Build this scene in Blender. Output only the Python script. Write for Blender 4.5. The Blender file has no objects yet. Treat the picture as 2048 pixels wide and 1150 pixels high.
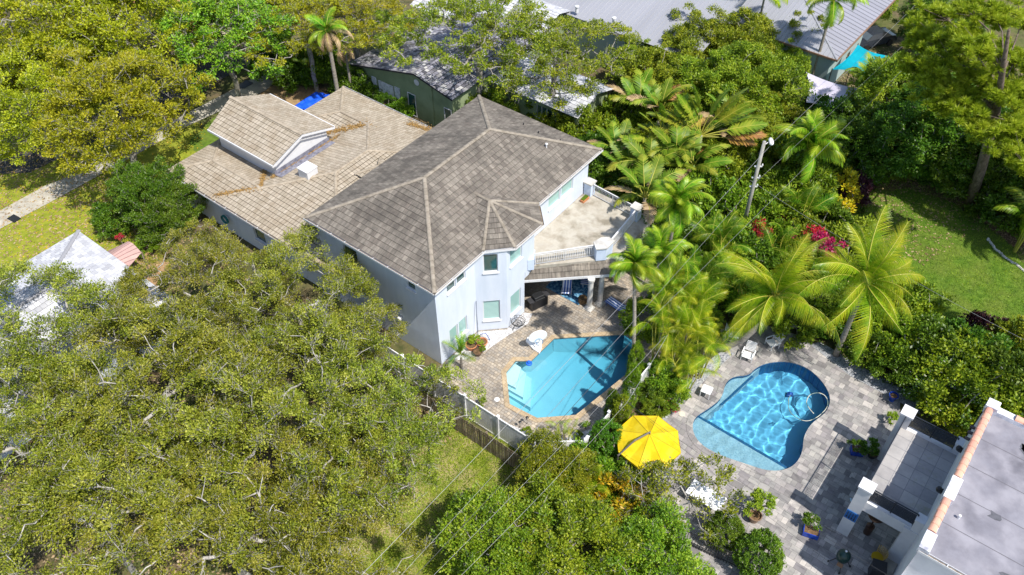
import bpy, math, random
import numpy as np
from mathutils import Vector, Matrix
from mathutils.geometry import tessellate_polygon

# ------------------------------------------------------------------ camera
SC = bpy.context.scene
CAM_H = 42.0
FPX = 1700.0
PITCH, ROLL, YAW = math.radians(45.683), math.radians(0.49), math.radians(128.215)
_h = np.array([math.cos(YAW), math.sin(YAW), 0.0]); _up = np.array([0, 0, 1.0])
_fw = math.cos(PITCH) * _h - math.sin(PITCH) * _up
_r = np.cross(_fw, _up); _r /= np.linalg.norm(_r)
_d = np.cross(_fw, _r)
_r2 = math.cos(ROLL) * _r + math.sin(ROLL) * _d
_d2 = -math.sin(ROLL) * _r + math.cos(ROLL) * _d
_MR = np.array([_r2, _d2, _fw])
cam_d = bpy.data.cameras.new('camera')
cam = bpy.data.objects.new('camera', cam_d)
SC.collection.objects.link(cam)
cam_d.sensor_width = 36.0
cam_d.lens = FPX / 2048 * 36.0
cam_d.clip_end = 1000
cam.matrix_world = Matrix(((_r2[0], -_d2[0], -_fw[0], 0), (_r2[1], -_d2[1], -_fw[1], 0), (_r2[2], -_d2[2], -_fw[2], CAM_H), (0, 0, 0, 1)))
SC.camera = cam

# ------------------------------------------------------------------ light
SUN = Vector((0.62, -0.09, 1.0)).normalized()
w = bpy.data.worlds.new("World"); SC.world = w; w.use_nodes = True
wt = w.node_tree
sky = wt.nodes.new('ShaderNodeTexSky'); sky.sky_type = 'NISHITA'; sky.sun_disc = False
sky.sun_elevation = math.asin(SUN.z); sky.sun_rotation = math.atan2(SUN.x, SUN.y)
wt.links.new(sky.outputs[0], wt.nodes['Background'].inputs[0])
wt.nodes['Background'].inputs[1].default_value = 0.15
sd = bpy.data.lights.new('sun', 'SUN'); sd.energy = 4.6; sd.angle = math.radians(0.5); sd.color = (1.0, 0.95, 0.87)
sd.cycles.is_caustics_light = True
so = bpy.data.objects.new('sun', sd); SC.collection.objects.link(so)
so.rotation_euler = (-SUN).to_track_quat('-Z', 'Y').to_euler()
SC.view_settings.view_transform = 'Standard'; SC.view_settings.look = 'None'
SC.view_settings.gamma = 1; SC.view_settings.exposure = 0.42
SC.cycles.max_bounces = 6; SC.cycles.diffuse_bounces = 3; SC.cycles.glossy_bounces = 2
SC.cycles.transmission_bounces = 3; SC.cycles.transparent_max_bounces = 12
SC.cycles.caustics_reflective = False; SC.cycles.caustics_refractive = True

# ------------------------------------------------------------------ helpers
COL = SC.collection
def G(px, py, z=0.0):
    """the place in the world, at height z, that the photograph shows at this point"""
    v = _MR.T @ np.array([(px - 1024) / FPX, (py - 575) / FPX, 1.0])
    t = (z - CAM_H) / v[2]
    return Vector((v[0] * t, v[1] * t, z))

def tag(o, label=None, cat=None, group=None, kind=None):
    if label: o['label'] = label
    if cat: o['category'] = cat
    if group: o['group'] = group
    if kind: o['kind'] = kind
    return o

def thing(name, label, cat, loc=(0, 0, 0), rz=0.0, group=None):
    o = bpy.data.objects.new(name, None); COL.objects.link(o)
    o.location = loc; o.rotation_euler = (0, 0, rz); o.empty_display_size = 0.3
    return tag(o, label, cat, group)

def clone(o, name=None):
    """a copy of a thing with copies of its parts and sub-parts"""
    r = o.copy(); COL.objects.link(r)
    for ch in o.children:
        c = ch.copy(); COL.objects.link(c); c.parent = r
        for g2 in ch.children:
            d = g2.copy(); COL.objects.link(d); d.parent = c
    return r

class MB:
    def __init__(s): s.v = []; s.f = []; s.uv = None
    def poly(s, pts, uvs=None):
        n = len(s.v); s.v += [tuple(p) for p in pts]; s.f.append(tuple(range(n, n + len(pts))))
        if uvs is not None:
            if s.uv is None: s.uv = []
            s.uv += list(uvs)
    def box(s, c, size, rz=0.0, M=None):
        hx, hy, hz = size[0] / 2, size[1] / 2, size[2] / 2
        P = [(-hx, -hy, -hz), (hx, -hy, -hz), (hx, hy, -hz), (-hx, hy, -hz), (-hx, -hy, hz), (hx, -hy, hz), (hx, hy, hz), (-hx, hy, hz)]
        if M is None: M = Matrix.Translation(c) @ Matrix.Rotation(rz, 4, 'Z')
        else: M = Matrix.Translation(c) @ M.to_4x4()
        n = len(s.v); s.v += [tuple(M @ Vector(p)) for p in P]
        s.f += [tuple(n + i for i in f) for f in ((0, 3, 2, 1), (4, 5, 6, 7), (0, 1, 5, 4), (1, 2, 6, 5), (2, 3, 7, 6), (3, 0, 4, 7))]
        return s
    def bb(s, x0, x1, y0, y1, z0, z1):
        return s.box(((x0 + x1) / 2, (y0 + y1) / 2, (z0 + z1) / 2), (x1 - x0, y1 - y0, z1 - z0))
    def prism(s, pts, z0, z1, cap0=True):
        if sum(pts[i][0] * pts[(i + 1) % len(pts)][1] - pts[(i + 1) % len(pts)][0] * pts[i][1] for i in range(len(pts))) < 0: pts = list(reversed(pts))
        n = len(pts); b = len(s.v)
        s.v += [(p[0], p[1], z0) for p in pts] + [(p[0], p[1], z1) for p in pts]
        for i in range(n):
            j = (i + 1) % n; s.f.append((b + i, b + j, b + n + j, b + n + i))
        tris = tessellate_polygon([[Vector((p[0], p[1], 0)) for p in pts]])
        tris = [t if ((pts[t[1]][0] - pts[t[0]][0]) * (pts[t[2]][1] - pts[t[0]][1]) - (pts[t[2]][0] - pts[t[0]][0]) * (pts[t[1]][1] - pts[t[0]][1])) > 0 else tuple(reversed(t)) for t in tris]
        for t in tris: s.f.append(tuple(b + n + i for i in t))
        if cap0:
            for t in tris: s.f.append(tuple(b + i for i in reversed(t)))
        return s
    def tube(s, path, r, n=6, cap=True):
        path = [Vector(p) for p in path]; m = len(path)
        rs = r if isinstance(r, (list, tuple)) else [r] * m
        b = len(s.v); up = Vector((0.13, 0.21, 0.97))
        for i, p in enumerate(path):
            t = (path[min(i + 1, m - 1)] - path[max(i - 1, 0)])
            t = t.normalized() if t.length > 1e-9 else Vector((0, 0, 1))
            a = t.cross(up)
            if a.length < 0.15: a = t.cross(Vector((1, 0, 0.1)))
            a.normalize(); c = t.cross(a)
            for k in range(n):
                th = 2 * math.pi * k / n
                s.v.append(tuple(p + (a * math.cos(th) + c * math.sin(th)) * rs[i]))
        for i in range(m - 1):
            for k in range(n):
                k2 = (k + 1) % n
                s.f.append((b + i * n + k, b + i * n + k2, b + (i + 1) * n + k2, b + (i + 1) * n + k))
        if cap:
            s.f.append(tuple(b + k for k in reversed(range(n)))); s.f.append(tuple(b + (m - 1) * n + k for k in range(n)))
        return s
    def lathe(s, c, prof, n=20, M=None, cap=True):
        b = len(s.v); m = len(prof); c = Vector(c)
        for r, z in prof:
            for k in range(n):
                th = 2 * math.pi * k / n; p = Vector((r * math.cos(th), r * math.sin(th), z))
                if M is not None: p = M @ p
                s.v.append(tuple(c + p))
        for i in range(m - 1):
            for k in range(n):
                k2 = (k + 1) % n
                s.f.append((b + i * n + k, b + i * n + k2, b + (i + 1) * n + k2, b + (i + 1) * n + k))
        if cap:
            s.f.append(tuple(b + k for k in reversed(range(n)))); s.f.append(tuple(b + (m - 1) * n + k for k in range(n)))
        return s
    def mesh(s, name, mat, smooth=False):
        me = bpy.data.meshes.new(name); me.from_pydata(s.v, [], s.f)
        if s.uv is not None:
            uvl = me.uv_layers.new(name='uv')
            uvl.data.foreach_set('uv', [c for u in s.uv for c in u])
        if mat: me.materials.append(mat)
        if smooth: me.polygons.foreach_set('use_smooth', [True] * len(me.polygons))
        me.update(); return me
    def build(s, name, mat, parent=None, smooth=False, bevel=0.0, label=None):
        me = s.mesh(name, mat, smooth)
        o = bpy.data.objects.new(name, me); COL.objects.link(o)
        if parent: o.parent = parent
        if label: o['label'] = label
        if bevel > 0:
            b = o.modifiers.new('bevel', 'BEVEL'); b.width = bevel; b.segments = 2; b.limit_method = 'ANGLE'
        return o

def sheet(name, outer, holes, z, mat, parent=None, label=None):
    loops = [[Vector((p[0], p[1], 0)) for p in outer]] + [[Vector((p[0], p[1], 0)) for p in h] for h in holes]
    pts = [p for l in loops for p in l]
    tris = tessellate_polygon(loops)
    me = bpy.data.meshes.new(name)
    me.from_pydata([(p.x, p.y, z) for p in pts], [], [tuple(t) for t in tris])
    me.materials.append(mat)
    # normals up
    for p in me.polygons:
        if p.normal.z < 0: p.flip()
    me.update()
    o = bpy.data.objects.new(name, me); COL.objects.link(o)
    if parent: o.parent = parent
    if label: o['label'] = label
    return o

def smooth_loop(pts, it=2):
    pts = [Vector((p[0], p[1], 0)) for p in pts]
    for _ in range(it):
        q = []
        for i in range(len(pts)):
            a, b = pts[i], pts[(i + 1) % len(pts)]
            q += [a * .75 + b * .25, a * .25 + b * .75]
        pts = q
    return pts

def offset_loop(pts, d):
    """grow a counter-clockwise loop outward by d"""
    n = len(pts); out = []
    area = sum(pts[i][0] * pts[(i + 1) % n][1] - pts[(i + 1) % n][0] * pts[i][1] for i in range(n))
    sg = 1 if area > 0 else -1
    for i in range(n):
        a, b, c = Vector(pts[i - 1][:2]), Vector(pts[i][:2]), Vector(pts[(i + 1) % n][:2])
        e1 = (b - a).normalized(); e2 = (c - b).normalized()
        n1 = Vector((e1.y, -e1.x)) * sg; n2 = Vector((e2.y, -e2.x)) * sg
        m = (n1 + n2)
        if m.length < 1e-6: m = n1
        m.normalize(); k = d / max(0.4, m.dot(n1))
        out.append((b.x + m.x * k, b.y + m.y * k))
    return out

# ------------------------------------------------------------------ materials
def nt(name):
    m = bpy.data.materials.new(name); m.use_nodes = True
    t = m.node_tree; return m, t, t.nodes['Principled BSDF'], t.nodes, t.links

def ramp(N, cols):
    r = N.new('ShaderNodeValToRGB'); e = r.color_ramp.elements
    n = len(cols)
    for i, c in enumerate(cols):
        pos = i / (n - 1) if len(c) == 3 else c[3]
        if i < 2: el = e[i]; el.position = pos
        else: el = e.new(pos)
        el.color = (c[0], c[1], c[2], 1)
    return r

def mat_noise(name, cols, scale=3.0, detail=6, rough=0.8, bump=0.0, bscale=None, spec=0.3, metal=0.0, scale2=None, cols2=None, fac2=0.5, coord='Object', stretch=None, contrast=(0.3, 0.7)):
    m, t, b, N, L = nt(name)
    tc = N.new('ShaderNodeTexCoord'); src = tc.outputs[coord]
    if stretch:
        mp = N.new('ShaderNodeMapping'); mp.inputs['Scale'].default_value = stretch; L.new(src, mp.inputs[0]); src = mp.outputs[0]
    n = N.new('ShaderNodeTexNoise'); n.inputs['Scale'].default_value = scale; n.inputs['Detail'].default_value = detail
    n.inputs['Roughness'].default_value = 0.6
    L.new(src, n.inputs['Vector'])
    mr = N.new('ShaderNodeMapRange'); mr.inputs[1].default_value = contrast[0]; mr.inputs[2].default_value = contrast[1]
    L.new(n.outputs[0], mr.inputs[0])
    r = ramp(N, cols); L.new(mr.outputs[0], r.inputs[0]); out = r.outputs[0]
    if cols2:
        n2 = N.new('ShaderNodeTexNoise'); n2.inputs['Scale'].default_value = scale2; n2.inputs['Detail'].default_value = 4
        L.new(src, n2.inputs['Vector'])
        mr2 = N.new('ShaderNodeMapRange'); mr2.inputs[1].default_value = .4; mr2.inputs[2].default_value = .6
        L.new(n2.outputs[0], mr2.inputs[0])
        r2 = ramp(N, cols2); L.new(n2.outputs[0], r2.inputs[0])
        mx = N.new('ShaderNodeMix'); mx.data_type = 'RGBA'
        mu = N.new('ShaderNodeMath'); mu.operation = 'MULTIPLY'; mu.inputs[1].default_value = fac2
        L.new(mr2.outputs[0], mu.inputs[0]); L.new(mu.outputs[0], mx.inputs[0])
        L.new(out, mx.inputs[6]); L.new(r2.outputs[0], mx.inputs[7]); out = mx.outputs[2]
    L.new(out, b.inputs['Base Color'])
    b.inputs['Roughness'].default_value = rough; b.inputs['Metallic'].default_value = metal
    b.inputs['Specular IOR Level'].default_value = spec
    if bump:
        nb = N.new('ShaderNodeTexNoise'); nb.inputs['Scale'].default_value = bscale or scale * 3; nb.inputs['Detail'].default_value = 5
        L.new(src, nb.inputs['Vector'])
        bp = N.new('ShaderNodeBump'); bp.inputs['Strength'].default_value = 1.0; bp.inputs['Distance'].default_value = bump
        L.new(nb.outputs[0], bp.inputs['Height']); L.new(bp.outputs[0], b.inputs['Normal'])
    return m

def mat_brick(name, cols, bw, rh, mortar, msize=0.008, rough=0.8, coord='UV', offset=0.5, noise=0.35, ncols=None, nscale=1.2, rot=0.0, bump=0.01, squash=1.0, freq=2, stains=None, stretch=(1,1,1)):
    """blocks, tiles and pavers: every block picks its own tone, joints between"""
    m, t, b, N, L = nt(name)
    tc = N.new('ShaderNodeTexCoord')
    mp = N.new('ShaderNodeMapping'); mp.inputs['Rotation'].default_value = (0, 0, rot); L.new(tc.outputs[coord], mp.inputs[0])
    # a brick texture with black and white tiles gives a random value per block
    bt = N.new('ShaderNodeTexBrick'); bt.offset = offset; bt.squash = squash; bt.squash_frequency = freq
    for k, v in (('Scale', 1.0), ('Mortar Size', msize), ('Mortar Smooth', 0.1), ('Bias', 0.0), ('Brick Width', bw), ('Row Height', rh)):
        bt.inputs[k].default_value = v
    bt.inputs['Color1'].default_value = (0, 0, 0, 1); bt.inputs['Color2'].default_value = (1, 1, 1, 1); bt.inputs['Mortar'].default_value = (.5, .5, .5, 1)
    L.new(mp.outputs[0], bt.inputs['Vector'])
    r = ramp(N, cols); L.new(bt.outputs['Color'], r.inputs[0])
    n = N.new('ShaderNodeTexNoise'); n.inputs['Scale'].default_value = nscale; n.inputs['Detail'].default_value = 8; n.inputs['Roughness'].default_value = .7
    mp2 = N.new('ShaderNodeMapping'); mp2.inputs['Scale'].default_value = stretch; L.new(mp.outputs[0], mp2.inputs[0])
    L.new(mp2.outputs[0], n.inputs['Vector'])
    mr = N.new('ShaderNodeMapRange'); mr.inputs[1].default_value = .3; mr.inputs[2].default_value = .7; L.new(n.outputs[0], mr.inputs[0])
    r2 = ramp(N, ncols or [(.5, .5, .5), (1.35, 1.3, 1.2)]); L.new(mr.outputs[0], r2.inputs[0])
    mx = N.new('ShaderNodeMix'); mx.data_type = 'RGBA'; mx.blend_type = 'MULTIPLY'; mx.inputs[0].default_value = noise
    L.new(r.outputs[0], mx.inputs[6]); L.new(r2.outputs[0], mx.inputs[7]); out = mx.outputs[2]
    if stains:
        sc, col, lo, hi = stains
        ns = N.new('ShaderNodeTexNoise'); ns.inputs['Scale'].default_value = sc; ns.inputs['Detail'].default_value = 9; ns.inputs['Roughness'].default_value = .75
        L.new(tc.outputs['Object'], ns.inputs['Vector'])
        ms = N.new('ShaderNodeMapRange'); ms.inputs[1].default_value = lo; ms.inputs[2].default_value = hi; L.new(ns.outputs[0], ms.inputs[0])
        mz = N.new('ShaderNodeMix'); mz.data_type = 'RGBA'; L.new(ms.outputs[0], mz.inputs[0]); L.new(out, mz.inputs[6]); mz.inputs[7].default_value = (*col, 1); out = mz.outputs[2]
    mm = N.new('ShaderNodeMix'); mm.data_type = 'RGBA'; L.new(bt.outputs['Fac'], mm.inputs[0])
    L.new(out, mm.inputs[6]); mm.inputs[7].default_value = (*mortar, 1)
    L.new(mm.outputs[2], b.inputs['Base Color']); b.inputs['Roughness'].default_value = rough; b.inputs['Specular IOR Level'].default_value = .25
    if bump:
        sb = N.new('ShaderNodeMath'); sb.operation = 'MULTIPLY_ADD'; sb.inputs[1].default_value = -1.0; sb.inputs[2].default_value = 1.0
        L.new(bt.outputs['Fac'], sb.inputs[0])
        ad = N.new('ShaderNodeMath'); ad.operation = 'MULTIPLY_ADD'; ad.inputs[1].default_value = .5; L.new(n.outputs[0], ad.inputs[0]); L.new(sb.outputs[0], ad.inputs[2])
        bp = N.new('ShaderNodeBump'); bp.inputs['Distance'].default_value = bump; L.new(ad.outputs[0], bp.inputs['Height']); L.new(bp.outputs[0], b.inputs['Normal'])
    return m

def mat_leaf(name, cols, scale=0.6, trans=0.35, rough=0.45, island=0.6, hue=0.02, spec=0.35):
    """leaves: a tone for every leaf, broader tones for every clump, light passing through"""
    m, t, b, N, L = nt(name)
    g = N.new('ShaderNodeNewGeometry'); tc = N.new('ShaderNodeTexCoord'); oi = N.new('ShaderNodeObjectInfo')
    n = N.new('ShaderNodeTexNoise'); n.inputs['Scale'].default_value = scale; n.inputs['Detail'].default_value = 3
    L.new(tc.outputs['Object'], n.inputs['Vector'])
    mr = N.new('ShaderNodeMapRange'); mr.inputs[1].default_value = .35; mr.inputs[2].default_value = .65; L.new(n.outputs[0], mr.inputs[0])
    mx = N.new('ShaderNodeMix'); mx.data_type = 'FLOAT'; mx.inputs[0].default_value = island
    L.new(mr.outputs[0], mx.inputs[2]); L.new(g.outputs['Random Per Island'], mx.inputs[3])
    r = ramp(N, cols); L.new(mx.outputs[0], r.inputs[0])
    hs = N.new('ShaderNodeHueSaturation')
    m1 = N.new('ShaderNodeMapRange'); m1.inputs[3].default_value = .5 - hue; m1.inputs[4].default_value = .5 + hue; L.new(oi.outputs['Random'], m1.inputs[0]); L.new(m1.outputs[0], hs.inputs['Hue'])
    m2 = N.new('ShaderNodeMapRange'); m2.inputs[3].default_value = .85; m2.inputs[4].default_value = 1.15; L.new(oi.outputs['Random'], m2.inputs[0]); L.new(m2.outputs[0], hs.inputs['Value'])
    L.new(r.outputs[0], hs.inputs['Color'])
    L.new(hs.outputs[0], b.inputs['Base Color']); b.inputs['Roughness'].default_value = rough; b.inputs['Specular IOR Level'].default_value = spec
    tr = N.new('ShaderNodeBsdfTranslucent'); L.new(hs.outputs[0], tr.inputs[0])
    ms = N.new('ShaderNodeMixShader'); ms.inputs[0].default_value = trans
    L.new(b.outputs[0], ms.inputs[1]); L.new(tr.outputs[0], ms.inputs[2]); L.new(ms.outputs[0], N['Material Output'].inputs[0])
    return m

def mat_plain(name, col, rough=0.5, metal=0.0, spec=0.5, var=0.12, scale=4.0):
    c2 = tuple(c * (1 - var) for c in col); c3 = tuple(min(1, c * (1 + var * .5)) for c in col)
    return mat_noise(name, [c2, col, c3], scale=scale, rough=rough, metal=metal, spec=spec)

def mat_stripes(name, c1, c2, period, axis=0, duty=.5, rough=.7):
    m, t, b, N, L = nt(name)
    tc = N.new('ShaderNodeTexCoord'); sp = N.new('ShaderNodeSeparateXYZ'); L.new(tc.outputs['Object'], sp.inputs[0])
    a = N.new('ShaderNodeMath'); a.operation = 'DIVIDE'; a.inputs[1].default_value = period; L.new(sp.outputs[axis], a.inputs[0])
    f = N.new('ShaderNodeMath'); f.operation = 'FRACT'; L.new(a.outputs[0], f.inputs[0])
    g = N.new('ShaderNodeMath'); g.operation = 'GREATER_THAN'; g.inputs[1].default_value = duty; L.new(f.outputs[0], g.inputs[0])
    mx = N.new('ShaderNodeMix'); mx.data_type = 'RGBA'; L.new(g.outputs[0], mx.inputs[0]); mx.inputs[6].default_value = (*c1, 1); mx.inputs[7].default_value = (*c2, 1)
    L.new(mx.outputs[2], b.inputs['Base Color']); b.inputs['Roughness'].default_value = rough
    return m

def mat_refract(name, tint):
    m, t, b, N, L = nt(name)
    g = N.new('ShaderNodeBsdfGlass'); g.inputs['IOR'].default_value = 1.33; g.inputs['Roughness'].default_value = 0; g.inputs['Color'].default_value = (*tint, 1)
    L.new(g.outputs[0], N['Material Output'].inputs[0]); N.remove(b); return m

def mat_water(name, tint, wave=2.2, dist=0.03, detail=3):
    m, t, b, N, L = nt(name)
    tc = N.new('ShaderNodeTexCoord')
    n = N.new('ShaderNodeTexNoise'); n.inputs['Scale'].default_value = wave; n.inputs['Detail'].default_value = detail; n.inputs['Distortion'].default_value = .6
    L.new(tc.outputs['Object'], n.inputs['Vector'])
    bp = N.new('ShaderNodeBump'); bp.inputs['Distance'].default_value = dist; L.new(n.outputs[0], bp.inputs['Height'])
    fr = N.new('ShaderNodeFresnel'); fr.inputs[0].default_value = 1.33; L.new(bp.outputs[0], fr.inputs['Normal'])
    tr = N.new('ShaderNodeBsdfTransparent'); tr.inputs[0].default_value = (*tint, 1)
    gl = N.new('ShaderNodeBsdfGlossy'); gl.inputs['Roughness'].default_value = .03; L.new(bp.outputs[0], gl.inputs['Normal'])
    ms = N.new('ShaderNodeMixShader'); L.new(fr.outputs[0], ms.inputs[0]); L.new(tr.outputs[0], ms.inputs[1]); L.new(gl.outputs[0], ms.inputs[2])
    L.new(ms.outputs[0], N['Material Output'].inputs[0]); N.remove(b)
    return m

MT = {}
MT['stucco'] = mat_noise('stucco', [(.54, .60, .69), (.60, .65, .735), (.65, .695, .765)], scale=1.1, rough=.9, bump=.004, bscale=60, spec=.15, cols2=[(.38, .42, .48), (.52, .57, .64)], scale2=2.6, fac2=.16, stretch=(1, 1, .25), detail=9)
MT['white'] = mat_plain('white_paint', (.66, .66, .67), rough=.5, var=.06)
MT['white_dirty'] = mat_noise('white_masonry', [(.34, .32, .29), (.50, .485, .455), (.60, .59, .57)], scale=1.6, detail=10, rough=.85, bump=.004, bscale=40)
MT['roof_main'] = mat_brick('roof_tile_grey', [(.145, .125, .107), (.19, .168, .143), (.235, .21, .178), (.165, .146, .126)], .30, .36, (.055, .05, .045), msize=.007, noise=.9, nscale=1.5, ncols=[(.55, .54, .53), (.95, .94, .92), (1.55, 1.5, 1.45)], stretch=(3.2, .28, 1), bump=.010, stains=(.5, (.07, .062, .053), .44, .72))
MT['roof_low'] = mat_brick('roof_tile_beige', [(.31, .265, .20), (.37, .32, .25), (.42, .365, .29), (.34, .29, .225)], .28, .36, (.085, .065, .04), msize=.012, noise=.7, nscale=1.6, stretch=(2.5, .4, 1), ncols=[(.72, .68, .62), (1, 1, 1), (1.2, 1.15, 1.1)], offset=0.0, stains=(.7, (.24, .18, .115), .48, .78), bump=.012)
MT['cap_main'] = mat_noise('ridge_cap_main', [(.17, .145, .11), (.26, .225, .18), (.33, .29, .235)], scale=2.5, rough=.9, bump=.01)
MT['cap_low'] = mat_noise('ridge_cap_low', [(.25, .205, .15), (.35, .295, .225), (.42, .36, .28)], scale=2.5, rough=.9, bump=.01)
MT['roof_white'] = mat_brick('roof_tile_white', [(.44, .44, .46), (.58, .58, .60), (.66, .66, .68)], .34, .36, (.30, .30, .32), msize=.008, noise=.7, nscale=.8, ncols=[(.55, .57, .62), (1, 1, 1)], bump=.012)
MT['roof_slate'] = mat_brick('roof_tile_slate', [(.14, .14, .18), (.30, .30, .36), (.08, .08, .10), (.50, .50, .52)], .34, .36, (.03, .03, .035), msize=.012, noise=.7, nscale=.9, bump=.012)
MT['glass'] = None
def mat_glass(name, col, rough=.06):
    m, t, b, N, L = nt(name); b.inputs['Base Color'].default_value = (*col, 1); b.inputs['Roughness'].default_value = rough
    b.inputs['Specular IOR Level'].default_value = .9; b.inputs['Coat Weight'].default_value = .3; return m
MT['glass'] = mat_glass('window_glass', (.02, .075, .075))
MT['blind'] = mat_stripes('blind_slats', (.42, .62, .58), (.22, .38, .36), .11, axis=2, duty=.62, rough=.35)
MT['glass_pale'] = mat_glass('window_glass_over_blind', (.30, .50, .47), .12)
MT['dark'] = mat_plain('black_metal', (.018, .018, .02), rough=.4)
MT['wood'] = mat_noise('weathered_wood', [(.10, .07, .045), (.22, .17, .115), (.33, .28, .22)], scale=2.0, detail=9, rough=.9, stretch=(3, 3, .35), bump=.004)
MT['bark'] = mat_noise('oak_bark', [(.12, .105, .09), (.26, .24, .21), (.40, .375, .34)], scale=5, detail=8, rough=.95, bump=.01)
MT['twig'] = mat_noise('pale_twig_bark', [(.20, .185, .16), (.36, .34, .31), (.54, .52, .48)], scale=3, detail=6, rough=.95)
MT['bark_pine'] = mat_noise('pine_bark', [(.06, .045, .035), (.15, .115, .09), (.24, .19, .15)], scale=6, detail=9, rough=.95, bump=.02, stretch=(1, 1, .4))
MT['palm_bark'] = mat_noise('palm_bark', [(.15, .125, .10), (.28, .25, .21), (.36, .33, .28)], scale=5, detail=6, rough=.9, stretch=(.5, .5, 4), bump=.01)
# ------------------------------------------------------------------ plants: mesh makers
MT['leaf_oak'] = mat_leaf('oak_leaves', [(0.06, 0.085, 0.008), (0.16, 0.205, 0.014), (0.33, 0.36, 0.03), (0.52, 0.51, 0.09)], trans=.32)
MT['leaf_oak_yellow'] = mat_leaf('yellow_oak_leaves', [(.11,.14,.006),(.28,.31,.01),(.48,.48,.02),(.63,.57,.04)], trans=.42)
MT['leaf_mid'] = mat_leaf('olive_green_leaves', [(0.05, 0.1, 0.006), (0.17, 0.25, 0.012), (0.34, 0.41, 0.02), (0.52, 0.52, 0.05)], trans=.42)
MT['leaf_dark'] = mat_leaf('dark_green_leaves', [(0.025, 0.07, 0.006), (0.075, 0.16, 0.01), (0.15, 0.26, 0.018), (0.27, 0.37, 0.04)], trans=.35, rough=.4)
MT['leaf_bright'] = mat_leaf('bright_green_leaves', [(.045,.11,.006),(.13,.25,.012),(.27,.40,.02),(.46,.54,.05)], trans=.35)
MT['leaf_lime'] = mat_leaf('lime_green_leaves', [(0.09, 0.17, 0.01), (0.22, 0.32, 0.015), (0.36, 0.45, 0.03), (0.52, 0.56, 0.05)], trans=.35)
MT['leaf_pine'] = mat_leaf('pine_needles', [(.10,.17,.01),(.26,.37,.015),(.42,.52,.03),(.55,.60,.06)], trans=.42)
MT['leaf_topiary'] = mat_leaf('topiary_leaves', [(0.04, 0.11, 0.008), (0.1, 0.21, 0.012), (0.19, 0.33, 0.02), (0.3, 0.42, 0.03)], trans=.3)
MT['leaf_croton'] = mat_leaf('yellow_croton_leaves', [(0.12, 0.2, 0.01), (0.42, 0.36, 0.012), (0.7, 0.52, 0.02), (0.72, 0.38, 0.02)], trans=.3, island=.85)
MT['leaf_red'] = mat_leaf('magenta_leaves', [(.18, .01, .04), (.50, .02, .10), (.70, .05, .15), (.35, .02, .05)], trans=.35, island=.85)
MT['leaf_purple'] = mat_leaf('purple_leaves', [(.03, .010, .015), (.07, .02, .025), (.12, .03, .03)], trans=.2)
MT['leaf_flower'] = mat_leaf('green_leaves_with_white_flowers', [(.05, .11, .01), (.11, .20, .015), (.20, .29, .03), (.26, .33, .04, .93), (.85, .85, .75, .94)], trans=.3, island=1.0)
MT['leaf_dead'] = mat_leaf('dead_leaves', [(0.192, 0.12, 0.06), (0.408, 0.288, 0.156), (0.6, 0.456, 0.288)], trans=.2, rough=.8, hue=.005)
MT['frond_coco'] = mat_leaf('coconut_frond', [(0.07, 0.17, 0.006), (0.16, 0.31, 0.01), (0.32, 0.44, 0.015), (0.58, 0.56, 0.03)], trans=.42, scale=.5, island=.3, rough=.32, hue=.008)
MT['frond_green'] = mat_leaf('green_palm_frond', [(0.03, 0.11, 0.006), (0.1, 0.24, 0.01), (0.22, 0.38, 0.015), (0.42, 0.5, 0.03)], trans=.38, scale=.8, island=.35, rough=.35)
MT['frond_lime'] = mat_leaf('yellow_green_palm_frond', [(0.07, 0.17, 0.006), (0.2, 0.34, 0.01), (0.4, 0.5, 0.015), (0.66, 0.6, 0.03)], trans=.4, scale=.8, island=.35, rough=.35)
MT['banana'] = mat_leaf('banana_leaf', [(0.04, 0.1, 0.008), (0.1, 0.2, 0.012), (0.2, 0.31, 0.02), (0.38, 0.4, 0.04)], trans=.35, scale=.7, island=.3, rough=.45, spec=.3)
MT['banana_dry'] = mat_leaf('yellowing_banana_leaf', [(0.24, 0.228, 0.024), (0.456, 0.336, 0.036), (0.504, 0.288, 0.084), (0.432, 0.264, 0.12)], trans=.35, scale=.9, island=.4, rough=.5)
MT['rachis'] = mat_plain('palm_midrib', (.42, .40, .06), rough=.4)

def np_mesh(name, V, F, mat, smooth=False):
    """V (n,3); F (m,4) or (m,3)"""
    me = bpy.data.meshes.new(name)
    V = np.asarray(V, np.float32); F = np.asarray(F, np.int32)
    k = F.shape[1]
    me.vertices.add(len(V)); me.vertices.foreach_set('co', V.ravel())
    me.loops.add(F.size); me.loops.foreach_set('vertex_index', F.ravel())
    me.polygons.add(len(F)); me.polygons.foreach_set('loop_start', np.arange(0, F.size, k, dtype=np.int32))
    if smooth: me.polygons.foreach_set('use_smooth', np.ones(len(F), bool))
    me.materials.append(mat); me.update(calc_edges=True); return me

def norm(a): return a / np.maximum(1e-9, np.linalg.norm(a, axis=1, keepdims=True))

def leaves(C, D, Nn, ln, wd):
    """diamond leaves: centres C, pointing D, facing Nn"""
    n = len(C); D = norm(D); S = norm(np.cross(D, Nn)); ln = np.asarray(ln).reshape(-1, 1); wd = np.asarray(wd).reshape(-1, 1)
    U = np.cross(S, D)
    a = C - D * ln * .5; b = C + S * wd * .5 + U * wd * .12 - D * ln * .05; c = C + D * ln * .5; d = C - S * wd * .5 + U * wd * .12 - D * ln * .05
    V = np.stack([a, b, c, d], 1).reshape(-1, 3); F = np.arange(4 * n).reshape(n, 4)
    return V, F

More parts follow.
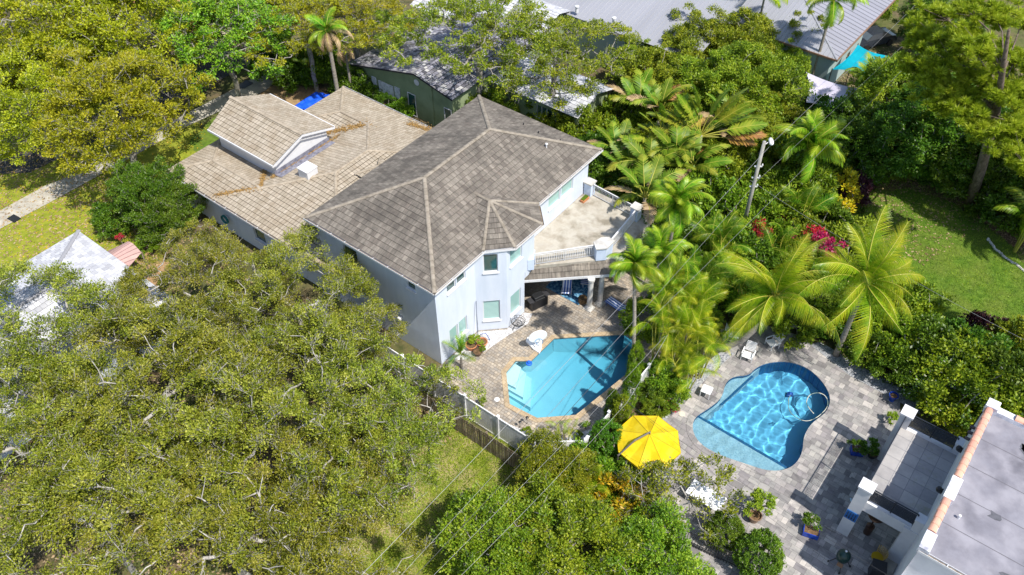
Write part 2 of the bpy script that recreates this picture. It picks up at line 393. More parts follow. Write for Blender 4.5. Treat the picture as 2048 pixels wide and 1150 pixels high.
def frustums(P0, P1, R0, R1, k=4):
    P0 = np.asarray(P0, float); P1 = np.asarray(P1, float); R0 = np.asarray(R0).reshape(-1, 1); R1 = np.asarray(R1).reshape(-1, 1)
    T = norm(P1 - P0); A = norm(np.cross(T, np.array([.13, .27, .95]) + 0 * T)); B = np.cross(T, A)
    n = len(P0); V = np.zeros((n, 2 * k, 3))
    for i in range(k):
        th = 2 * math.pi * i / k; q = A * math.cos(th) + B * math.sin(th)
        V[:, i] = P0 + q * R0; V[:, k + i] = P1 + q * R1
    F = []
    for i in range(k):
        j = (i + 1) % k; F.append([i, j, k + j, k + i])
    F = (np.arange(n)[:, None, None] * 2 * k + np.array(F)[None]).reshape(-1, 4)
    return V.reshape(-1, 3), F

def join(parts):
    Vs, Fs, o = [], [], 0
    for V, F in parts:
        if len(V) == 0: continue
        Vs.append(V); Fs.append(F + o); o += len(V)
    return np.concatenate(Vs), np.concatenate(Fs)

def skeleton(rng, clumps, base, top, trunk_r, tip_r=.018, wob=.13, lean=(0, 0)):
    """limbs that grow from the trunk to every clump of leaves"""
    nodes = []; par = []
    nseg = 5
    for i in range(nseg + 1):
        f = i / nseg
        p = np.array(base) * (1 - f) + np.array(top) * f + (rng.normal(0, .08, 3) * [1, 1, 0] if 0 < i < nseg else 0)
        nodes.append(p); par.append(i - 1)
    order = np.argsort(np.linalg.norm(clumps - np.array(top), axis=1))
    NP = list(nodes); tips = []
    for ci in order:
        c = clumps[ci]
        A = np.array(NP); dist = np.linalg.norm(A - c, axis=1)
        rt = np.linalg.norm(A - np.array(top), axis=1); rc = np.linalg.norm(c - np.array(top))
        cost = dist + .25 * rt + np.where(rt > rc * .95, 3.0, 0) + np.where(A[:, 2] > c[2] + .5, 1.0, 0)
        cost[:nseg - 1] += 5
        k = int(np.argmin(cost)); p0 = A[k]; m = max(1, int(dist[k] / .45)); prev = k
        for j in range(1, m + 1):
            f = j / m
            p = p0 * (1 - f) + c * f
            if j < m: p = p + rng.normal(0, wob, 3) * min(1, dist[k] / 2) + np.array([0, 0, .22 * math.sin(math.pi * f) * min(1.2, dist[k] / 3)])
            NP.append(p); par.append(prev); prev = len(NP) - 1
        tips.append(prev)
    cnt = np.zeros(len(NP))
    for t in tips: cnt[t] += 1
    for i in range(len(NP) - 1, 0, -1): cnt[par[i]] += cnt[i]
    tot = cnt[0]; R = tip_r + (trunk_r - tip_r) * (cnt / tot) ** .62
    NPa = np.array(NP); idx = np.arange(1, len(NP)); pr = np.array(par[1:])
    Rp = np.minimum(R[pr], R[idx] * 1.5)
    return frustums(NPa[pr], NPa[idx], Rp, R[idx], 6)

def canopy(seed, R=6.0, H=3.0, zc=7.0, nclump=240, per=220, leaf=(.16, .09), clump=(.55, 1.0), flat=.6, twigs=5, trunk=.38, low=-.35, lump=.18, inner=.25, hang=0.0, open_=0.0, trunk_top=None, twiglen=1.15, up=.5, puff=.85, tip_r=.02, base_xy=(0, 0)):
    """crown mesh data and trunk mesh data of a broad-leaved tree"""
    rng = np.random.default_rng(seed)
    ph = rng.uniform(0, 6.28, 6)
    C = []
    while len(C) < nclump:
        d = rng.normal(0, 1, 3); d /= np.linalg.norm(d)
        if d[2] < low: continue
        az = math.atan2(d[1], d[0])
        rr = 1 + lump * (math.sin(3 * az + ph[0]) + .6 * math.sin(5 * az + ph[1] + 3 * d[2])) * .7 + rng.normal(0, .05)
        if rng.random() < inner: rr *= rng.uniform(.45, .9)
        p = np.array([d[0] * R, d[1] * R, d[2] * H]) * rr
        if open_ and math.sin(p[0] * 1.1 + ph[2]) + math.sin(p[1] * 1.2 + ph[3]) + math.sin(p[2] + ph[4]) < open_ - 1.2: 
            if rng.random() < .8: nclump -= 1; continue
        C.append(p + [0, 0, zc])
    C = np.array(C); n = len(C)
    rc = rng.uniform(clump[0], clump[1], n)
    parts = []
    k = per
    dirs = rng.normal(0, 1, (n, k, 3)); dirs[:, :, 2] = np.where(dirs[:, :, 2] < -.4, -dirs[:, :, 2] * .6, dirs[:, :, 2])
    dirs /= np.linalg.norm(dirs, axis=2, keepdims=True)
    rad = rng.uniform(0, 1, (n, k, 1)) ** .42 * (1 + .25 * np.sin(dirs[:, :, :1] * 5 + rng.uniform(0, 6, (n, 1, 1))))
    P = C[:, None] + dirs * rad * rc[:, None, None] * np.array([1, 1, flat])
    out = norm((C - np.array([0, 0, zc - 1.0])) / np.array([R, R, H]))[:, None]
    D = dirs * .7 + out * .4 + rng.normal(0, .45, (n, k, 3)); D[:, :, 2] -= hang
    Nn = dirs * puff + out * .25 + np.array([0, 0, up]) + rng.normal(0, .32, (n, k, 3))
    if hang: P[:, :, 2] -= hang * rng.uniform(0, 1, (n, k)) * .8
    s = rng.uniform(.7, 1.25, n * k)
    parts.append(leaves(P.reshape(-1, 3), D.reshape(-1, 3), Nn.reshape(-1, 3), leaf[0] * s, leaf[1] * s))
    crown = join(parts)
    tt = trunk_top or zc - H * .55
    sk = skeleton(rng, C, (base_xy[0], base_xy[1], -.2), (0, 0, tt), trunk, tip_r)
    tw = None
    if twigs:
        q = np.repeat(np.arange(n), twigs)
        d = rng.normal(0, 1, (len(q), 3)); d[:, 2] = np.abs(d[:, 2]) * .7; d = norm(d + out[q, 0] * .6)
        L = rc[q] * rng.uniform(.6, twiglen, len(q))
        p0 = C[q] - np.array([0, 0, .15]); pm = p0 + d * L[:, None] * .55 + rng.normal(0, .07, (len(q), 3))
        p1 = pm + (d + rng.normal(0, .35, d.shape)) * L[:, None] * .5
        p2 = pm + (d + rng.normal(0, .5, d.shape)) * L[:, None] * .4
        a = frustums(p0, pm, np.full(len(q), .015), np.full(len(q), .010), 3)
        b = frustums(pm, p1, np.full(len(q), .010), np.full(len(q), .005), 3)
        c = frustums(pm, p2, np.full(len(q), .009), np.full(len(q), .004), 3)
        tw = join([a, b, c])
    return crown, sk, tw

TREES = {}
def tree_kind(key, crown_mat, bark_mat, twig_mat=None, **kw):
    cr, sk, tw = canopy(**kw)
    TREES[key] = (np_mesh('crown', cr[0], cr[1], crown_mat), np_mesh('trunk', sk[0], sk[1], bark_mat, True),
                  np_mesh('twigs', tw[0], tw[1], twig_mat or bark_mat) if tw is not None else None)

def plant(key, name, pos, label, cat, scale=1.0, rz=0.0, group=None, leafmat=None, sz=None):
    cr, tk, tw = TREES[key]
    t = thing(name, label, cat, (pos[0], pos[1], 0), rz, group)
    t.scale = (scale, scale, sz or scale)
    for nm, me in (('trunk', tk), ('crown', cr), ('twigs', tw)):
        if me is None: continue
        o = bpy.data.objects.new(nm, me); COL.objects.link(o); o.parent = t
        if nm == 'crown' and leafmat:
            o.material_slots[0].link = 'OBJECT'; o.material_slots[0].material = leafmat
    return t

# ---- fronds
def frond(seed, L=4.2, n=46, ll=.9, lw=.05, droop=1.0, lift=.5, vee=.35, hang=.55, pet=.12, segs=3, rib=.03, gap=0.0, tipw=.25, curl=0.0, jag=.1):
    """leaf of a palm: a drooping midrib along +x with leaflets on both sides; returns (blade, rib)"""
    rng = np.random.default_rng(seed)
    def mid(s):
        # s 0..1 along; start elevation angle 'lift', bends down by 'droop'
        return None
    M = 24; th = lift; p = np.zeros(3); pts = [p.copy()]; tang = []
    for i in range(M):
        f = (i + .5) / M; a = lift - droop * f ** 1.3; yaw = curl * f
        t = np.array([math.cos(a) * math.cos(yaw), math.cos(a) * math.sin(yaw), math.sin(a)]); tang.append(t); p = p + t * L / M; pts.append(p.copy())
    pts = np.array(pts); tang = np.array(tang + [tang[-1]])
    V = []; F = []
    for side in (-1, 1):
        for j in range(n):
            s = pet + (1 - pet) * (j + .5) / n
            if gap and rng.random() < gap: continue
            x = s * M; i = min(M - 1, int(x)); fr = x - i
            p0 = pts[i] * (1 - fr) + pts[i + 1] * fr; t = tang[i]
            sd = np.cross(np.array([0, 0, 1.0]), t); sd /= np.linalg.norm(sd); u = np.cross(t, sd)
            prof = max(.12, math.sin(math.pi * min(1, (s - pet * .6) / (1 - pet * .6)) ** .85) ** .6) if s < .97 else .3
            l = ll * prof * rng.uniform(1 - jag, 1 + jag)
            d = sd * side + t * (.35 + .75 * s) + u * vee + rng.normal(0, .05, 3); d /= np.linalg.norm(d)
            wv = t * lw * .5 * (1 - .3 * s); q = p0.copy(); b0 = len(V)
            for k in range(segs + 1):
                f = k / segs; wk = wv * (1 - f * (1 - tipw)) if k < segs else wv * tipw * .4
                V.append(q - wk); V.append(q + wk)
                d2 = d + np.array([0, 0, -hang * (f + .3) * 1.4]); d2 /= np.linalg.norm(d2)
                q = q + d2 * l / segs
            for k in range(segs):
                a = b0 + 2 * k; F.append([a, a + 1, a + 3, a + 2])
    rr = rib * (1 - .85 * np.arange(len(pts)) / len(pts))
    RB = frustums(pts[:-1], pts[1:], rr[:-1], rr[1:], 5)
    return (np.array(V), np.array(F)), RB

FR = {}
def frond_kind(key, mat, **kw):
    b, r = frond(**kw)
    nB = len(b[0]); V = np.concatenate([b[0], r[0]]); F = np.concatenate([b[1], r[1] + nB])
    me = np_mesh('frond', V, F, mat); me.materials.append(MT['rachis'])
    mi = np.zeros(len(F), np.int32); mi[len(b[1]):] = 1
    me.polygons.foreach_set('material_index', mi); FR[key] = me

def add_frond(parent, key, loc, az, tilt=0.0, roll=0.0, s=1.0, name='frond', mat=None):
    o = bpy.data.objects.new(name, FR[key]); COL.objects.link(o); o.parent = parent
    o.location = loc; o.rotation_euler = (Matrix.Rotation(az, 3, 'Z') @ Matrix.Rotation(-tilt, 3, 'Y') @ Matrix.Rotation(roll, 3, 'X')).to_euler(); o.scale = (s, s, s)
    if mat: o.material_slots[0].link = 'OBJECT'; o.material_slots[0].material = mat
    return o

def palm(name, pos, h, label, keys, n, seed, cat='palm tree', group=None, s=1.0, r=.13, lean=(0, 0), tmin=-.5, tmax=1.0, mat=None, dead=0, base=None, multi=0.0, trunk_mat=None, curve=None, crown=True):
    """trunk plus one child per frond; keys = young, middle, old frond shapes"""
    rnd = random.Random(seed)
    t = thing(name, label, cat, (pos[0], pos[1], 0), 0, group)
    m = MB()
    if curve: path = [Vector(c) for c in curve]
    else:
        path = [Vector((0, 0, -.1))]
        for i in range(1, 9):
            f = i / 8; path.append(Vector((lean[0] * f ** 1.6, lean[1] * f ** 1.6, h * f)))
    rs = [r * (1.35 if i == 0 else 1.0 - .3 * i / len(path)) for i in range(len(path))]
    m.tube(path, rs, 10); m.build('trunk', trunk_mat or MT['palm_bark'], t, smooth=True)
    top = path[-1]
    if crown:
        m = MB(); m.tube([top - Vector((0, 0, .1)), top + Vector((0, 0, .5 * s))], [r * .75, r * .45], 8); m.build('crownshaft', MT['frond_green'], t, smooth=True)
    a = rnd.uniform(0, 6)
    hubs = [(0.0, 0.0, 0.0)]
    if multi:
        for k_ in range(6):
            th = k_ * 1.047 + rnd.uniform(-.4, .4); hubs.append((multi * math.cos(th), multi * math.sin(th), rnd.uniform(-1.1, .5) * multi))
        ms = MB()
        for hx, hy, hz in hubs[1:]: ms.tube([(hx * .35, hy * .35, -.05), (hx * .7, hy * .7, (h + hz) * .6), (hx, hy, h + hz)], [.045, .04, .035], 6)
        ms.build('stems', MT['rachis'], t)
    for i in range(n):
        hb = Vector(hubs[i % len(hubs)])
        f = i / max(1, n - 1); a += 2.399 + rnd.uniform(-.7, .7)
        k = keys[0] if f < .25 else rnd.choice(keys[1:]) if len(keys) > 3 else keys[1] if f < .65 else keys[2]
        tilt = tmax + (tmin - tmax) * f + rnd.uniform(-.12, .12)
        nm = add_frond(t, k, top + hb + Vector((0, 0, (.35 if not multi else 0) * s)), a, tilt, rnd.uniform(-.6, .6), s * rnd.uniform(.78, 1.1), mat=MT['leaf_dead'] if i >= n - dead else mat)
    return t
# ------------------------------------------------------------------ building helpers
def clip2(poly, axis, val, keep_greater):
    out = []; n = len(poly)
    for i in range(n):
        a, b = poly[i], poly[(i + 1) % n]
        da = a[axis] - val; db = b[axis] - val
        if not keep_greater: da, db = -da, -db
        if da >= 0: out.append(a)
        if (da > 1e-9 and db < -1e-9) or (da < -1e-9 and db > 1e-9):
            t = da / (da - db); out.append((a[0] + (b[0] - a[0]) * t, a[1] + (b[1] - a[1]) * t))
    return out

def roof(mb, poly, u=(1, 0, 0), row=.36, t=.035, lift=0.0):
    """lap a planar convex slope with courses of flat tiles, every course a real step"""
    P = [Vector(p) for p in poly]
    n = (P[1] - P[0]).cross(P[2] - P[0]).normalized()
    if n.z < 0: n = -n
    u = Vector(u); u = (u - n * u.dot(n)).normalized(); v = n.cross(u)
    if v.z < 0: v = -v; u = -u
    o = min(P, key=lambda p: p.dot(v)); v0 = o.dot(v); d0 = P[0].dot(n)
    Q = [(p.dot(u), p.dot(v) - v0) for p in P]
    top = max(q[1] for q in Q); k = 0
    def W(q, off): return u * q[0] + v * (q[1] + v0) + n * (d0 + off + lift)
    while k * row < top - 1e-6:
        c = clip2(clip2(Q, 1, k * row, True), 1, (k + 1) * row, False)
        if len(c) >= 3:
            mb.poly([W(q, t * (1 - (q[1] - k * row) / row)) for q in c], [(q[0], k * row + .004 + (q[1] - k * row) * .985) for q in c])
            lo = [q[0] for q in c if abs(q[1] - k * row) < 1e-4]
            if len(lo) >= 2 and max(lo) - min(lo) > .01:
                a, b = min(lo), max(lo)
                mb.poly([W((a, k * row), t), W((a, k * row), -.01), W((b, k * row), -.01), W((b, k * row), t)], [(a, k * row)] * 4)
        k += 1

def caps(mb, p0, p1, r=.13, seg=.36, lift=.03):
    """overlapping half-round ridge tiles"""
    p0, p1 = Vector(p0), Vector(p1); L = (p1 - p0).length; n = max(1, int(L / seg)); d = (p1 - p0) / n
    t = d.normalized(); s = t.cross(Vector((0, 0, 1))).normalized(); up = s.cross(t)
    for i in range(n):
        a = p0 + d * i - t * .03; b = p0 + d * (i + 1) + t * .02
        b0 = len(mb.v)
        for q, rr, lf in ((a, r * 1.1, lift + .012), (b, r * .92, lift)):
            for k in range(7):
                th = math.pi * k / 6
                mb.v.append(tuple(q + s * math.cos(th) * rr + up * (math.sin(th) * rr * .62 + lf - .03)))
        for k in range(6): mb.f.append((b0 + k, b0 + k + 1, b0 + 8 + k, b0 + 7 + k))
        mb.f.append(tuple(b0 + k for k in range(7))); mb.f.append(tuple(b0 + 13 - k for k in range(7)))

def gutter(mb_w, mb_d, p0, p1, out):
    """open channel gutter along an eave; out = outward direction"""
    p0, p1, o = Vector(p0), Vector(p1), Vector(out).normalized()
    L = (p1 - p0); c = (p0 + p1) / 2; ang = math.atan2(L.y, L.x)
    mb_w.box(c + o * .13 + Vector((0, 0, -.05)), (L.length + .13, .018, .13), ang)
    mb_w.box(c + o * .065 + Vector((0, 0, -.108)), (L.length, .12, .014), ang)
    mb_w.box(c - o * .012 + Vector((0, 0, -.09)), (L.length, .02, .2), ang)
    mb_d.box(c + o * .06 + Vector((0, 0, -.09)), (L.length, .104, .02), ang)
    n = int(L.length / 1.1)
    for i in range(1, n):
        mb_w.box(p0 + L * i / n + o * .06 + Vector((0, 0, .012)), (.035, .15, .012), ang)

def wall(mb, p0, p1, z0, z1, holes=(), depth=.13):
    """wall face from p0 to p1 (outside on the right-hand side) with real window openings (u0,u1,z0,z1)"""
    p0, p1 = Vector((p0[0], p0[1], 0)), Vector((p1[0], p1[1], 0)); L = (p1 - p0).length; d = (p1 - p0) / L; inn = Vector((-d.y, d.x, 0))
    us = sorted({0, L} | {h[0] for h in holes} | {h[1] for h in holes}); zs = sorted({z0, z1} | {h[2] for h in holes} | {h[3] for h in holes})
    def P(u, z, k=0): return p0 + d * u + inn * k + Vector((0, 0, z))
    for i in range(len(us) - 1):
        for j in range(len(zs) - 1):
            cu, cz = (us[i] + us[i + 1]) / 2, (zs[j] + zs[j + 1]) / 2
            if any(h[0] < cu < h[1] and h[2] < cz < h[3] for h in holes): continue
            mb.poly([P(us[i], zs[j]), P(us[i + 1], zs[j]), P(us[i + 1], zs[j + 1]), P(us[i], zs[j + 1])])
    for a, b, c, e in [h[:4] for h in holes]:
        mb.poly([P(a, c), P(a, c, depth), P(b, c, depth), P(b, c)]); mb.poly([P(a, e), P(b, e), P(b, e, depth), P(a, e, depth)])
        mb.poly([P(a, c), P(a, e), P(a, e, depth), P(a, c, depth)]); mb.poly([P(b, c), P(b, c, depth), P(b, e, depth), P(b, e)])

def window(parent, p0, p1, h, panes=1, rows=1, glass=None, depth=.13, frame=None, name='window', sill=True, label=None):
    """framed window standing in its opening: frame with panes and sill as sub-parts"""
    p0, p1 = Vector((p0[0], p0[1], 0)), Vector((p1[0], p1[1], 0)); d = (p1 - p0).normalized(); inn = Vector((-d.y, d.x, 0)); ang = math.atan2(d.y, d.x)
    a, b, z0, z1 = h[:4]; W = b - a; H = z1 - z0
    def P(u, z, k): return p0 + d * u + inn * k + Vector((0, 0, z))
    m = MB(); f = .055; k = depth - .035
    m.box(P(a + f / 2, (z0 + z1) / 2, k), (f, .06, H), ang); m.box(P(b - f / 2, (z0 + z1) / 2, k), (f, .06, H), ang)
    m.box(P((a + b) / 2, z0 + f / 2, k), (W - 2 * f, .06, f), ang); m.box(P((a + b) / 2, z1 - f / 2, k), (W - 2 * f, .06, f), ang)
    for i in range(1, panes): m.box(P(a + W * i / panes, (z0 + z1) / 2, k - .004), (.06, .06, H - 2 * f), ang)
    for i in range(1, rows): m.box(P((a + b) / 2, z0 + H * i / rows, k + .003), (W - 2 * f, .035, .035), ang)
    wd = m.build(name, frame or MT['white'], parent, bevel=.006, label=label)
    g = MB(); g.poly([P(a + f, z0 + f, depth - .02), P(b - f, z0 + f, depth - .02), P(b - f, z1 - f, depth - .02), P(a + f, z1 - f, depth - .02)]); g.build('pane', glass or MT['glass'], wd)
    if sill:
        s = MB(); s.box(P((a + b) / 2, z0 - .05, -.035), (W + .12, .11, .09), ang); s.build('sill', MT['white'], wd, bevel=.01)
    return wd

# ------------------------------------------------------------------ two-storey house with its low wing
EX0, EX1, EY0, EY1, EZ, RZ = -35.05, -24.3, 23.7, 40.8, 7.15, 9.5
RX, RY0, RY1 = -29.67, 29.1, 35.45
house = thing('two_storey_house', 'pale blue two-storey house with grey tiled hip roof and balcony beside the cut-corner pool', 'house', (-30, 31, 0))
def HB(m, name, mat, par=None, **k):
    """add a part given in world coordinates to the house"""
    o = m.build(name, mat, None, **k); o.parent = par or house
    o.matrix_parent_inverse = Matrix.Identity(4)
    off = Vector((30, -31, 0)) if par is None else Vector((0, 0, 0))
    o.data.transform(Matrix.Translation(Vector((30, -31, 0)))); return o
def local(o, off):
    """bake world coordinates to the parent's frame for a whole sub-tree of meshes"""
    for c in [o] + list(o.children):
        c.data.transform(Matrix.Translation(off))

C0, C1, C2, C3, C4 = (-24.72, 24.12), (-24.72, 27.7), (-23.3, 29.08), (-23.3, 30.9), (-23.3, 31.9)
m = MB()
# windows: (u0,u1,z0,z1)
wA_up = [(1.05, 1.85, 5.55, 6.75), (1.95, 2.75, 5.55, 6.75)]
wA_lo = [(.95, 1.72, .95, 2.35), (1.84, 2.62, .95, 2.35)]
wB_up = [(.55, 1.45, 5.3, 6.8)]; wB_lo = [(.42, 1.52, .95, 2.75)]
wC_up = [(.35, 1.55, 5.35, 6.8)]; wC_lo = [(.35, 1.45, .85, 2.7)]
wF = [(7.6, 8.3, 5.6, 6.7), (2.2, 3.4, 4.6, 6.1)]
wall(m, (-34.6, 24.12), C0, 0, 7.1, wF)
wall(m, C0, C1, 0, 7.1, wA_up + wA_lo)
wall(m, C1, C2, 0, 7.1, wB_up + wB_lo)
wall(m, C2, C3, 0, 7.1, wC_up + wC_lo)
wall(m, C3, C4, 3.2, 7.1); wall(m, C3, (-26.5, 30.9), 0, 3.2); wall(m, (-26.5, 30.9), (-26.5, 40.2), 0, 3.2, [(1.0, 3.2, .05, 2.3), (5.0, 7.2, .05, 2.3)])
wall(m, C4, (-24.85, 33.4), 3.7, 7.1)
wT = [(2.15, 3.5, 5.0, 6.55), (3.62, 4.97, 5.0, 6.55)]
wall(m, (-24.85, 33.4), (-24.85, 40.2), 3.7, 7.1, wT)
wall(m, (-24.85, 40.2), (-34.6, 40.2), 0, 7.1); wall(m, (-34.6, 40.2), (-34.6, 24.12), 0, 7.1)
HB(m, 'wall', MT['stucco'])
H0 = Vector((30, -31, 0))
def hwin(p0, p1, h, **k):
    o = window(house, p0, p1, h, **k); local(o, H0); return o
for h in wA_up: hwin(C0, C1, h, sill=True)
for h in wA_lo: hwin(C0, C1, h, glass=MT['glass_pale'])
hwin(C1, C2, wB_up[0]); hwin(C1, C2, wB_lo[0], glass=MT['blind'], label='window with horizontal blinds down')
hwin(C2, C3, wC_up[0], glass=MT['glass_pale']); hwin(C2, C3, wC_lo[0], glass=MT['glass_pale'])
for h in wF: hwin((-34.6, 24.12), C0, h)
for h in wT: hwin((-24.85, 33.4), (-24.85, 40.2), h, glass=MT['glass_pale'])
for h in [(1.0, 3.2, .05, 2.3), (5.0, 7.2, .05, 2.3)]: hwin((-26.5, 30.9), (-26.5, 40.2), h, panes=2, sill=False, name='sliding_door')
# slopes of the upper roof
m = MB()
a, b, c, d = (EX0, EY0, EZ), (EX1, EY0, EZ), (EX1, EY1, EZ), (EX0, EY1, EZ); r0, r1 = (RX, RY0, RZ), (RX, RY1, RZ)
roof(m, [a, b, r0]); roof(m, [c, d, r1]); roof(m, [b, c, r1, r0], (0, 1, 0)); roof(m, [d, a, r0, r1], (0, 1, 0))
# bay roof
B1, B2, B3, B4 = (-24.3, 28.1, EZ), (-22.98, 29.5, EZ), (-22.93, 32.2, EZ), (-24.3, 33.6, EZ)
AP, RS = (-26.0, 30.85, 8.35), (-27.15, 30.85, 8.35)
roof(m, [B1, B2, AP], (1, 1, 0), lift=.03); roof(m, [B2, B3, AP], (0, 1, 0), lift=.03); roof(m, [B3, B4, AP], (1, -1, 0), lift=.03)
roof(m, [(-24.3, 28.1, EZ), AP, RS], (1, 0, 0), lift=.03); roof(m, [(-24.3, 33.6, EZ), AP, RS], (1, 0, 0), lift=.03)
rf = HB(m, 'roof', MT['roof_main'], label='grey weathered tiled hip roof over the upper storey')
m = MB()
for p, q in ((r0, r1), (a, r0), (b, r0), (c, r1), (d, r1)): caps(m, p, q, .13, .4)
o = m.build('ridge_tiles', MT['cap_main']); o.parent = rf; o.data.transform(Matrix.Translation(H0)); m = MB()
for p, q in ((B1, AP), (B2, AP), (B3, AP), (B4, AP), (AP, RS)): caps(m, Vector(p) + Vector((0, 0, .03)), Vector(q) + Vector((0, 0, .03)), .10, .38)
o = m.build('ridge_tiles', MT['cap_main']); o.parent = rf; o.data.transform(Matrix.Translation(H0))
for vx, vy in ((-26.6, 37.6), (-29.5, 38.9), (-28.0, 38.6), (-26.4, 38.9)):
    zz = EZ + .437 * min(abs(EX1 - vx), abs(EY1 - vy)); m = MB()
    m.lathe((vx, vy, zz - .05), [(.05, 0), (.05, .3), (.09, .31), (.09, .36), (.03, .4)] if vx > -26.61 and vx < -26.5 else [(.04, 0), (.04, .22)], 10)
    o = m.build('vent_pipe', MT['dark'] if vy > 38 else MT['white']); o.parent = rf; o.data.transform(Matrix.Translation(H0))
m, md = MB(), MB()
gz = EZ + .0
for p, q, n_ in ((a, b, (0, -1, 0)), (b, B1, (1, 0, 0)), (B1, B2, (1, -1, 0)), (B2, B3, (1, 0, 0)), (B3, B4, (1, 1, 0)), (B4, c, (1, 0, 0))):
    gutter(m, md, p, q, n_)
gt = HB(m, 'gutter', MT['white']); o = md.build('gutter_bed', MT['wood']); o.parent = gt; o.data.transform(Matrix.Translation(H0))
m = MB(); m.prism([(EX0, EY0), (EX1, EY0), (EX1, 28.1), (-22.98, 29.5), (-22.93, 32.2), (EX1, 33.6), (EX1, EY1), (EX0, EY1)], EZ - .16, EZ - .09); HB(m, 'soffit', MT['white'])

# terrace over the patio
TZ = 3.7
S0, S1 = G(1045, 536, 3.62), G(1215, 520, 3.62)
dS = (S1 - S0).normalized(); S1 = S0 + dS * 6.05
TB = (S1.x, 40.5); m = MB()
m.prism([(-24.84, 31.92), (-23.28, 30.95), (S0.x, S0.y), (S1.x, S1.y), TB, (-24.84, 40.5)], 3.3, TZ); HB(m, 'balcony_floor', mat_noise('balcony_screed', [(.22, .195, .15), (.36, .33, .275), (.45, .42, .36), (.39, .36, .31)], scale=.9, detail=12, rough=.9, bump=.003, bscale=30, cols2=[(.24, .20, .15), (.40, .35, .28)], scale2=2.3, fac2=.35, contrast=(.35, .65)))
m = MB()
pierA = [(-20.75, 35.0), (-20.3, 34.6), (-19.85, 35.05), (-19.85, 35.85), (-20.25, 35.9), (-20.6, 35.6)]
m.prism(pierA, TZ, 4.72); mps = mat_noise('pier_stucco', [(.48, .57, .72), (.58, .66, .80)], scale=2, rough=.9); HB(m, 'balcony_pier', mps)
m = MB(); m.prism(offset_loop(pierA, .07), 4.72, 4.82); HB(m, 'pier_cap', MT['white_dirty'])
for cx, cy in ((-20.5, 39.7), (-24.5, 40.0)):
    m = MB(); m.bb(cx - .28, cx + .28, cy - .28, cy + .28, TZ, 4.72); HB(m, 'balcony_pier', mps)
    m = MB(); m.bb(cx - .35, cx + .35, cy - .35, cy + .35, 4.721, 4.82); HB(m, 'pier_cap', MT['white_dirty'])
m = MB(); m.prism([(-23.9, 32.1), (-23.28, 31.5), (-23.28, 31.2), (-23.0, 31.5), (-23.5, 32.3)], TZ, 4.6); HB(m, 'balcony_pier', mps)
def railing(p0, p1, name='railing'):
    p0, p1 = Vector(p0), Vector(p1); L = (p1 - p0).length; d = (p1 - p0) / L; ang = math.atan2(d.y, d.x); s = Vector((d.y, -d.x, 0)); m = MB()
    m.box((p0 + p1) / 2 + Vector((0, 0, .98)), (L, .07, .05), ang); m.box((p0 + p1) / 2 + Vector((0, 0, .1)), (L, .04, .04), ang); m.box((p0 + p1) / 2 + Vector((0, 0, .84)), (L, .03, .02), ang)
    n = int(L / .115)
    for i in range(n + 1):
        q = p0 + d * (L * i / n)
        m.tube([q + Vector((0, 0, .1)), q + Vector((0, 0, .22)) + s * .07, q + Vector((0, 0, .38)) + s * .10, q + Vector((0, 0, .58)) + s * .02, q + Vector((0, 0, .84)) - s * .01, q + Vector((0, 0, .97))], .017, 5, False)
    for i in range(0, 3):
        q = p0 + d * (L * i / 2); m.box(q + Vector((0, 0, .5)), (.05, .05, 1.0), ang)
    HB(m, name, MT['white'])
railing((-23.2, 31.9, TZ), (-20.65, 34.9, TZ))
railing((-20.1, 35.9, TZ), (-20.4, 39.35, TZ)); railing((-20.8, 39.75, TZ), (-24.2, 40.0, TZ))
m = MB()
E0, E1 = G(1026, 562, 2.98), G(1215, 549, 2.98); dE = (E1 - E0).normalized(); E1 = E0 + dE * 7.0
S0b = Vector((S0.x, S0.y, 3.58)); S1b = Vector((S1.x, S1.y, 3.58)); E2 = Vector((E1.x + .1, 40.6, 2.98)); S2b = Vector((S1.x, 40.6, 3.58))
roof(m, [E0, E1, S1b, S0b], dE, row=.40); m.poly([S1b, E1, E1 + Vector((-.25, .15, .25))], [(0, 0), (1, 0), (1, 1)])
HB(m, 'skirt_roof', MT['roof_main'], label='narrow strip of tiled roof below the balcony')
m, md = MB(), MB(); nE = Vector((dE.y, -dE.x, 0)); ang = math.atan2(dE.y, dE.x)
m.box((E0 + E1) / 2 + nE * .03 + Vector((0, 0, -.08)), ((E1 - E0).length, .05, .2), ang); pass
m.prism([(E0.x, E0.y), (E1.x - .3, E1.y - .1), (S1.x, 40.4), (-24.8, 40.4), (-24.8, 33.0), (-24.2, 31.2)], 2.84, 2.9)
HB(m, 'fascia', MT['white'])
for px, py in ((1178, 617), (1199, 608)):
    q = G(px, py); m = MB(); m.lathe((q.x, q.y, 0), [(.27, .05), (.27, .18), (.22, .2), (.225, .27), (.175, .32), (.18, 1.2), (.16, 2.55), (.2, 2.6), (.2, 2.68), (.24, 2.7), (.24, 2.84)], 20)
    m.bb(q.x - .3, q.x + .3, q.y - .3, q.y + .3, .0, .1); HB(m, 'column', MT['white_dirty'], smooth=False)

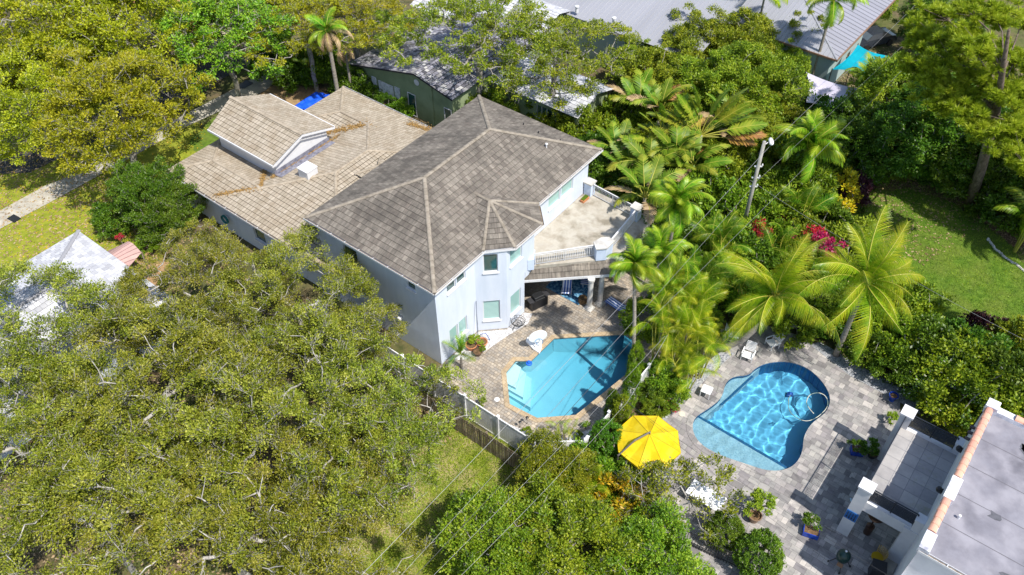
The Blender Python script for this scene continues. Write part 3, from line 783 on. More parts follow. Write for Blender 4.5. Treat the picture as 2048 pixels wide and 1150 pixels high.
# low wing roofs
LZ = 3.4; R0, R1 = (-39.3, 29.9, 4.85), (-39.3, 33.1, 4.85); m = MB()
roof(m, [(-45.6, 23.6, LZ), (-33.0, 23.6, LZ), R0]); roof(m, [(-33, 23.6, LZ), (-33, 39.4, LZ), R1, R0], (0, 1, 0))
roof(m, [(-45.6, 23.6, LZ), R0, R1, (-42.3, 36.1, 4.16), (-45.6, 32.8, LZ)], (0, 1, 0))
roof(m, [(-50.9, 23.6, LZ), (-45.6, 23.6, LZ), (-43.1, 26.1, 3.98), (-48.4, 26.1, 3.98)], lift=.01)
roof(m, [(-50.9, 23.6, LZ), (-48.4, 26.1, 3.98), (-50.9, 28.6, LZ)], (0, 1, 0)); roof(m, [(-50.9, 28.6, LZ), (-48.4, 26.1, 3.98), (-43.1, 26.1, 3.98), (-45.6, 28.6, LZ)])
roof(m, [(-48.6, 32.8, LZ), (-45.6, 32.8, LZ), (-42.3, 36.1, 4.16), (-45.3, 36.1, 4.16)]); roof(m, [(-48.6, 32.8, LZ), (-45.3, 36.1, 4.16), (-48.6, 39.4, LZ)], (0, 1, 0))
roof(m, [(-48.6, 39.4, LZ), (-45.3, 36.1, 4.16), (-42.3, 36.1, 4.16), (-42.3, 39.4, LZ)]); roof(m, [(-42.3, 39.4, LZ), (-42.3, 36.1, 4.16), R1, (-33, 39.4, LZ)])
# flat strip between the two left wings, under the raised roof
roof(m, [(-50.9, 28.6, 3.42), (-45.6, 28.6, 3.42), (-45.6, 32.8, 3.42), (-50.9, 32.8, 3.42)], (1, 0, 0))
# little cross gable against the tall wall
roof(m, [(-38.2, 30.7, 4.7), (-35.0, 30.7, 4.7), (-35.0, 31.9, 5.2), (-37.1, 31.9, 5.2)]); roof(m, [(-38.2, 33.1, 4.7), (-35.0, 33.1, 4.7), (-35.0, 31.9, 5.2), (-37.1, 31.9, 5.2)])
lr = HB(m, 'low_roof', MT['roof_low'], label='beige tiled roof of the single-storey wing with orange leaf litter')
m = MB()
for p, q in (((-45.6, 23.6, LZ), R0), ((-33, 23.6, LZ), R0), (R0, R1), (R1, (-42.3, 36.1, 4.16)), ((-42.3, 36.1, 4.16), (-45.3, 36.1, 4.16)), ((-48.6, 32.8, LZ), (-45.3, 36.1, 4.16)), ((-48.6, 39.4, LZ), (-45.3, 36.1, 4.16)), (R1, (-33, 39.4, LZ)),
             ((-50.9, 23.6, LZ), (-48.4, 26.1, 3.98)), ((-50.9, 28.6, LZ), (-48.4, 26.1, 3.98)), ((-48.4, 26.1, 3.98), (-43.1, 26.1, 3.98))):
    caps(m, p, q, .115, .4)
o = m.build('ridge_tiles', MT['cap_low']); o.parent = lr; o.data.transform(Matrix.Translation(H0)); m = MB()
for p, q in (((-35, 31.9, 5.2), (-37.1, 31.9, 5.2)), ((-37.1, 31.9, 5.2), (-38.2, 30.7, 4.7))): caps(m, p, q, .115, .4)
o = m.build('ridge_tiles', MT['cap_low']); o.parent = lr; o.data.transform(Matrix.Translation(H0))
# leaf litter lying in the valleys
MT['litter'] = mat_noise('fallen_leaves', [(.16, .09, .03), (.30, .18, .06), (.42, .28, .11)], scale=9, detail=8, rough=.95)
rng = np.random.default_rng(5); Cs = []
def litter_line(p, q, wid, n):
    p, q = np.array(p, float), np.array(q, float); t = rng.uniform(0, 1, (n, 1)); c = p * (1 - t) + q * t
    wv = wid * (0.3 + 1.6 * np.abs(np.sin(t * 9 + p[0]) * np.sin(t * 23 + p[1])))
    c[:, :2] += rng.normal(0, 1, (n, 2)) * wv * .5; c[:, 2] += rng.uniform(.05, .09, n); return c
for p, q, wd, n in (((-45.55, 28.6, 3.45), (-43.3, 26.3, 3.95), .2, 420), ((-45.5, 24.0, 3.5), (-43.1, 26.2, 3.97), .3, 450), ((-45.6, 32.9, 3.45), (-42.4, 36.0, 4.13), .45, 1300), ((-43.4, 27.3, 3.93), (-43.3, 34, 3.96), .22, 500), ((-46.5, 32.7, 3.45), (-45.5, 32.9, 3.45), .4, 500), ((-40.5, 38.6, 3.6), (-38.3, 39.2, 3.45), .4, 500), ((-50.5, 28.5, 3.45), (-45.6, 28.5, 3.42), .12, 500)):
    Cs.append(litter_line(p, q, wd, n))
Cs = np.concatenate(Cs); nD = rng.normal(0, 1, Cs.shape); nD[:, 2] *= .2; V, F = leaves(Cs, nD, np.array([0, 0, 1.]) + rng.normal(0, .25, Cs.shape), np.full(len(Cs), .13), np.full(len(Cs), .08))
o = bpy.data.objects.new('leaf_litter', np_mesh('leaf_litter', V + np.array(H0), F, MT['litter'])); COL.objects.link(o); o.parent = lr; o['kind'] = 'stuff'
for ga, gb_, gn in (((-50.9, 23.6, LZ), (-34.9, 23.6, LZ), (0, -1, 0)), ((-48.6, 39.4, LZ), (-35, 39.4, LZ), (0, 1, 0))):
    m, md = MB(), MB(); gutter(m, md, ga, gb_, gn); gt = HB(m, 'low_gutter', MT['white']); o = md.build('gutter_bed', MT['wood']); o.parent = gt; o.data.transform(Matrix.Translation(H0))
m = MB(); wall(m, (-50.3, 24.15), (-34.5, 24.15), 0, 3.38, [(8.0, 9.2, 1.0, 2.4)]); wall(m, (-50.3, 28.3), (-50.3, 24.15), 0, 3.38); HB(m, 'low_wall', MT['stucco']); m = MB(); wall(m, (-34.5, 39.0), (-48.2, 39.0), 0, 3.38); wall(m, (-48.2, 39.0), (-48.2, 33), 0, 3.38)
HB(m, 'low_wall', MT['stucco']); hwin((-50.3, 24.15), (-34.5, 24.15), (8.0, 9.2, 1.0, 2.4))
m = MB(); m.bb(-50.85, -34.7, 23.62, 24.15, 3.26, 3.3); HB(m, 'low_soffit', MT['white'])
# raised gable roof
m = MB()
roof(m, [(-50.2, 27.45, 5.2), (-43.0, 27.45, 5.2), (-43.0, 30.4, 6.15), (-50.9, 30.4, 6.15)]); roof(m, [(-50.2, 33.35, 5.2), (-43.0, 33.35, 5.2), (-43.0, 30.4, 6.15), (-50.9, 30.4, 6.15)])
rr = HB(m, 'raised_roof', MT['roof_low'], label='raised gable roof in the middle of the beige wing')
m = MB(); caps(m, (-50.9, 30.4, 6.17), (-43.0, 30.4, 6.17), .13); o = m.build('ridge_tiles', MT['cap_low']); o.parent = rr; o.data.transform(Matrix.Translation(H0))
m = MB(); m.bb(-50.2, -42.98, 27.36, 27.44, 5.06, 5.22); m.bb(-50.2, -42.98, 33.36, 33.44, 5.06, 5.22)
for y0, y1 in ((27.4, 30.4), (33.4, 30.4)):
    m.poly([(-42.95, y0, 5.0), (-42.95, y1, 5.98), (-42.95, y1, 6.17), (-42.95, y0, 5.2)]); m.poly([(-43.05, y0, 5.0), (-43.05, y1, 5.98), (-42.95, y1, 5.98), (-42.95, y0, 5.0)])
m.poly([(-43.42, 27.9, 3.6), (-43.42, 32.9, 3.6), (-43.42, 32.9, 5.15), (-43.42, 30.4, 6.05), (-43.42, 27.9, 5.15)])
m.bb(-49.8, -43.43, 27.9, 32.9, 3.4, 5.12); HB(m, 'gable_wall', MT['white'])
m = MB(); m.poly([(-43.38, 27.7, 4.0), (-42.7, 27.7, 4.12), (-42.7, 33.0, 4.12), (-43.38, 33.0, 4.0)]); m.poly([(-43.38, 27.7, 4.35), (-43.38, 27.7, 3.9), (-43.38, 33.0, 3.9), (-43.38, 33.0, 4.35)])
HB(m, 'flashing', mat_noise('bitumen_flashing', [(.10, .10, .13), (.20, .20, .25), (.30, .30, .34)], scale=4, rough=.8))
# rooftop box
q = G(618, 352, 4.35)
t = thing('roof_vent_box', 'white metal ventilation box standing on the beige low roof', 'vent box', (q.x, q.y, 4.2), 0)
m = MB(); m.box((0, 0, .45), (1.0, .95, .9)); m.build('box', MT['white'], t, bevel=.02); m = MB(); m.box((0, 0, .93), (1.08, 1.03, .07)); m.box((-.1, .1, .985), (.2, .1, .04)); m.build('lid', MT['white'], t, bevel=.02)

# ------------------------------------------------------------------ green house behind
MT['green_wall'] = mat_noise('green_stucco', [(.19, .24, .13), (.25, .31, .17), (.30, .36, .21)], scale=.8, rough=.9)
gh = thing('green_walled_house', 'sage green house with slate and white tiled roofs, half hidden by a leaning tree', 'house')
m = MB()
m.poly([(-51.3, 43.4, 0), (-42.42, 43.4, 0), (-42.42, 43.4, 4.15), (-43.9, 43.4, 4.5), (-51.3, 43.4, 2.75)]); m.poly([(-42.42, 43.4, 0), (-40.2, 43.45, 0), (-40.2, 43.45, 3.75), (-42.42, 43.4, 4.15)])
m.poly([(-40.2, 43.45, 0), (-40.2, 50, 0), (-40.2, 50, 3.75), (-40.2, 43.45, 3.75)]); m.bb(-42.55, -42.3, 43.3, 43.4, 0, 4.0)
wall(m, (-46, 48.4), (-31.3, 48.4), 0, 3.1, [(10.6, 12.2, 1.2, 2.3), (13.0, 13.9, .9, 2.2)]); wall(m, (-31.3, 48.4), (-31.3, 52.8), 0, 3.05, [(2.4, 3.5, 0.05, 2.2)]); m.poly([(-31.3, 48.4, 3.05), (-31.3, 52.8, 3.05), (-31.3, 50.6, 3.85)])
m.bb(-53, -40.5, 53.2, 63, 0, 3.2)
m.build('wall', MT['green_wall'], gh)
window(gh, (-51.3, 43.4), (-40, 43.4), (6.1, 7.0, .05, 2.25), name='door', sill=False, depth=-.02); window(gh, (-51.3, 43.4), (-40, 43.4), (10.2, 11.0, .9, 2.4), depth=-.02, sill=False)
window(gh, (-46, 48.4), (-31.3, 48.4), (10.6, 12.2, 1.2, 2.3), panes=3)
m = MB()
roof(m, [(-51.8, 43.0, 2.65), (-43.9, 43.0, 4.6), (-43.9, 55, 4.6), (-51.8, 55, 2.65)], (0, 1, 0)); roof(m, [(-39.8, 43.0, 3.72), (-43.9, 43.0, 4.6), (-43.9, 55, 4.6), (-39.8, 55, 3.72)], (0, 1, 0))
m.build('slate_roof', MT['roof_slate'], gh)
m = MB(); m.poly([(-51.85, 42.98, 2.55), (-43.9, 42.98, 4.5), (-43.9, 42.98, 4.66), (-51.85, 42.98, 2.7)]); m.poly([(-43.9, 42.98, 4.5), (-39.8, 42.98, 3.62), (-39.8, 42.98, 3.8), (-43.9, 42.98, 4.66)]); m.build('verge', MT['roof_slate'], gh)
m = MB()
roof(m, [(-46, 47.9, 3.0), (-30.9, 47.9, 3.0), (-30.9, 50.6, 3.9), (-46, 50.6, 3.9)]); roof(m, [(-46, 53.3, 3.0), (-30.9, 53.3, 3.0), (-30.9, 50.6, 3.9), (-46, 50.6, 3.9)])
roof(m, [(-54, 53.3, 3.2), (-40, 53.3, 3.2), (-40, 58, 4.8), (-54, 58, 4.8)]); roof(m, [(-54, 64, 3.2), (-40, 64, 3.2), (-40, 58, 4.8), (-54, 58, 4.8)])
m.build('white_roof', MT['roof_white'], gh)
for p in ((-44.0, 43.37, 3.6), (-31.26, 50.6, 3.3)):
    m = MB(); Mx = Matrix.Rotation(math.pi / 2, 3, 'X') if p[1] < 44 else Matrix.Rotation(math.pi / 2, 3, 'Y'); m.lathe(p, [(.26, -.02), (.28, .03), (.2, .05)], 20, Mx); m.build('round_vent', MT['white'], gh)
m = MB(); Pw = [(-49.6, 43.36), (-46.6, 43.36)]; m.bb(-49.4, -48.9, 43.3, 43.38, 1.2, 2.2); m.bb(-48.6, -46.9, 43.3, 43.38, .9, 2.1); m.bb(-46.7, -46.1, 43.3, 43.38, 1.1, 2.2)
m.build('shutter', mat_noise('flaking_white_shutter', [(.35, .37, .42), (.62, .64, .70), (.75, .76, .80)], scale=5, detail=10), gh)

# ------------------------------------------------------------------ metal-roofed house
def mat_metal_roof(name, axis, col, rust=None):
    m, t, b, N, L = nt(name); tc = N.new('ShaderNodeTexCoord')
    n = N.new('ShaderNodeTexNoise'); n.inputs['Scale'].default_value = .25; n.inputs['Detail'].default_value = 8
    mp = N.new('ShaderNodeMapping'); mp.inputs['Scale'].default_value = (3, .3, 1) if axis == 0 else (.3, 3, 1); L.new(tc.outputs['Object'], mp.inputs[0]); L.new(mp.outputs[0], n.inputs['Vector'])
    r = ramp(N, [tuple(c * .8 for c in col), col, tuple(c * 1.12 for c in col)]); L.new(n.outputs[0], r.inputs[0]); L.new(r.outputs[0], b.inputs['Base Color'])
    b.inputs['Roughness'].default_value = .55; b.inputs['Metallic'].default_value = .15; return m
MT['metal_roof'] = mat_metal_roof('ribbed_metal_roof', 0, (.32, .325, .355)); MT['metal_roof2'] = mat_metal_roof('ribbed_metal_roof_side', 1, (.30, .30, .34))
MT['sea_green'] = mat_noise('pale_green_render', [(.30, .38, .37), (.36, .45, .44)], scale=.6, rough=.9)
mh = thing('metal_roofed_house', 'long pale green house under a ribbed grey metal roof at the top of the view', 'house')
def ribbed(mb, p00, p10, p11, p01, n, h=.05, w=.05):
    """metal sheet p00-p10 along the eave, p01-p11 along the ridge, n standing seams"""
    p00, p10, p11, p01 = map(Vector, (p00, p10, p11, p01)); mb.poly([p00, p10, p11, p01])
    nn = (p10 - p00).cross(p01 - p00).normalized(); nn = nn if nn.z > 0 else -nn; e = (p10 - p00).normalized() * w / 2
    for i in range(n + 1):
        a = p00.lerp(p10, i / n); b = p01.lerp(p11, i / n); k = len(mb.v)
        mb.v += [tuple(a - e), tuple(a + nn * h), tuple(a + e), tuple(b - e), tuple(b + nn * h), tuple(b + e)]
        mb.f += [(k, k + 1, k + 4, k + 3), (k + 1, k + 2, k + 5, k + 4), (k, k + 2, k + 1)]
m = MB(); ribbed(m, (-52, 59.3, 4.2), (-27, 59.3, 4.2), (-27, 70, 6.6), (-52, 70, 6.6), 56); m.build('roof', MT['metal_roof'], mh)
hs_ = .22
def hipz(x, y): return 4.0 + hs_ * min(y - 67.0, -17.7 - x)
m = MB(); m.poly([(-30, 67, 4), (-17.7, 67, 4), (-26.7, 76, 5.98), (-30, 76, 5.98)]); n = 30
for i in range(n + 1):
    x = -30 + 12.3 * i / n; yt = min(76, 67 + (-17.7 - x)); a = Vector((x, 67, 4.0)); b = Vector((x, yt, 4 + hs_ * (yt - 67))); k = len(m.v)
    m.v += [(x - .03, a.y, a.z), (x, a.y, a.z + .06), (x + .03, a.y, a.z), (x - .03, b.y, b.z), (x, b.y, b.z + .06), (x + .03, b.y, b.z)]; m.f += [(k, k + 1, k + 4, k + 3), (k + 1, k + 2, k + 5, k + 4)]
m.build('rear_roof', MT['metal_roof'], mh)
m = MB(); m.poly([(-17.7, 67, 4), (-17.7, 85, 4), (-26.7, 76, 5.98)]); n = 30
for i in range(n + 1):
    y = 67 + 18 * i / n; xt = -17.7 - min(y - 67, 85 - y); b = Vector((xt, y, 4 + hs_ * (-17.7 - xt))); k = len(m.v)
    m.v += [(-17.7, y - .03, 4), (-17.7, y, 4.07), (-17.7, y + .03, 4), (xt, y - .03, b.z), (xt, y, b.z + .07), (xt, y + .03, b.z)]; m.f += [(k, k + 1, k + 4, k + 3), (k + 1, k + 2, k + 5, k + 4)]
m.build('side_roof', MT['metal_roof2'], mh); m = MB(); caps(m, (-17.7, 67, 4), (-26.7, 76, 5.98), .1, 1.0); m.build('hip_cap', MT['metal_roof'], mh)
m = MB(); m.bb(-17.72, -17.62, 66.9, 85, 3.86, 4.02); m.bb(-30, -17.6, 66.88, 66.96, 3.86, 4.02); m.build('rusty_gutter', mat_plain('rusty_gutter', (.22, .13, .08), rough=.8), mh)
m = MB(); wall(m, (-52, 60.2), (-27.4, 60.2), 0, 4.15, [(17.6, 19.6, 1.6, 3.2)]); wall(m, (-27.4, 60.2), (-27.4, 66.9), 0, 4.15); wall(m, (-27.4, 67.2), (-18.2, 67.2), 0, 4.0); wall(m, (-18.2, 67.2), (-18.2, 75), 0, 3.9, [(4.5, 5.3, .9, 2.2)])
m.build('wall', MT['sea_green'], mh); window(mh, (-52, 60.2), (-27.4, 60.2), (17.6, 19.6, 1.6, 3.2), panes=4, rows=2, sill=False)
for px, py in ((1154, 15), (1228, 38)):
    q = G(px, py, 5.0); m = MB(); m.lathe((q.x, q.y, 4.55), [(.16, 0), (.14, .45), (.2, .48), (.2, .6), (.05, .66)], 14); m.build('roof_vent', MT['white'], mh)

# ------------------------------------------------------------------ white-roofed garage house at the left
q0 = G(157, 462, 3.3)
wr = thing('white_roofed_house', 'house with white tiled hip roof at the left edge, partly under the grey-barked oaks', 'house')
gx, gy = q0.x, q0.y; hw = 5.2; gz2 = 3.3; rz2 = gz2 + hw * .30
A_, B_, C_, D_ = (gx, gy, gz2), (gx + 2 * hw, gy, gz2), (gx + 2 * hw, gy - 17, gz2), (gx, gy - 17, gz2); e0, e1 = (gx + hw, gy - hw, rz2), (gx + hw, gy - 17 + hw, rz2)
m = MB(); roof(m, [A_, B_, e0]); roof(m, [B_, C_, e1, e0], (0, 1, 0)); roof(m, [D_, A_, e0, e1], (0, 1, 0)); roof(m, [C_, D_, e1]); m.build('roof', MT['roof_white'], wr)
m = MB()
for p, q in ((A_, e0), (B_, e0), (C_, e1), (D_, e1), (e0, e1)): caps(m, p, q, .14, .4)
m.build('ridge_tiles', MT['roof_white'], wr); m = MB(); m.bb(gx + .4, gx + 2 * hw - .4, gy - 16.6, gy - .4, 0, gz2 - .03); m.build('wall', MT['stucco'], wr)
# pink vaulted shed
pA, pB, pC, pD = G(208, 505, 2.3), G(248, 545, 2.3), G(283, 505, 2.3), G(250, 487, 2.3)
ps = thing('vaulted_shed', 'low shed with curved pinkish ribbed metal roof beside the white-roofed house', 'shed')
m = MB(); n = 14; P0, P1 = pA, pD; Q0, Q1 = pB, pC
prev = None
for i in range(n + 1):
    f = i / n; a = P0.lerp(Q0, f) + Vector((0, 0, math.sin(math.pi * f) * .55)); b = P1.lerp(Q1, f) + Vector((0, 0, math.sin(math.pi * f) * .55)); cur = (a, b)
    if prev: m.poly([prev[0], cur[0], cur[1], prev[1]])
    prev = cur
m.build('roof', mat_brick('pink_ribbed_metal', [(.42, .27, .25), (.55, .36, .33)], .25, 40, (.25, .15, .14), msize=.02, coord='Object', noise=.4), ps, smooth=True)
m = MB()
for q in (pA, pB, pC, pD): m.bb(q.x - .05, q.x + .05, q.y - .05, q.y + .05, 0, 2.32)
m.build('post', MT['wood'], ps)
# far corner of another house, top left
fh = thing('orange_roofed_house', 'cream house with orange tiled roof glimpsed behind the trees at the top left', 'house')
q = G(300, 22, 3.0); m = MB(); m.bb(q.x - 6, q.x + 6, q.y, q.y + 8, 0, 3.0); m.build('wall', mat_plain('cream_render', (.62, .56, .42), rough=.9), fh)
m = MB(); roof(m, [(q.x - 6.5, q.y - .5, 3), (q.x + 6.5, q.y - .5, 3), (q.x + 3, q.y + 4, 4.6), (q.x - 3, q.y + 4, 4.6)]); roof(m, [(q.x + 6.5, q.y - .5, 3), (q.x + 6.5, q.y + 8.5, 3), (q.x + 3, q.y + 4, 4.6)], (0, 1, 0))
m.build('roof', mat_brick('orange_roof_tile', [(.50, .22, .10), (.62, .32, .18), (.45, .20, .12)], .3, .36, (.15, .07, .04), noise=.5), fh)
# ------------------------------------------------------------------ ground, lawns, decks
def pxl(pts, z=0.0): return [(G(x, y, z).x, G(x, y, z).y) for x, y in pts]
MT['ground'] = mat_noise('leaf_littered_soil', [(.035, .030, .018), (.08, .065, .035), (.15, .11, .06), (.07, .085, .02)], scale=1.3, detail=12, rough=1.0, bump=.03, bscale=14, cols2=[(.05, .07, .015), (.10, .14, .02)], scale2=.35, fac2=.6)
MT['lawn'] = mat_noise('mown_grass', [(.045, .10, .008), (.09, .17, .012), (.15, .24, .025)], scale=2.5, detail=12, rough=1.0, bump=.03, bscale=60, cols2=[(.14, .15, .03), (.22, .22, .05)], scale2=.5, fac2=.35)
MT['lawn_dry'] = mat_noise('patchy_dry_grass', [(.11, .16, .012), (.19, .23, .025), (.30, .29, .06)], scale=2.2, detail=12, rough=1.0, bump=.04, bscale=50, cols2=[(.33, .27, .12), (.46, .37, .20)], scale2=.42, fac2=.9)
MT['lawn_yellow'] = mat_noise('yellowing_grass', [(.12, .17, .010), (.23, .27, .018), (.35, .35, .04)], scale=1.8, detail=12, rough=1.0, bump=.03, bscale=50, cols2=[(.45, .34, .08), (.10, .16, .01)], scale2=.6, fac2=.4)
MT['mulch'] = mat_noise('needle_mulch', [(.06, .04, .02), (.15, .09, .045), (.25, .16, .09)], scale=5, detail=12, rough=1.0, bump=.03, bscale=40)
MT['concrete'] = mat_noise('worn_concrete', [(.26, .24, .20), (.40, .37, .31), (.50, .47, .40)], scale=1.6, detail=12, rough=.95, bump=.004, bscale=40)
MT['asphalt'] = mat_noise('asphalt', [(.04, .04, .04), (.075, .075, .075)], scale=3, detail=12, rough=.95)
MT['pavers'] = mat_brick('tan_pavers', [(.25, .215, .175), (.39, .33, .26), (.28, .255, .225), (.45, .385, .305)], .30, .20, (.15, .12, .09), msize=.010, coord='Object', noise=.9, nscale=1.0, stains=(.8, (.20, .185, .165), .5, .8), rot=.0, ncols=[(.5, .5, .52), (1, 1, 1), (1.3, 1.25, 1.15)], squash=.66, freq=2, bump=.008)
MT['coping'] = mat_brick('tan_coping_stone', [(.38, .29, .185), (.46, .36, .235), (.42, .335, .23)], .30, .30, (.25, .17, .1), msize=.008, coord='Object', noise=.5, bump=.005)
MT['travertine'] = mat_brick('silver_travertine', [(.17, .16, .16), (.28, .27, .26), (.37, .355, .33), (.22, .205, .21), (.46, .43, .40), (.26, .24, .245)], .61, .41, (.12, .115, .11), msize=.006, coord='Object', noise=.85, nscale=1.6, ncols=[(.45, .44, .47), (1, 1, 1), (1.2, 1.17, 1.12)], stretch=(.6, 1.8, 1), stains=(1.1, (.17, .16, .155), .5, .8), squash=.5, freq=2, bump=.004)
MT['gravel'] = mat_noise('white_marble_chips', [(.26, .25, .25), (.52, .51, .51), (.66, .65, .65)], scale=16, detail=3, rough=.9, bump=.03, bscale=18, contrast=(.38, .6))
MT['gravel_grey'] = mat_noise('grey_river_gravel', [(.10, .11, .13), (.30, .31, .33), (.46, .46, .47)], scale=13, detail=3, rough=.9, bump=.03, bscale=15, contrast=(.35, .65))

pool1 = [(-21.45, 26.0), (-21.45, 27.25), (-20.62, 27.9), (-20.62, 30.2), (-16.85, 33.5), (-15.35, 33.4), (-14.75, 31.6), (-14.75, 30.2), (-15.42, 25.97), (-17.25, 24.25), (-19.55, 24.05)]
pool1 = pxl([(1012, 745), (1031, 722), (1062, 722), (1108, 677), (1249, 669), (1276, 686), (1250, 752), (1152, 831), (1074, 837), (1019, 809)])
pool2 = smooth_loop(pxl([(1383, 862), (1387, 835), (1420, 815), (1444, 795), (1450, 765), (1468, 752), (1497, 751), (1510, 736), (1535, 725), (1572, 722), (1612, 733), (1645, 762), (1663, 795), (1655, 825), (1622, 848), (1607, 875), (1606, 905), (1590, 932), (1563, 943), (1530, 942), (1495, 930), (1440, 912), (1400, 890)]), 2)
pool2 = [(p.x, p.y) for p in pool2]
O1 = offset_loop(pool1, .30); O2 = offset_loop(pool2, .0)

deck1 = [(-26.5, 40.3), (-26.5, 30.9), (-24.72, 30.9), (-24.72, 24.1), (-24.72, 22.1), (-15.9, 22.1), (-13.8, 23.7), (-13.75, 30.6), (-13.9, 34.5), (-15.2, 37.2), (-17.5, 39.0), (-19.0, 40.3)]
deck2 = pxl([(1245, 1000), (1262, 905), (1330, 835), (1385, 775), (1440, 735), (1452, 700), (1440, 660), (1500, 640), (1600, 672), (1700, 742), (1800, 802)]) + [(.2, 36.6), (9, 36.2), (9, 20), (-6, 20), (-9.0, 23.2)]
ground = sheet('ground', [(-160, -40), (60, -40), (60, 170), (-160, 170)], [offset_loop(pool1, .02), offset_loop(pool2, .02)], -.03, MT['ground']); tag(ground, kind='structure')
def ragged(pts, seed=1, amp=.22, step=.5):
    rnd = random.Random(seed); out = []; n = len(pts)
    for i in range(n):
        a, b = Vector(pts[i]), Vector(pts[(i + 1) % n]); k = max(1, int((b - a).length / step))
        for j in range(k):
            p = a.lerp(b, j / k); out.append((p.x + rnd.uniform(-amp, amp), p.y + rnd.uniform(-amp, amp)))
    return out
def st(name, outer, z, mat, holes=()):
    if name in ('lawn', 'mulch', 'bare_soil'): outer = ragged([(p.x, p.y) for p in smooth_loop(outer, 1)], int(abs(outer[0][0]) * 10))
    return tag(sheet(name, outer, holes, z, mat), kind='structure')
st('lawn', pxl([(1560, 470), (1690, 400), (1790, 362), (1900, 385), (1960, 440), (2060, 520), (2100, 700), (1960, 760), (1820, 720), (1700, 650), (1600, 560)]), .0, MT['lawn'])
st('lawn', pxl([(420, 1200), (620, 1080), (700, 900), (860, 830), (1080, 900), (1010, 1010), (900, 1200)]), .002, MT['lawn_dry'])
st('lawn', pxl([(-120, 520), (-120, 240), (100, 200), (330, 240), (420, 250), (390, 330), (300, 470), (300, 520), (170, 640), (0, 700)]), .0, MT['lawn_yellow'])
st('lawn', pxl([(370, 270), (520, 190), (560, 200), (440, 300), (400, 320)]), .008, MT['lawn'])
st('mulch', pxl([(1690, 398), (1700, 372), (1800, 345), (1930, 372), (2060, 420), (2060, 520), (1960, 440), (1900, 400), (1790, 372)]), .006, MT['mulch'])
st('bare_soil', pxl([(300, 480), (330, 470), (345, 560), (290, 600), (250, 560)]), .01, mat_plain('orange_soil', (.34, .21, .10), rough=1))
st('bare_soil', pxl([(510, 195), (560, 160), (690, 190), (640, 240), (560, 230)]), .012, mat_plain('sandy_soil', (.30, .20, .10), rough=1, var=.4))
st('path', pxl([(-60, 490), (-60, 455), (90, 372), (185, 335), (330, 250), (480, 172), (520, 148), (560, 158), (530, 182), (380, 250), (200, 350), (110, 400)]), .03, MT['concrete'])
st('driveway', pxl([(660, 190), (700, 110), (720, 112), (745, 190), (700, 215)]), .02, MT['asphalt'])
st('road', pxl([(-60, 352), (-60, 335), (60, 300), (300, 170), (420, 90), (520, 120), (300, 230), (60, 345)]), .016, MT['asphalt'])
st('patio_path', pxl([(1200, 330), (1260, 300), (1300, 345), (1240, 390)]), .012, mat_plain('brown_soil_path', (.16, .12, .10), rough=1, var=.4))
st('pool_deck', deck1, .02, MT['pavers'], [O1])
st('pool_deck', deck2, .02, MT['travertine'], [O2])
m = MB()
st('gravel_bed', [(-24.6, 24.6), (-24.6, 27.65), (-23.25, 28.95), (-23.25, 30.85), (-22.75, 31.1), (-22.45, 30.2), (-22.9, 28.4), (-23.2, 26.6), (-23.8, 25.3)], .034, MT['gravel'])
st('gravel_bed', [(-22.3, 22.1), (-15.9, 22.1), (-13.75, 23.75), (-13.75, 29.5), (-14.25, 29.5), (-14.35, 26.0), (-15.3, 24.3), (-17.2, 23.4), (-19.2, 22.9), (-21.0, 22.6)], .034, MT['gravel'])
gb = pxl([(1285, 895), (1300, 850), (1345, 800), (1400, 735), (1440, 705), (1470, 706), (1452, 722), (1418, 752), (1372, 800), (1322, 850)])
st('gravel_border', gb, .036, MT['gravel_grey'])
st('gravel_border', pxl([(1620, 690), (1640, 684), (1730, 738), (1830, 790), (1840, 830), (1812, 812), (1700, 752)]), .036, MT['gravel_grey'])
for px, py in ((485, 172), (495, 166), (28, 437)):
    q = G(px, py, .04); m = MB(); m.box((0, 0, 0), (.9, .6, .02), 0); m.box((0, 0, .012), (.75, .45, .01), 0)
    o = m.build('manhole_cover', MT['dark']); o.location = (q.x, q.y, .045); o.rotation_euler = (0, 0, .1)
    tag(o, {485: 'dark square cover set in the path, the left of the pair by the leaning trunk', 495: 'dark square cover set in the path, the right of the pair by the leaning trunk', 28: 'dark grate in the sunny path at the left edge'}[px], 'manhole cover')

# ------------------------------------------------------------------ pools
def pool(name, loop, cop, depth, wall_mat, cope_mat, label, tint, rim=.05, wl=-.1, wave=2.2, dist=.03, rz=.02):
    t = thing(name, label, 'swimming pool', (0, 0, 0))
    n = len(loop); m = MB()
    for i in range(n):
        a, b = loop[i], loop[(i + 1) % n]; m.poly([(a[0], a[1], rim - .03), (b[0], b[1], rim - .03), (b[0], b[1], -depth), (a[0], a[1], -depth)])
    m.build('basin_wall', wall_mat, t)
    if cop:
        outer = cop; V = [(p[0], p[1], rim) for p in outer] + [(p[0], p[1], rim) for p in offset_loop(loop, -.02)]
        m = MB()
        lp = offset_loop(loop, -.02)
        for i in range(n):
            j = (i + 1) % n
            m.poly([(outer[i][0], outer[i][1], rim), (outer[j][0], outer[j][1], rim), (lp[j][0], lp[j][1], rim), (lp[i][0], lp[i][1], rim)])
            m.poly([(lp[i][0], lp[i][1], rim), (lp[j][0], lp[j][1], rim), (lp[j][0], lp[j][1], rim - .06), (lp[i][0], lp[i][1], rim - .06)])
            m.poly([(outer[i][0], outer[i][1], 0), (outer[j][0], outer[j][1], 0), (outer[j][0], outer[j][1], rim), (outer[i][0], outer[i][1], rim)])
        m.build('coping', cope_mat, t)
    return t
MT['plaster1'] = mat_noise('pale_blue_plaster', [(.50, .68, .72), (.56, .74, .78), (.60, .78, .82)], scale=.7, rough=.9)
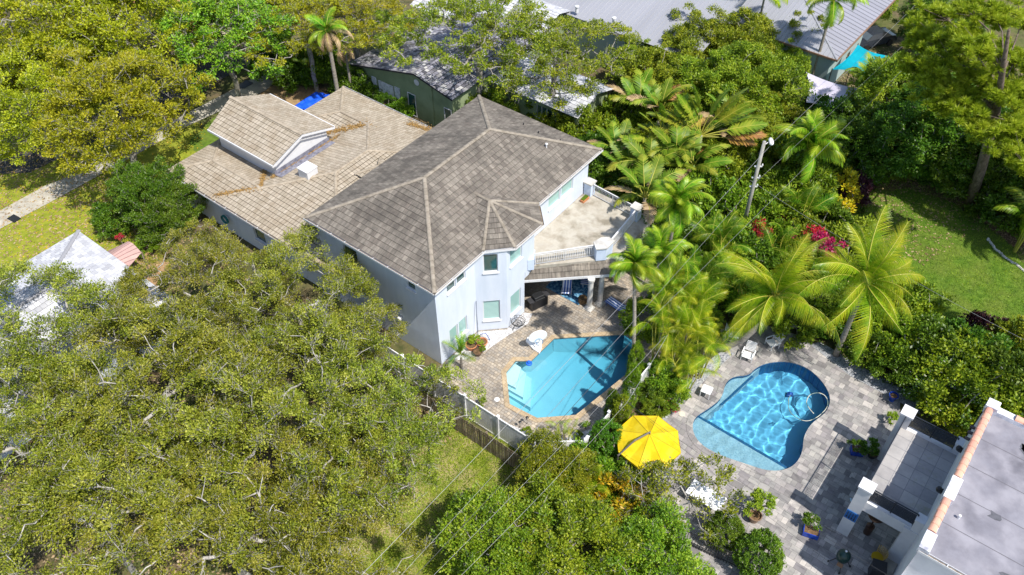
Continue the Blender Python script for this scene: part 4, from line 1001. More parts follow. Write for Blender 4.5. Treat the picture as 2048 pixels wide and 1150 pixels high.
MT['tile_dark'] = mat_plain('waterline_tile', (.06, .14, .19), rough=.3)
p1 = pool('swimming_pool', pool1, O1, 2.3, MT['plaster1'], MT['coping'], 'cut-corner turquoise swimming pool with tan stone coping beside the pale blue house', None)
m = MB(); lp = offset_loop(pool1, -.012)
for i in range(len(lp)):
    a, b = lp[i], lp[(i + 1) % len(lp)]; m.poly([(a[0], a[1], -.02), (b[0], b[1], -.02), (b[0], b[1], -.17), (a[0], a[1], -.17)])
m.build('waterline_tiles', MT['tile_dark'], p1)
c0, c1, c2 = Vector(pool1[0]), Vector(pool1[1]), Vector(pool1[9])
for k, z_ in enumerate((-.75, -.5, -.27)):
    w_ = (1.75, 1.2, .65)[k]; dn = (c2 - c0).normalized(); q1 = c0 + dn * (.35 + w_ * .45)
    m = MB(); m.prism([(c0.x + .012, c0.y), (q1.x + .012, q1.y), (q1.x + w_, q1.y + .05), (c1.x + w_ * .75, c1.y - .03), (c1.x + .02, c1.y - .015)], -1.9, z_); m.build('step', MT['plaster1'], p1)
# floor slopes from the steps down to the far end; the water itself takes the colour away with depth
fl = offset_loop(pool1, .0); mid = sum(p[0] for p in fl) / len(fl)
def fz(x, y): return -1.0 - .9 * max(0, min(1, ((x + y) - (fl[0][0] + fl[0][1]) - 1.5) / 9.5))
tr = tessellate_polygon([[Vector((p[0], p[1], 0)) for p in fl]]); m = MB()
for t3 in tr: m.poly([(fl[i][0], fl[i][1], fz(*fl[i])) for i in t3])
m.build('basin_floor', MT['plaster1'], p1)
def water_body(parent, loop, top, bottom, surf, absorb, dens):
    lp_ = offset_loop(loop, -.016); m = MB(); m.prism(lp_, bottom, top); mt = surf; t = mt.node_tree
    va = t.nodes.new('ShaderNodeVolumeAbsorption'); va.inputs['Color'].default_value = (*absorb, 1); va.inputs['Density'].default_value = dens
    t.links.new(va.outputs[0], t.nodes['Material Output'].inputs['Volume']); return m.build('water', mt, parent)
water_body(p1, pool1, -.09, -2.2, mat_water('pool_water', (.93, .98, .99), 3.0, .008), (.06, .62, .76), .55)

def mat_shell2():
    m, t, b, N, L = nt('blue_pool_plaster'); tc = N.new('ShaderNodeTexCoord')
    n = N.new('ShaderNodeTexNoise'); n.inputs['Scale'].default_value = .8; n.inputs['Detail'].default_value = 4; L.new(tc.outputs['Object'], n.inputs['Vector'])
    r = ramp(N, [(.15, .50, .78), (.22, .60, .86)]); L.new(n.outputs[0], r.inputs[0]); L.new(r.outputs[0], b.inputs['Base Color']); b.inputs['Roughness'].default_value = .9; return m
MT['plaster2'] = mat_shell2(); MT['pebble2'] = mat_noise('pale_pebble_finish', [(.30, .46, .58), (.44, .60, .70), (.55, .70, .78)], scale=9, detail=5, rough=.9)
MT['tile_blue'] = mat_brick('blue_mosaic', [(.01, .10, .30), (.02, .20, .45), (.03, .14, .38)], .06, .06, (.1, .2, .3), msize=.006, coord='Object', noise=.3)
rim2 = offset_loop(pool2, .36)
p2 = pool('free_form_pool', pool2, rim2, 1.5, MT['tile_blue'], MT['travertine'], 'curved bright blue swimming pool with a shallow shelf in the grey stone deck', None, rim=.045)
sheet('basin_floor', offset_loop(pool2, .0), [], -1.5, MT['plaster2'], p2)
# shallow sun shelf and round entry step, real ledges clipped to the pool outline
def side_clip(loop, a, b, keep):
    a, b = Vector(a), Vector(b); nn = Vector((-(b - a).y, (b - a).x)).normalized() * keep; out = []
    n = len(loop)
    for i in range(n):
        p, q = Vector(loop[i]), Vector(loop[(i + 1) % n]); dp, dq = (p - a).dot(nn), (q - a).dot(nn)
        if dp >= 0: out.append((p.x, p.y))
        if dp * dq < 0:
            k = dp / (dp - dq); r = p.lerp(q, k); out.append((r.x, r.y))
    return out
lo = side_clip(offset_loop(pool2, -.01), pxl([(1397, 828)])[0], pxl([(1577, 932)])[0], -1)
m = MB(); m.prism(lo, -1.49, -.32, False); m.build('sun_shelf', MT['pebble2'], p2)
la, lb = pxl([(1397, 828)])[0], pxl([(1577, 932)])[0]; A2, B2_ = Vector((*la, 0)), Vector((*lb, 0)); ctr = (A2 + B2_) / 2; dv = B2_ - A2
m = MB(); m.box(ctr + Vector((0, 0, -.305)), (dv.length * .985, .16, .03), math.atan2(dv.y, dv.x)); m.box(ctr + Vector((0, .085, -.75)), (dv.length * .985, .012, .86), math.atan2(dv.y, dv.x)); m.build('shelf_edge_tiles', MT['tile_blue'], p2)
lo2 = side_clip(offset_loop(pool2, -.01), pxl([(1436, 808)])[0], pxl([(1512, 740)])[0], 1)
m = MB(); m.prism(lo2, -1.49, -.3, False); m.build('entry_step', MT['pebble2'], p2)
la, lb = pxl([(1440, 806)])[0], pxl([(1508, 744)])[0]; A2, B2_ = Vector((*la, 0)), Vector((*lb, 0)); dv = B2_ - A2
m = MB(); m.box((A2 + B2_) / 2 + Vector((.05, -.05, -.285)), (dv.length * .93, .14, .03), math.atan2(dv.y, dv.x)); m.build('step_edge_tiles', MT['tile_blue'], p2)
def inside(loop, x, y):
    c = False; j = len(loop) - 1
    for i in range(len(loop)):
        a, b = loop[i], loop[j]
        if (a[1] > y) != (b[1] > y) and x < (b[0] - a[0]) * (y - a[1]) / (b[1] - a[1]) + a[0]: c = not c
        j = i
    return c
def rippled(name, loop, z, mat, parent, step=.042, amp=.26):
    # water surface with real ripples: a fine grid, its rim snapped just inside the pool wall
    rg_ = np.random.default_rng(8); W_ = [(rg_.uniform(0, 6.28), 5.5 * 5.5 ** rg_.uniform(0, 1), rg_.uniform(0, 6.28)) for _ in range(22)]
    xs = [p[0] for p in loop]; ys = [p[1] for p in loop]; nx = int((max(xs) - min(xs)) / step) + 2; ny = int((max(ys) - min(ys)) / step) + 2
    X = min(xs) + np.arange(nx) * step; Y = min(ys) + np.arange(ny) * step; Z = np.zeros((nx, ny)); GX, GY = np.meshgrid(X, Y, indexing='ij')
    for a, k, ph in W_: Z += np.sin((GX * math.cos(a) + GY * math.sin(a)) * k + ph + .9 * np.sin(GX * 1.3 + ph) + .9 * np.cos(GY * 1.7 + a)) / k ** 2
    Z = Z * amp + z
    ins = np.array([[inside(loop, x, y) for y in Y] for x in X]); cell = ins[:-1, :-1] | ins[1:, :-1] | ins[:-1, 1:] | ins[1:, 1:]
    idx = np.arange(nx * ny).reshape(nx, ny); I, J = np.nonzero(cell)
    F = np.stack([idx[I, J], idx[I + 1, J], idx[I + 1, J + 1], idx[I, J + 1]], 1); V = np.stack([GX.ravel(), GY.ravel(), Z.ravel()], 1)
    used = np.unique(F); mp = -np.ones(nx * ny, int); mp[used] = np.arange(len(used)); V = V[used]; F = mp[F]
    insf = ins.ravel()[used]; lp = np.array([(p[0], p[1]) for p in loop]); lq = np.roll(lp, -1, 0)
    for k in np.nonzero(~insf)[0]:
        p = V[k, :2]; d = lq - lp; t = np.clip(((p - lp) * d).sum(1) / (d * d).sum(1), 0, 1); c = lp + d * t[:, None]; m_ = np.argmin(((c - p) ** 2).sum(1)); V[k, :2] = c[m_]
    o = bpy.data.objects.new(name, np_mesh(name, V, F, mat, True)); COL.objects.link(o); o.parent = parent; return o
w2 = rippled('water', offset_loop(pool2, -.012), -.07, mat_refract('rippled_pool_water', (.80, .96, .99)), p2)
w2.cycles.is_caustics_caster = True
for o_ in list(p2.children):
    if o_.name.split('.')[0] != 'water': o_.cycles.is_caustics_receiver = True
# pool cleaner with hose
pc = thing('pool_cleaner', 'blue pool cleaner on the floor of the curved pool with a looped pale hose', 'pool cleaner', (0, 0, 0))
q = G(1578, 795, -1.2); m = MB(); m.box((q.x, q.y, -1.35), (.4, .34, .2), .5); m.box((q.x, q.y, -1.22), (.24, .2, .12), .5); m.build('body', mat_plain('cleaner_blue', (.02, .08, .35)), pc, bevel=.03).cycles.is_caustics_receiver = True
hp = [(1578, 797), (1576, 812), (1583, 828), (1600, 838), (1618, 841), (1628, 838)]
hose = [(1578, 797, -1.0), (1575, 815, -.6), (1584, 830, -.3), (1602, 840, -.12), (1620, 841, -.09), (1640, 830, -.085), (1655, 812, -.085), (1652, 794, -.085), (1638, 786, -.085), (1620, 790, -.085), (1613, 804, -.085), (1618, 816, -.085), (1629, 829, -.085)]
P = [G(x, y, z) for x, y, z in hose]; PP = []
for i in range(len(P) - 1):
    p0, p1_, p2_, p3 = P[max(0, i - 1)], P[i], P[i + 1], P[min(len(P) - 1, i + 2)]
    for k in range(5):
        f = k / 5; PP.append(.5 * ((2 * p1_) + (p2_ - p0) * f + (2 * p0 - 5 * p1_ + 4 * p2_ - p3) * f * f + (3 * p1_ - p0 - 3 * p2_ + p3) * f ** 3))
m = MB(); m.tube(PP, .026, 8); m.build('hose', mat_plain('hose_cream', (.55, .55, .45)), pc, smooth=True).cycles.is_caustics_receiver = True

# ------------------------------------------------------------------ fences
wf = thing('vinyl_fence', 'white vinyl privacy fence along the lower side of the cut-corner pool', 'fence', (0, 0, 0))
def vinyl(parent, p0, p1, z1=1.85, posts=True, every=2.4, extra=.18):
    p0, p1 = Vector((*p0, 0)), Vector((*p1, 0)); d = p1 - p0; L = d.length; d.normalize(); ang = math.atan2(d.y, d.x); c = (p0 + p1) / 2; m = MB()
    n = int(L / .16)
    for i in range(n):
        q = p0 + d * (L * (i + .5) / n); m.box(q + Vector((0, 0, z1 / 2)), (L / n - .008, .03, z1 - .1), ang)
    m.build('panel', MT['vinyl'], parent); m = MB()
    m.box(c + Vector((0, 0, z1)), (L, .06, .11), ang); m.box(c + Vector((0, 0, .12)), (L, .06, .14), ang); m.build('rail', MT['vinyl'], parent, bevel=.008)
    k = max(1, round(L / every))
    for i in range(k + 1):
        q = p0 + d * (L * i / k); m = MB(); m.box(q + Vector((0, 0, (z1 + extra) / 2)), (.14, .14, z1 + extra), ang); m.box(q + Vector((0, 0, z1 + extra + .02)), (.18, .18, .04), ang); m.box(q + Vector((0, 0, z1 + extra + .055)), (.1, .1, .035), ang)
        m.build('post', MT['vinyl'], parent, bevel=.008)
MT['vinyl'] = mat_noise('white_vinyl', [(.62, .62, .63), (.80, .80, .80), (.86, .86, .86)], scale=1.5, rough=.45, detail=8)
vinyl(wf, (-33.3, 21.95), (-15.9, 21.95), 2.0)
wf2 = thing('side_vinyl_fence', 'white vinyl fence with a cut corner between the two pools', 'fence', (0, 0, 0))
vinyl(wf2, (-15.7, 22.1), (-13.6, 23.8)); vinyl(wf2, (-13.6, 24.0), (-13.6, 30.6))
bf = thing('board_fence', 'old brown board fence standing just outside the white vinyl fence, beside the dry lawn', 'fence', (0, 0, 0)); m = MB(); rnd = random.Random(3); x = -26.9
while x < -15.7:
    w_ = rnd.uniform(.13, .155); hgt = 1.76 + .04 * math.sin(x * 1.7) + rnd.uniform(-.04, .04); m.box((x + w_ / 2, 20.85 + rnd.uniform(-.008, .008), hgt / 2), (w_ - .022, .022, hgt), rnd.uniform(-.02, .02)); x += w_ + .012
m.build('boards', MT['wood'], bf); m = MB(); m.bb(-26.9, -15.7, 20.875, 20.93, .3, .4); m.bb(-26.9, -15.7, 20.875, 20.93, 1.3, 1.4); m.build('rail', MT['wood'], bf)
for i in range(5):
    xx = -26.9 + i * 2.8; m = MB(); m.bb(xx, xx + .1, 20.93, 21.03, 0, 1.7); m.build('post', MT['wood'], bf)
mf = thing('metal_fence', 'black metal picket fence among the shrubs below the yellow umbrella', 'fence', (0, 0, 0)); m = MB(); f0, f1 = G(1245, 1000, 1.3), G(1560, 1150, 1.3); dd = Vector((f1.x - f0.x, f1.y - f0.y, 0)); n = int(dd.length / .15); ang = math.atan2(dd.y, dd.x)
for i in range(n + 1): m.box((f0.x + dd.x * i / n, f0.y + dd.y * i / n, .68), (.03, .03, 1.36), ang)
for z in (.2, 1.25): m.box((f0.x + dd.x / 2, f0.y + dd.y / 2, z), (dd.length, .035, .04), ang)
m.build('pickets', MT['dark'], mf)

# ------------------------------------------------------------------ furniture and small things by the first pool
def put(o, px, py, z=0.0, rz=0.0):
    q = G(px, py, z); o.location = (q.x, q.y, z); o.rotation_euler[2] = rz; return o
MT['plastic_white'] = mat_plain('white_plastic', (.82, .82, .82), rough=.35, var=.04)
MT['terracotta'] = mat_noise('terracotta', [(.34, .12, .05), (.50, .20, .09), (.58, .28, .14)], scale=5, rough=.8)
MT['stripe'] = mat_stripes('blue_white_canvas', (.70, .74, .80), (.02, .10, .42), .19, axis=1, duty=.5)
MT['blue_frame'] = mat_plain('blue_paint', (.02, .09, .35), rough=.4)
def pot(name, px, py, r, h, label, mat, soil=True, group=None, rz=0, sq=False, cat='plant pot'):
    t = thing(name, label, cat, (0, 0, 0), 0, group); m = MB()
    if sq: 
        m.prism([(-r, -r * .7), (r, -r * .7), (r, r * .7), (-r, r * .7)], 0, h); m.build('pot', mat, t, bevel=.02); m = MB(); m.prism([(-r * .88, -r * .6), (r * .88, -r * .6), (r * .88, r * .6), (-r * .88, r * .6)], h + .001, h + .006)
    else:
        m.lathe((0, 0, 0), [(r * .62, 0), (r * .8, h * .5), (r * .97, h * .9), (r * 1.05, h * .92), (r * 1.05, h), (r * .9, h), (r * .86, h * .8), (0.01, h * .79)], 24, cap=False); m.build('pot', mat, t, smooth=False); m = MB(); m.lathe((0, 0, 0), [(r * .86, h * .80), (.01, h * .83)], 20, cap=False)
    m.build('soil', MT['mulch'], t); return put(t, px, py, .03, rz)
pot('plant_pot', 943, 697, .37, .42, 'wide terracotta pot at the left of the three pots on the white gravel', MT['terracotta'])
pot('plant_pot', 964, 692, .36, .45, 'terracotta pot at the right of the three pots on the white gravel', MT['terracotta'])
pot('plant_pot', 956, 709, .30, .34, 'small dark brown pot in front of the two terracotta pots', mat_plain('dark_brown_glaze', (.10, .06, .035)))
# basketball hoop
bh = thing('poolside_basketball_hoop', 'white plastic poolside basketball hoop with a fan-shaped board at the pool edge', 'basketball hoop', (0, 0, 0))
m = MB(); m.prism([(-.75, -.35), (-.5, -.55), (.3, -.3), (.75, .0), (.3, .3), (-.5, .55), (-.75, .35)], 0, .2); m.build('base', MT['plastic_white'], bh, bevel=.05)
m = MB(); m.box((.25, .12, .65), (.06, .06, .95)); m.box((.25, -.12, .65), (.06, .06, .95)); m.build('upright', MT['plastic_white'], bh, bevel=.01)
m = MB(); pts = [(math.cos(a) * .62, math.sin(a) * .52) for a in [i * 2 * math.pi / 24 for i in range(24)]]
b0 = len(m.v); m.prism([(x, y) for x, y in pts], -.03, .03); bo = m.build('backboard', MT['plastic_white'], bh, bevel=.01); bo.rotation_euler = (math.radians(90), 0, math.radians(90)); bo.location = (.32, 0, 1.3)
m = MB(); m.tube([(.38 + .23 - .23 * math.cos(a), .23 * math.sin(a), 1.12) for a in [i * 2 * math.pi / 20 for i in range(21)]], .014, 6); m.build('rim', mat_plain('rim_blue', (.02, .22, .5)), bh)
put(bh, 1072, 692, .02, math.radians(-35))
# black iron fire basket
fb = thing('fire_basket', 'round black wrought iron fire basket on the gravel by the wall corner', 'fire pit', (0, 0, 0)); m = MB()
for rr, z in ((.48, .55), (.42, .4), (.28, .27)): m.tube([(rr * math.cos(i * math.pi / 12), rr * math.sin(i * math.pi / 12), z) for i in range(25)], .016, 5)
for i in range(16):
    a = i * math.pi / 8; m.tube([(.48 * math.cos(a), .48 * math.sin(a), .55), (.40 * math.cos(a + .12), .40 * math.sin(a + .12), .38), (.26 * math.cos(a), .26 * math.sin(a), .26), (.05 * math.cos(a), .05 * math.sin(a), .24)], .011, 4)
m.build('basket', MT['dark'], fb)
for i in range(3):
    a = i * 2.094 + .5; m = MB(); m.tube([(.3 * math.cos(a), .3 * math.sin(a), .3), (.5 * math.cos(a), .5 * math.sin(a), .12), (.55 * math.cos(a), .55 * math.sin(a), 0)], .02, 5); m.build('leg', MT['dark'], fb)
put(fb, 1036, 652, .035)
# net pole leaning on the wall and net frame
np_ = thing('leaning_pole', 'long grey pool pole leaning against the blue wall corner', 'pole', (0, 0, 0)); m = MB(); q = G(951, 672, .04); m.tube([(q.x + .25, q.y - .1, .04), (-24.62, 27.6, 3.0)], .022, 6); m.tube([(q.x + .35, q.y - .1, .04), (-24.6, 27.55, 2.9)], .012, 6); m.build('pole', mat_plain('grey_blue_pole', (.12, .15, .22)), np_)
nf = thing('goal_frame', 'small dark blue tubular frame lying on the white gravel behind the pots', 'frame', (0, 0, 0)); m = MB(); m.tube([G(955, 678, .1), G(962, 668, .55), G(972, 667, .6), G(980, 680, .1)], .025, 6); m.build('tube', MT['blue_frame'], nf)
ws = thing('skimmer_lid', 'round white skimmer lid set in the pavers near the white fence', 'skimmer lid', (0, 0, 0)); m = MB(); m.lathe((0, 0, 0), [(.16, 0), (.16, .015), (.12, .02)], 20); m.build('lid', MT['plastic_white'], ws); m = MB(); m.lathe((0, 0, .021), [(.03, 0), (.02, .005)], 10); m.build('knob', MT['dark'], ws); put(ws, 994, 799, .024)
cf = thing('chlorine_float', 'small blue chlorine float in the shallow corner of the cut-corner pool', 'pool float', (0, 0, 0)); m = MB(); m.lathe((0, 0, -.05), [(.05, 0), (.2, .04), (.2, .12), (.12, .15), (.1, .25), (.02, .27)], 18); m.build('float', mat_plain('float_blue', (.01, .12, .6)), cf); put(cf, 1058, 727, -.07)
for px, py, lb, s in ((1054, 848, 'taller black garden lamp on a stick at the front corner of the cut-corner pool', 1.0), (1040, 855, 'black garden lamp on a stick left of the taller one by the white fence', .8)):
    t = thing('stake_light', lb, 'garden light', (0, 0, 0)); m = MB(); m.tube([(0, 0, 0), (0, 0, .6 * s)], .015, 6); m.build('stake', MT['dark'], t); m = MB(); m.lathe((0, 0, .6 * s), [(.05, 0), (.10, .05), (.10, .08), (.03, .12)], 12); m.build('head', MT['dark'], t); put(t, px, py, .03)
# grill on the patio
gr = thing('gas_grill', 'black gas grill on the patio beside the blue wall', 'grill', (0, 0, 0)); m = MB(); m.box((0, 0, .45), (.55, 1.25, .75)); m.build('cabinet', MT['dark'], gr, bevel=.02)
m = MB(); m.box((0, .0, .88), (.6, .8, .1)); m.prism([(-.3, -.4), (.22, -.4), (.22, .4), (-.3, .4)], .93, 1.08); m.build('lid', mat_plain('dark_steel', (.04, .042, .045), rough=.3, metal=.5), gr, bevel=.05)
for s in (-1, 1): m = MB(); m.box((0, s * .62, .88), (.5, .36, .04)); m.build('side_shelf', mat_plain('grey_steel', (.10, .10, .11), rough=.35, metal=.6), gr, bevel=.01)
m = MB(); m.tube([(.36, -.3, 1.0), (.36, .3, 1.0)], .015, 6); m.build('handle', mat_plain('steel', (.5, .5, .5), metal=1, rough=.3), gr)
gr.location = (-22.9, 31.9, .02); gr.rotation_euler = (0, 0, math.radians(-20))
rg = thing('patio_rug', 'blue patterned rug on the covered patio', 'rug', (-22.0, 35.0, .03)); m = MB(); rp = [G(1091, 575), G(1157, 611), G(1185, 585), G(1185, 555), G(1120, 545)]; m.prism([(p.x + 22.0, p.y - 35.0) for p in rp], 0, .012)
m.build('rug', mat_noise('blue_rug_pattern', [(.03, .10, .20), (.05, .17, .30), (.16, .34, .46)], scale=5, detail=2, rough=.95, contrast=(.42, .58)), rg)
def lounger(label, loc, rz, name='sun_lounger', chair=False):
    t = thing(name, label, 'lounger' if not chair else 'chair', loc, rz); L = 1.9 if not chair else .55; m = MB()
    for s in (-.33, .33): m.tube([(-L / 2, s, .32), (L / 2 * .25, s, .32), (L / 2, s, .72 if not chair else .32)], .022, 6)
    if chair:
        for s in (-.3, .3): m.tube([(.25, s, .32), (.42, s, .95)], .02, 6)
    m.build('frame', MT['white'] if chair else MT['blue_frame'], t)
    m = MB(); w_ = .31; X = [-L / 2, L / 2 * .25, L / 2]; Z = [.335, .335, .735] if not chair else [.335, .335, .335]
    for i in range(2): m.poly([(X[i], -w_, Z[i]), (X[i + 1], -w_, Z[i + 1]), (X[i + 1], w_, Z[i + 1]), (X[i], w_, Z[i])])
    m.build('canvas', MT['stripe'], t)
    if chair: m = MB(); m.poly([(.26, -w_, .36), (.26, w_, .36), (.43, w_, .98), (.43, -w_, .98)]); m.build('backrest', MT['stripe'], t)
    for x in (-L / 2 + .15, L / 2 - .35 if not chair else L / 2 - .05):
        for s in (-.33, .33): m = MB(); m.tube([(x, s, .32), (x + .03, s * 1.05, 0)], .018, 6); m.build('leg', MT['white'] if chair else MT['blue_frame'], t)
    return t
q = G(1237, 613, .3); lounger('blue and white striped sun lounger beside the patio columns', (q.x, q.y, .03), math.radians(-8))
q = G(1133, 583, .3); lounger('blue and white striped swivel chair on the blue rug', (q.x, q.y, .05), math.radians(120), 'patio_chair', True)
q = G(1170, 563, .3); lounger('blue and white striped chair at the back of the rug, nearest the columns', (q.x, q.y, .05), math.radians(30), 'patio_chair', True)
t = thing('wicker_stool', 'round brown wicker stool on the corner of the blue rug', 'stool', (0, 0, 0)); m = MB(); m.lathe((0, 0, 0), [(.26, 0), (.3, .1), (.28, .25), (.3, .42), (.25, .47), (.01, .47)], 18); m.build('seat', mat_noise('wicker', [(.03, .02, .01), (.28, .17, .08)], scale=22, detail=2, rough=.8, contrast=(.45, .55)), t); put(t, 1165, 604, .03)
# hose reel on the low wing, planter on the balcony
hr = thing('hose_reel', 'teal garden hose reel hung on the blue wall of the low wing', 'hose reel', (-45.2, 23.95, 1.5)); m = MB()
for k in range(5): m.tube([(.34 * math.cos(i * math.pi / 10), -.05 - .035 * k, .34 * math.sin(i * math.pi / 10)) for i in range(21)], .022, 5)
m.build('hose', mat_plain('teal_hose', (.01, .16, .16)), hr); m = MB(); m.box((0, .02, 0), (.3, .16, .3)); m.build('bracket', MT['white'], hr)
t = thing('trough_planter', 'small terracotta trough with green plants by the balcony wall', 'planter', (-24.35, 39.2, TZ)); m = MB(); m.prism([(-.15, -.35), (.15, -.35), (.17, .35), (-.13, .35)], 0, .2); m.build('trough', MT['terracotta'], t, bevel=.01); m = MB(); m.box((0, 0, .24), (.26, .6, .08)); m.build('leaves', MT['leaf_dark'], t)
t = thing('wall_lamp', 'white lamp on the shaded side wall of the tall house', 'wall lamp', (-27.9, 24.05, 2.35)); m = MB(); m.prism([(-.12, -.22), (.12, -.22), (.12, .06), (-.12, .06)], -.12, .1); m.build('shade', MT['white'], t, bevel=.03)
tp = thing('blue_tarp', 'bright blue tarpaulin spread on the ground behind the beige roofs', 'tarpaulin', (0, 0, 0)); m = MB(); c4 = [G(588, 212, .5), G(632, 183, .5), G(672, 192, .5), G(628, 228, .5)]
N_ = 8; pg = [[c4[0].lerp(c4[3], i / N_).lerp(c4[1].lerp(c4[2], i / N_), j / N_) + Vector((0, 0, .12 * math.sin(i * 1.9) * math.cos(j * 1.3))) for j in range(N_ + 1)] for i in range(N_ + 1)]
for i in range(N_):
    for j in range(N_): m.poly([pg[i][j], pg[i + 1][j], pg[i + 1][j + 1], pg[i][j + 1]])
m.build('sheet', mat_plain('tarp_blue', (.01, .10, .75), rough=.5), tp, smooth=True)

# ------------------------------------------------------------------ second pool: umbrella, furniture
MT['yellow'] = mat_leaf('yellow_canvas', [(.66, .47, .012), (.74, .55, .018), (.78, .60, .04)], trans=.18, hue=0, rough=.9, spec=.1, scale=1.5, island=.35)
um = thing('cantilever_umbrella', 'large yellow eight-sided cantilever umbrella between the hedges and the curved pool', 'umbrella', (0, 0, 0)); q = G(1298, 876, 2.75); R_ = 1.85; m = MB()
ring = [(q.x + R_ * math.cos(a), q.y + R_ * math.sin(a), 2.45) for a in [i * math.pi / 4 + .25 for i in range(8)]]; apx = (q.x, q.y, 3.12)
for i in range(8):
    a, b = Vector(ring[i]), Vector(ring[(i + 1) % 8]); c = Vector(apx); K = 6; prevr = None
    for k in range(K + 1):
        f = k / K; e1, e2 = a.lerp(c, f), b.lerp(c, f); mid = (e1 + e2) / 2 - Vector((0, 0, .17 * math.sin(math.pi * (1 - f) * .9) * (1 - f) + .02 * (1 - f))); cur = (e1, mid, e2)
        if prevr: m.poly([prevr[0], prevr[1], cur[1], cur[0]]); m.poly([prevr[1], prevr[2], cur[2], cur[1]])
        prevr = cur
    m.poly([a, b, b - Vector((0, 0, .14)), a - Vector((0, 0, .14))])
m.build('canopy', MT['yellow'], um); m = MB()
for i in range(8): m.tube([Vector(ring[i]) - Vector((0, 0, .03)), Vector(apx) - Vector((0, 0, .06))], .014, 5)
m.build('ribs', MT['dark'], um); m = MB()
for i in range(8): m.tube([Vector(ring[i]) + Vector((0, 0, .012)), Vector(apx) + Vector((0, 0, .012))], .016, 5)
m.build('seams', mat_plain('yellow_seam', (.52, .36, .01), rough=.9), um); m = MB(); mp_ = G(1238, 912, 1.0); mast = G(1236, 912, 2.3); mast.z = 0; m.tube([mast, mast + Vector((0, 0, 2.4))], .05, 8); m.build('mast', mat_plain('umbrella_grey', (.16, .15, .14), rough=.4, metal=.5), um)
m = MB(); m.tube([mast + Vector((0, 0, 2.35)), mast.lerp(Vector((q.x, q.y, 0)), .5) + Vector((0, 0, 3.15)), Vector((q.x, q.y, 3.32)), Vector((q.x, q.y, 3.1))], [.05, .05, .05, .04], 8); m.build('arm', mat_plain('umbrella_arm_grey', (.14, .125, .11), rough=.7), um)
m = MB(); m.bb(mast.x - .45, mast.x + .45, mast.y - .45, mast.y + .45, .03, .12); m.build('base', MT['dark'], um)
def side_table(px, py, label, s=.5, h=.5, rz=0):
    t = thing('side_table', label, 'table', (0, 0, 0)); m = MB(); m.box((0, 0, h), (s, s, .05)); m.build('top', MT['plastic_white'], t, bevel=.01)
    for x in (-1, 1):
        for y in (-1, 1): m = MB(); m.box((x * (s / 2 - .03), y * (s / 2 - .03), h / 2), (.04, .04, h - .05)); m.build('leg', MT['plastic_white'], t)
    return put(t, px, py, .03, rz)
side_table(1411, 790, 'small square white side table between the palm and the curved pool', .62, .55, .15)
def slat_chair(px, py, rz, label, mat=None, z=.03):
    mat = mat or MT['plastic_white']; t = thing('deck_chair', label, 'chair', (0, 0, 0)); m = MB()
    for i in range(7): m.box((-.3 + i * .09, 0, .36 - i * .012), (.075, .62, .025))
    m.build('seat', mat, t); m = MB()
    for i in range(7): m.box((.34 + i * .045, 0, .42 + i * .085), (.025, .62, .075))
    m.build('backrest', mat, t)
    for s in (-1, 1): m = MB(); m.box((.05, s * .36, .56), (.6, .07, .03)); m.build('armrest', mat, t)
    for x, s in ((-.28, -1), (-.28, 1), (.3, -1), (.3, 1)): m = MB(); m.box((x, s * .34, .27), (.045, .045, .54)); m.build('leg', mat, t)
    return put(t, px, py, z, rz)
slat_chair(1494, 716, math.radians(100), 'white slatted armchair at the top edge of the curved pool, in sun')
slat_chair(1543, 692, math.radians(60), 'white slatted armchair half under the coconut palm fronds by the curved pool')
ch = slat_chair(1466, 676, math.radians(200), 'pale cushioned armchair in shade behind the curving palm trunk', mat_plain('grey_cushion', (.55, .56, .60)))
slat_chair(1492, 658, math.radians(250), 'dark armchair in deep shade behind the curving palm trunk', MT['dark'])
sk = thing('deck_drain', 'round cream deck lid in the stone paving near the yellow umbrella', 'lid', (0, 0, 0)); m = MB(); m.lathe((0, 0, 0), [(.18, 0), (.18, .012), (.01, .014)], 20); m.build('lid', mat_plain('cream_lid', (.62, .57, .45)), sk); put(sk, 1364, 828, .026)
t = thing('patio_table', 'white rectangular outdoor table behind the small tree below the curved pool', 'table', (0, 0, 0)); m = MB(); m.box((0, 0, .74), (2.0, 1.05, .05)); m.build('top', MT['plastic_white'], t, bevel=.01)
for x in (-.9, .9):
    for y in (-.45, .45): m = MB(); m.box((x, y, .36), (.06, .06, .7)); m.build('leg', MT['plastic_white'], t)
put(t, 1408, 1005, .03, math.radians(0))
t = thing('patio_table', 'small white table under the lower edge of the yellow umbrella', 'table', (0, 0, 0)); m = MB(); m.lathe((0, 0, .7), [(.5, 0), (.5, .04)], 24); m.build('top', MT['plastic_white'], t); m = MB(); m.tube([(0, 0, 0), (0, 0, .7)], .05, 8); m.build('leg', MT['plastic_white'], t); put(t, 1320, 955, .03)
MT['cobalt'] = mat_noise('cobalt_glaze', [(.005, .02, .16), (.01, .05, .36), (.02, .10, .5)], scale=3, rough=.2, spec=.7)
pot('glazed_pot', 1783, 800, .27, .5, 'round cobalt blue pot without a plant beside the gravel border', MT['cobalt'])
pot('trough_planter', 1713, 905, .38, .35, 'dark blue rectangular planter in the shade of the terrace', MT['cobalt'], sq=True, rz=.5)
pot('trough_planter', 1620, 1067, .42, .38, 'dark blue rectangular planter with spiky plants in front of the low step', MT['cobalt'], sq=True, rz=.3)
pot('plant_pot', 1507, 1040, .36, .55, 'brown barrel pot holding a bushy yellow-green plant on the stone deck', mat_plain('brown_barrel', (.22, .14, .09)))
pot('plant_pot', 1742, 915, .28, .4, 'dark pot with a dark leafy plant close to the terrace wall', MT['dark'])

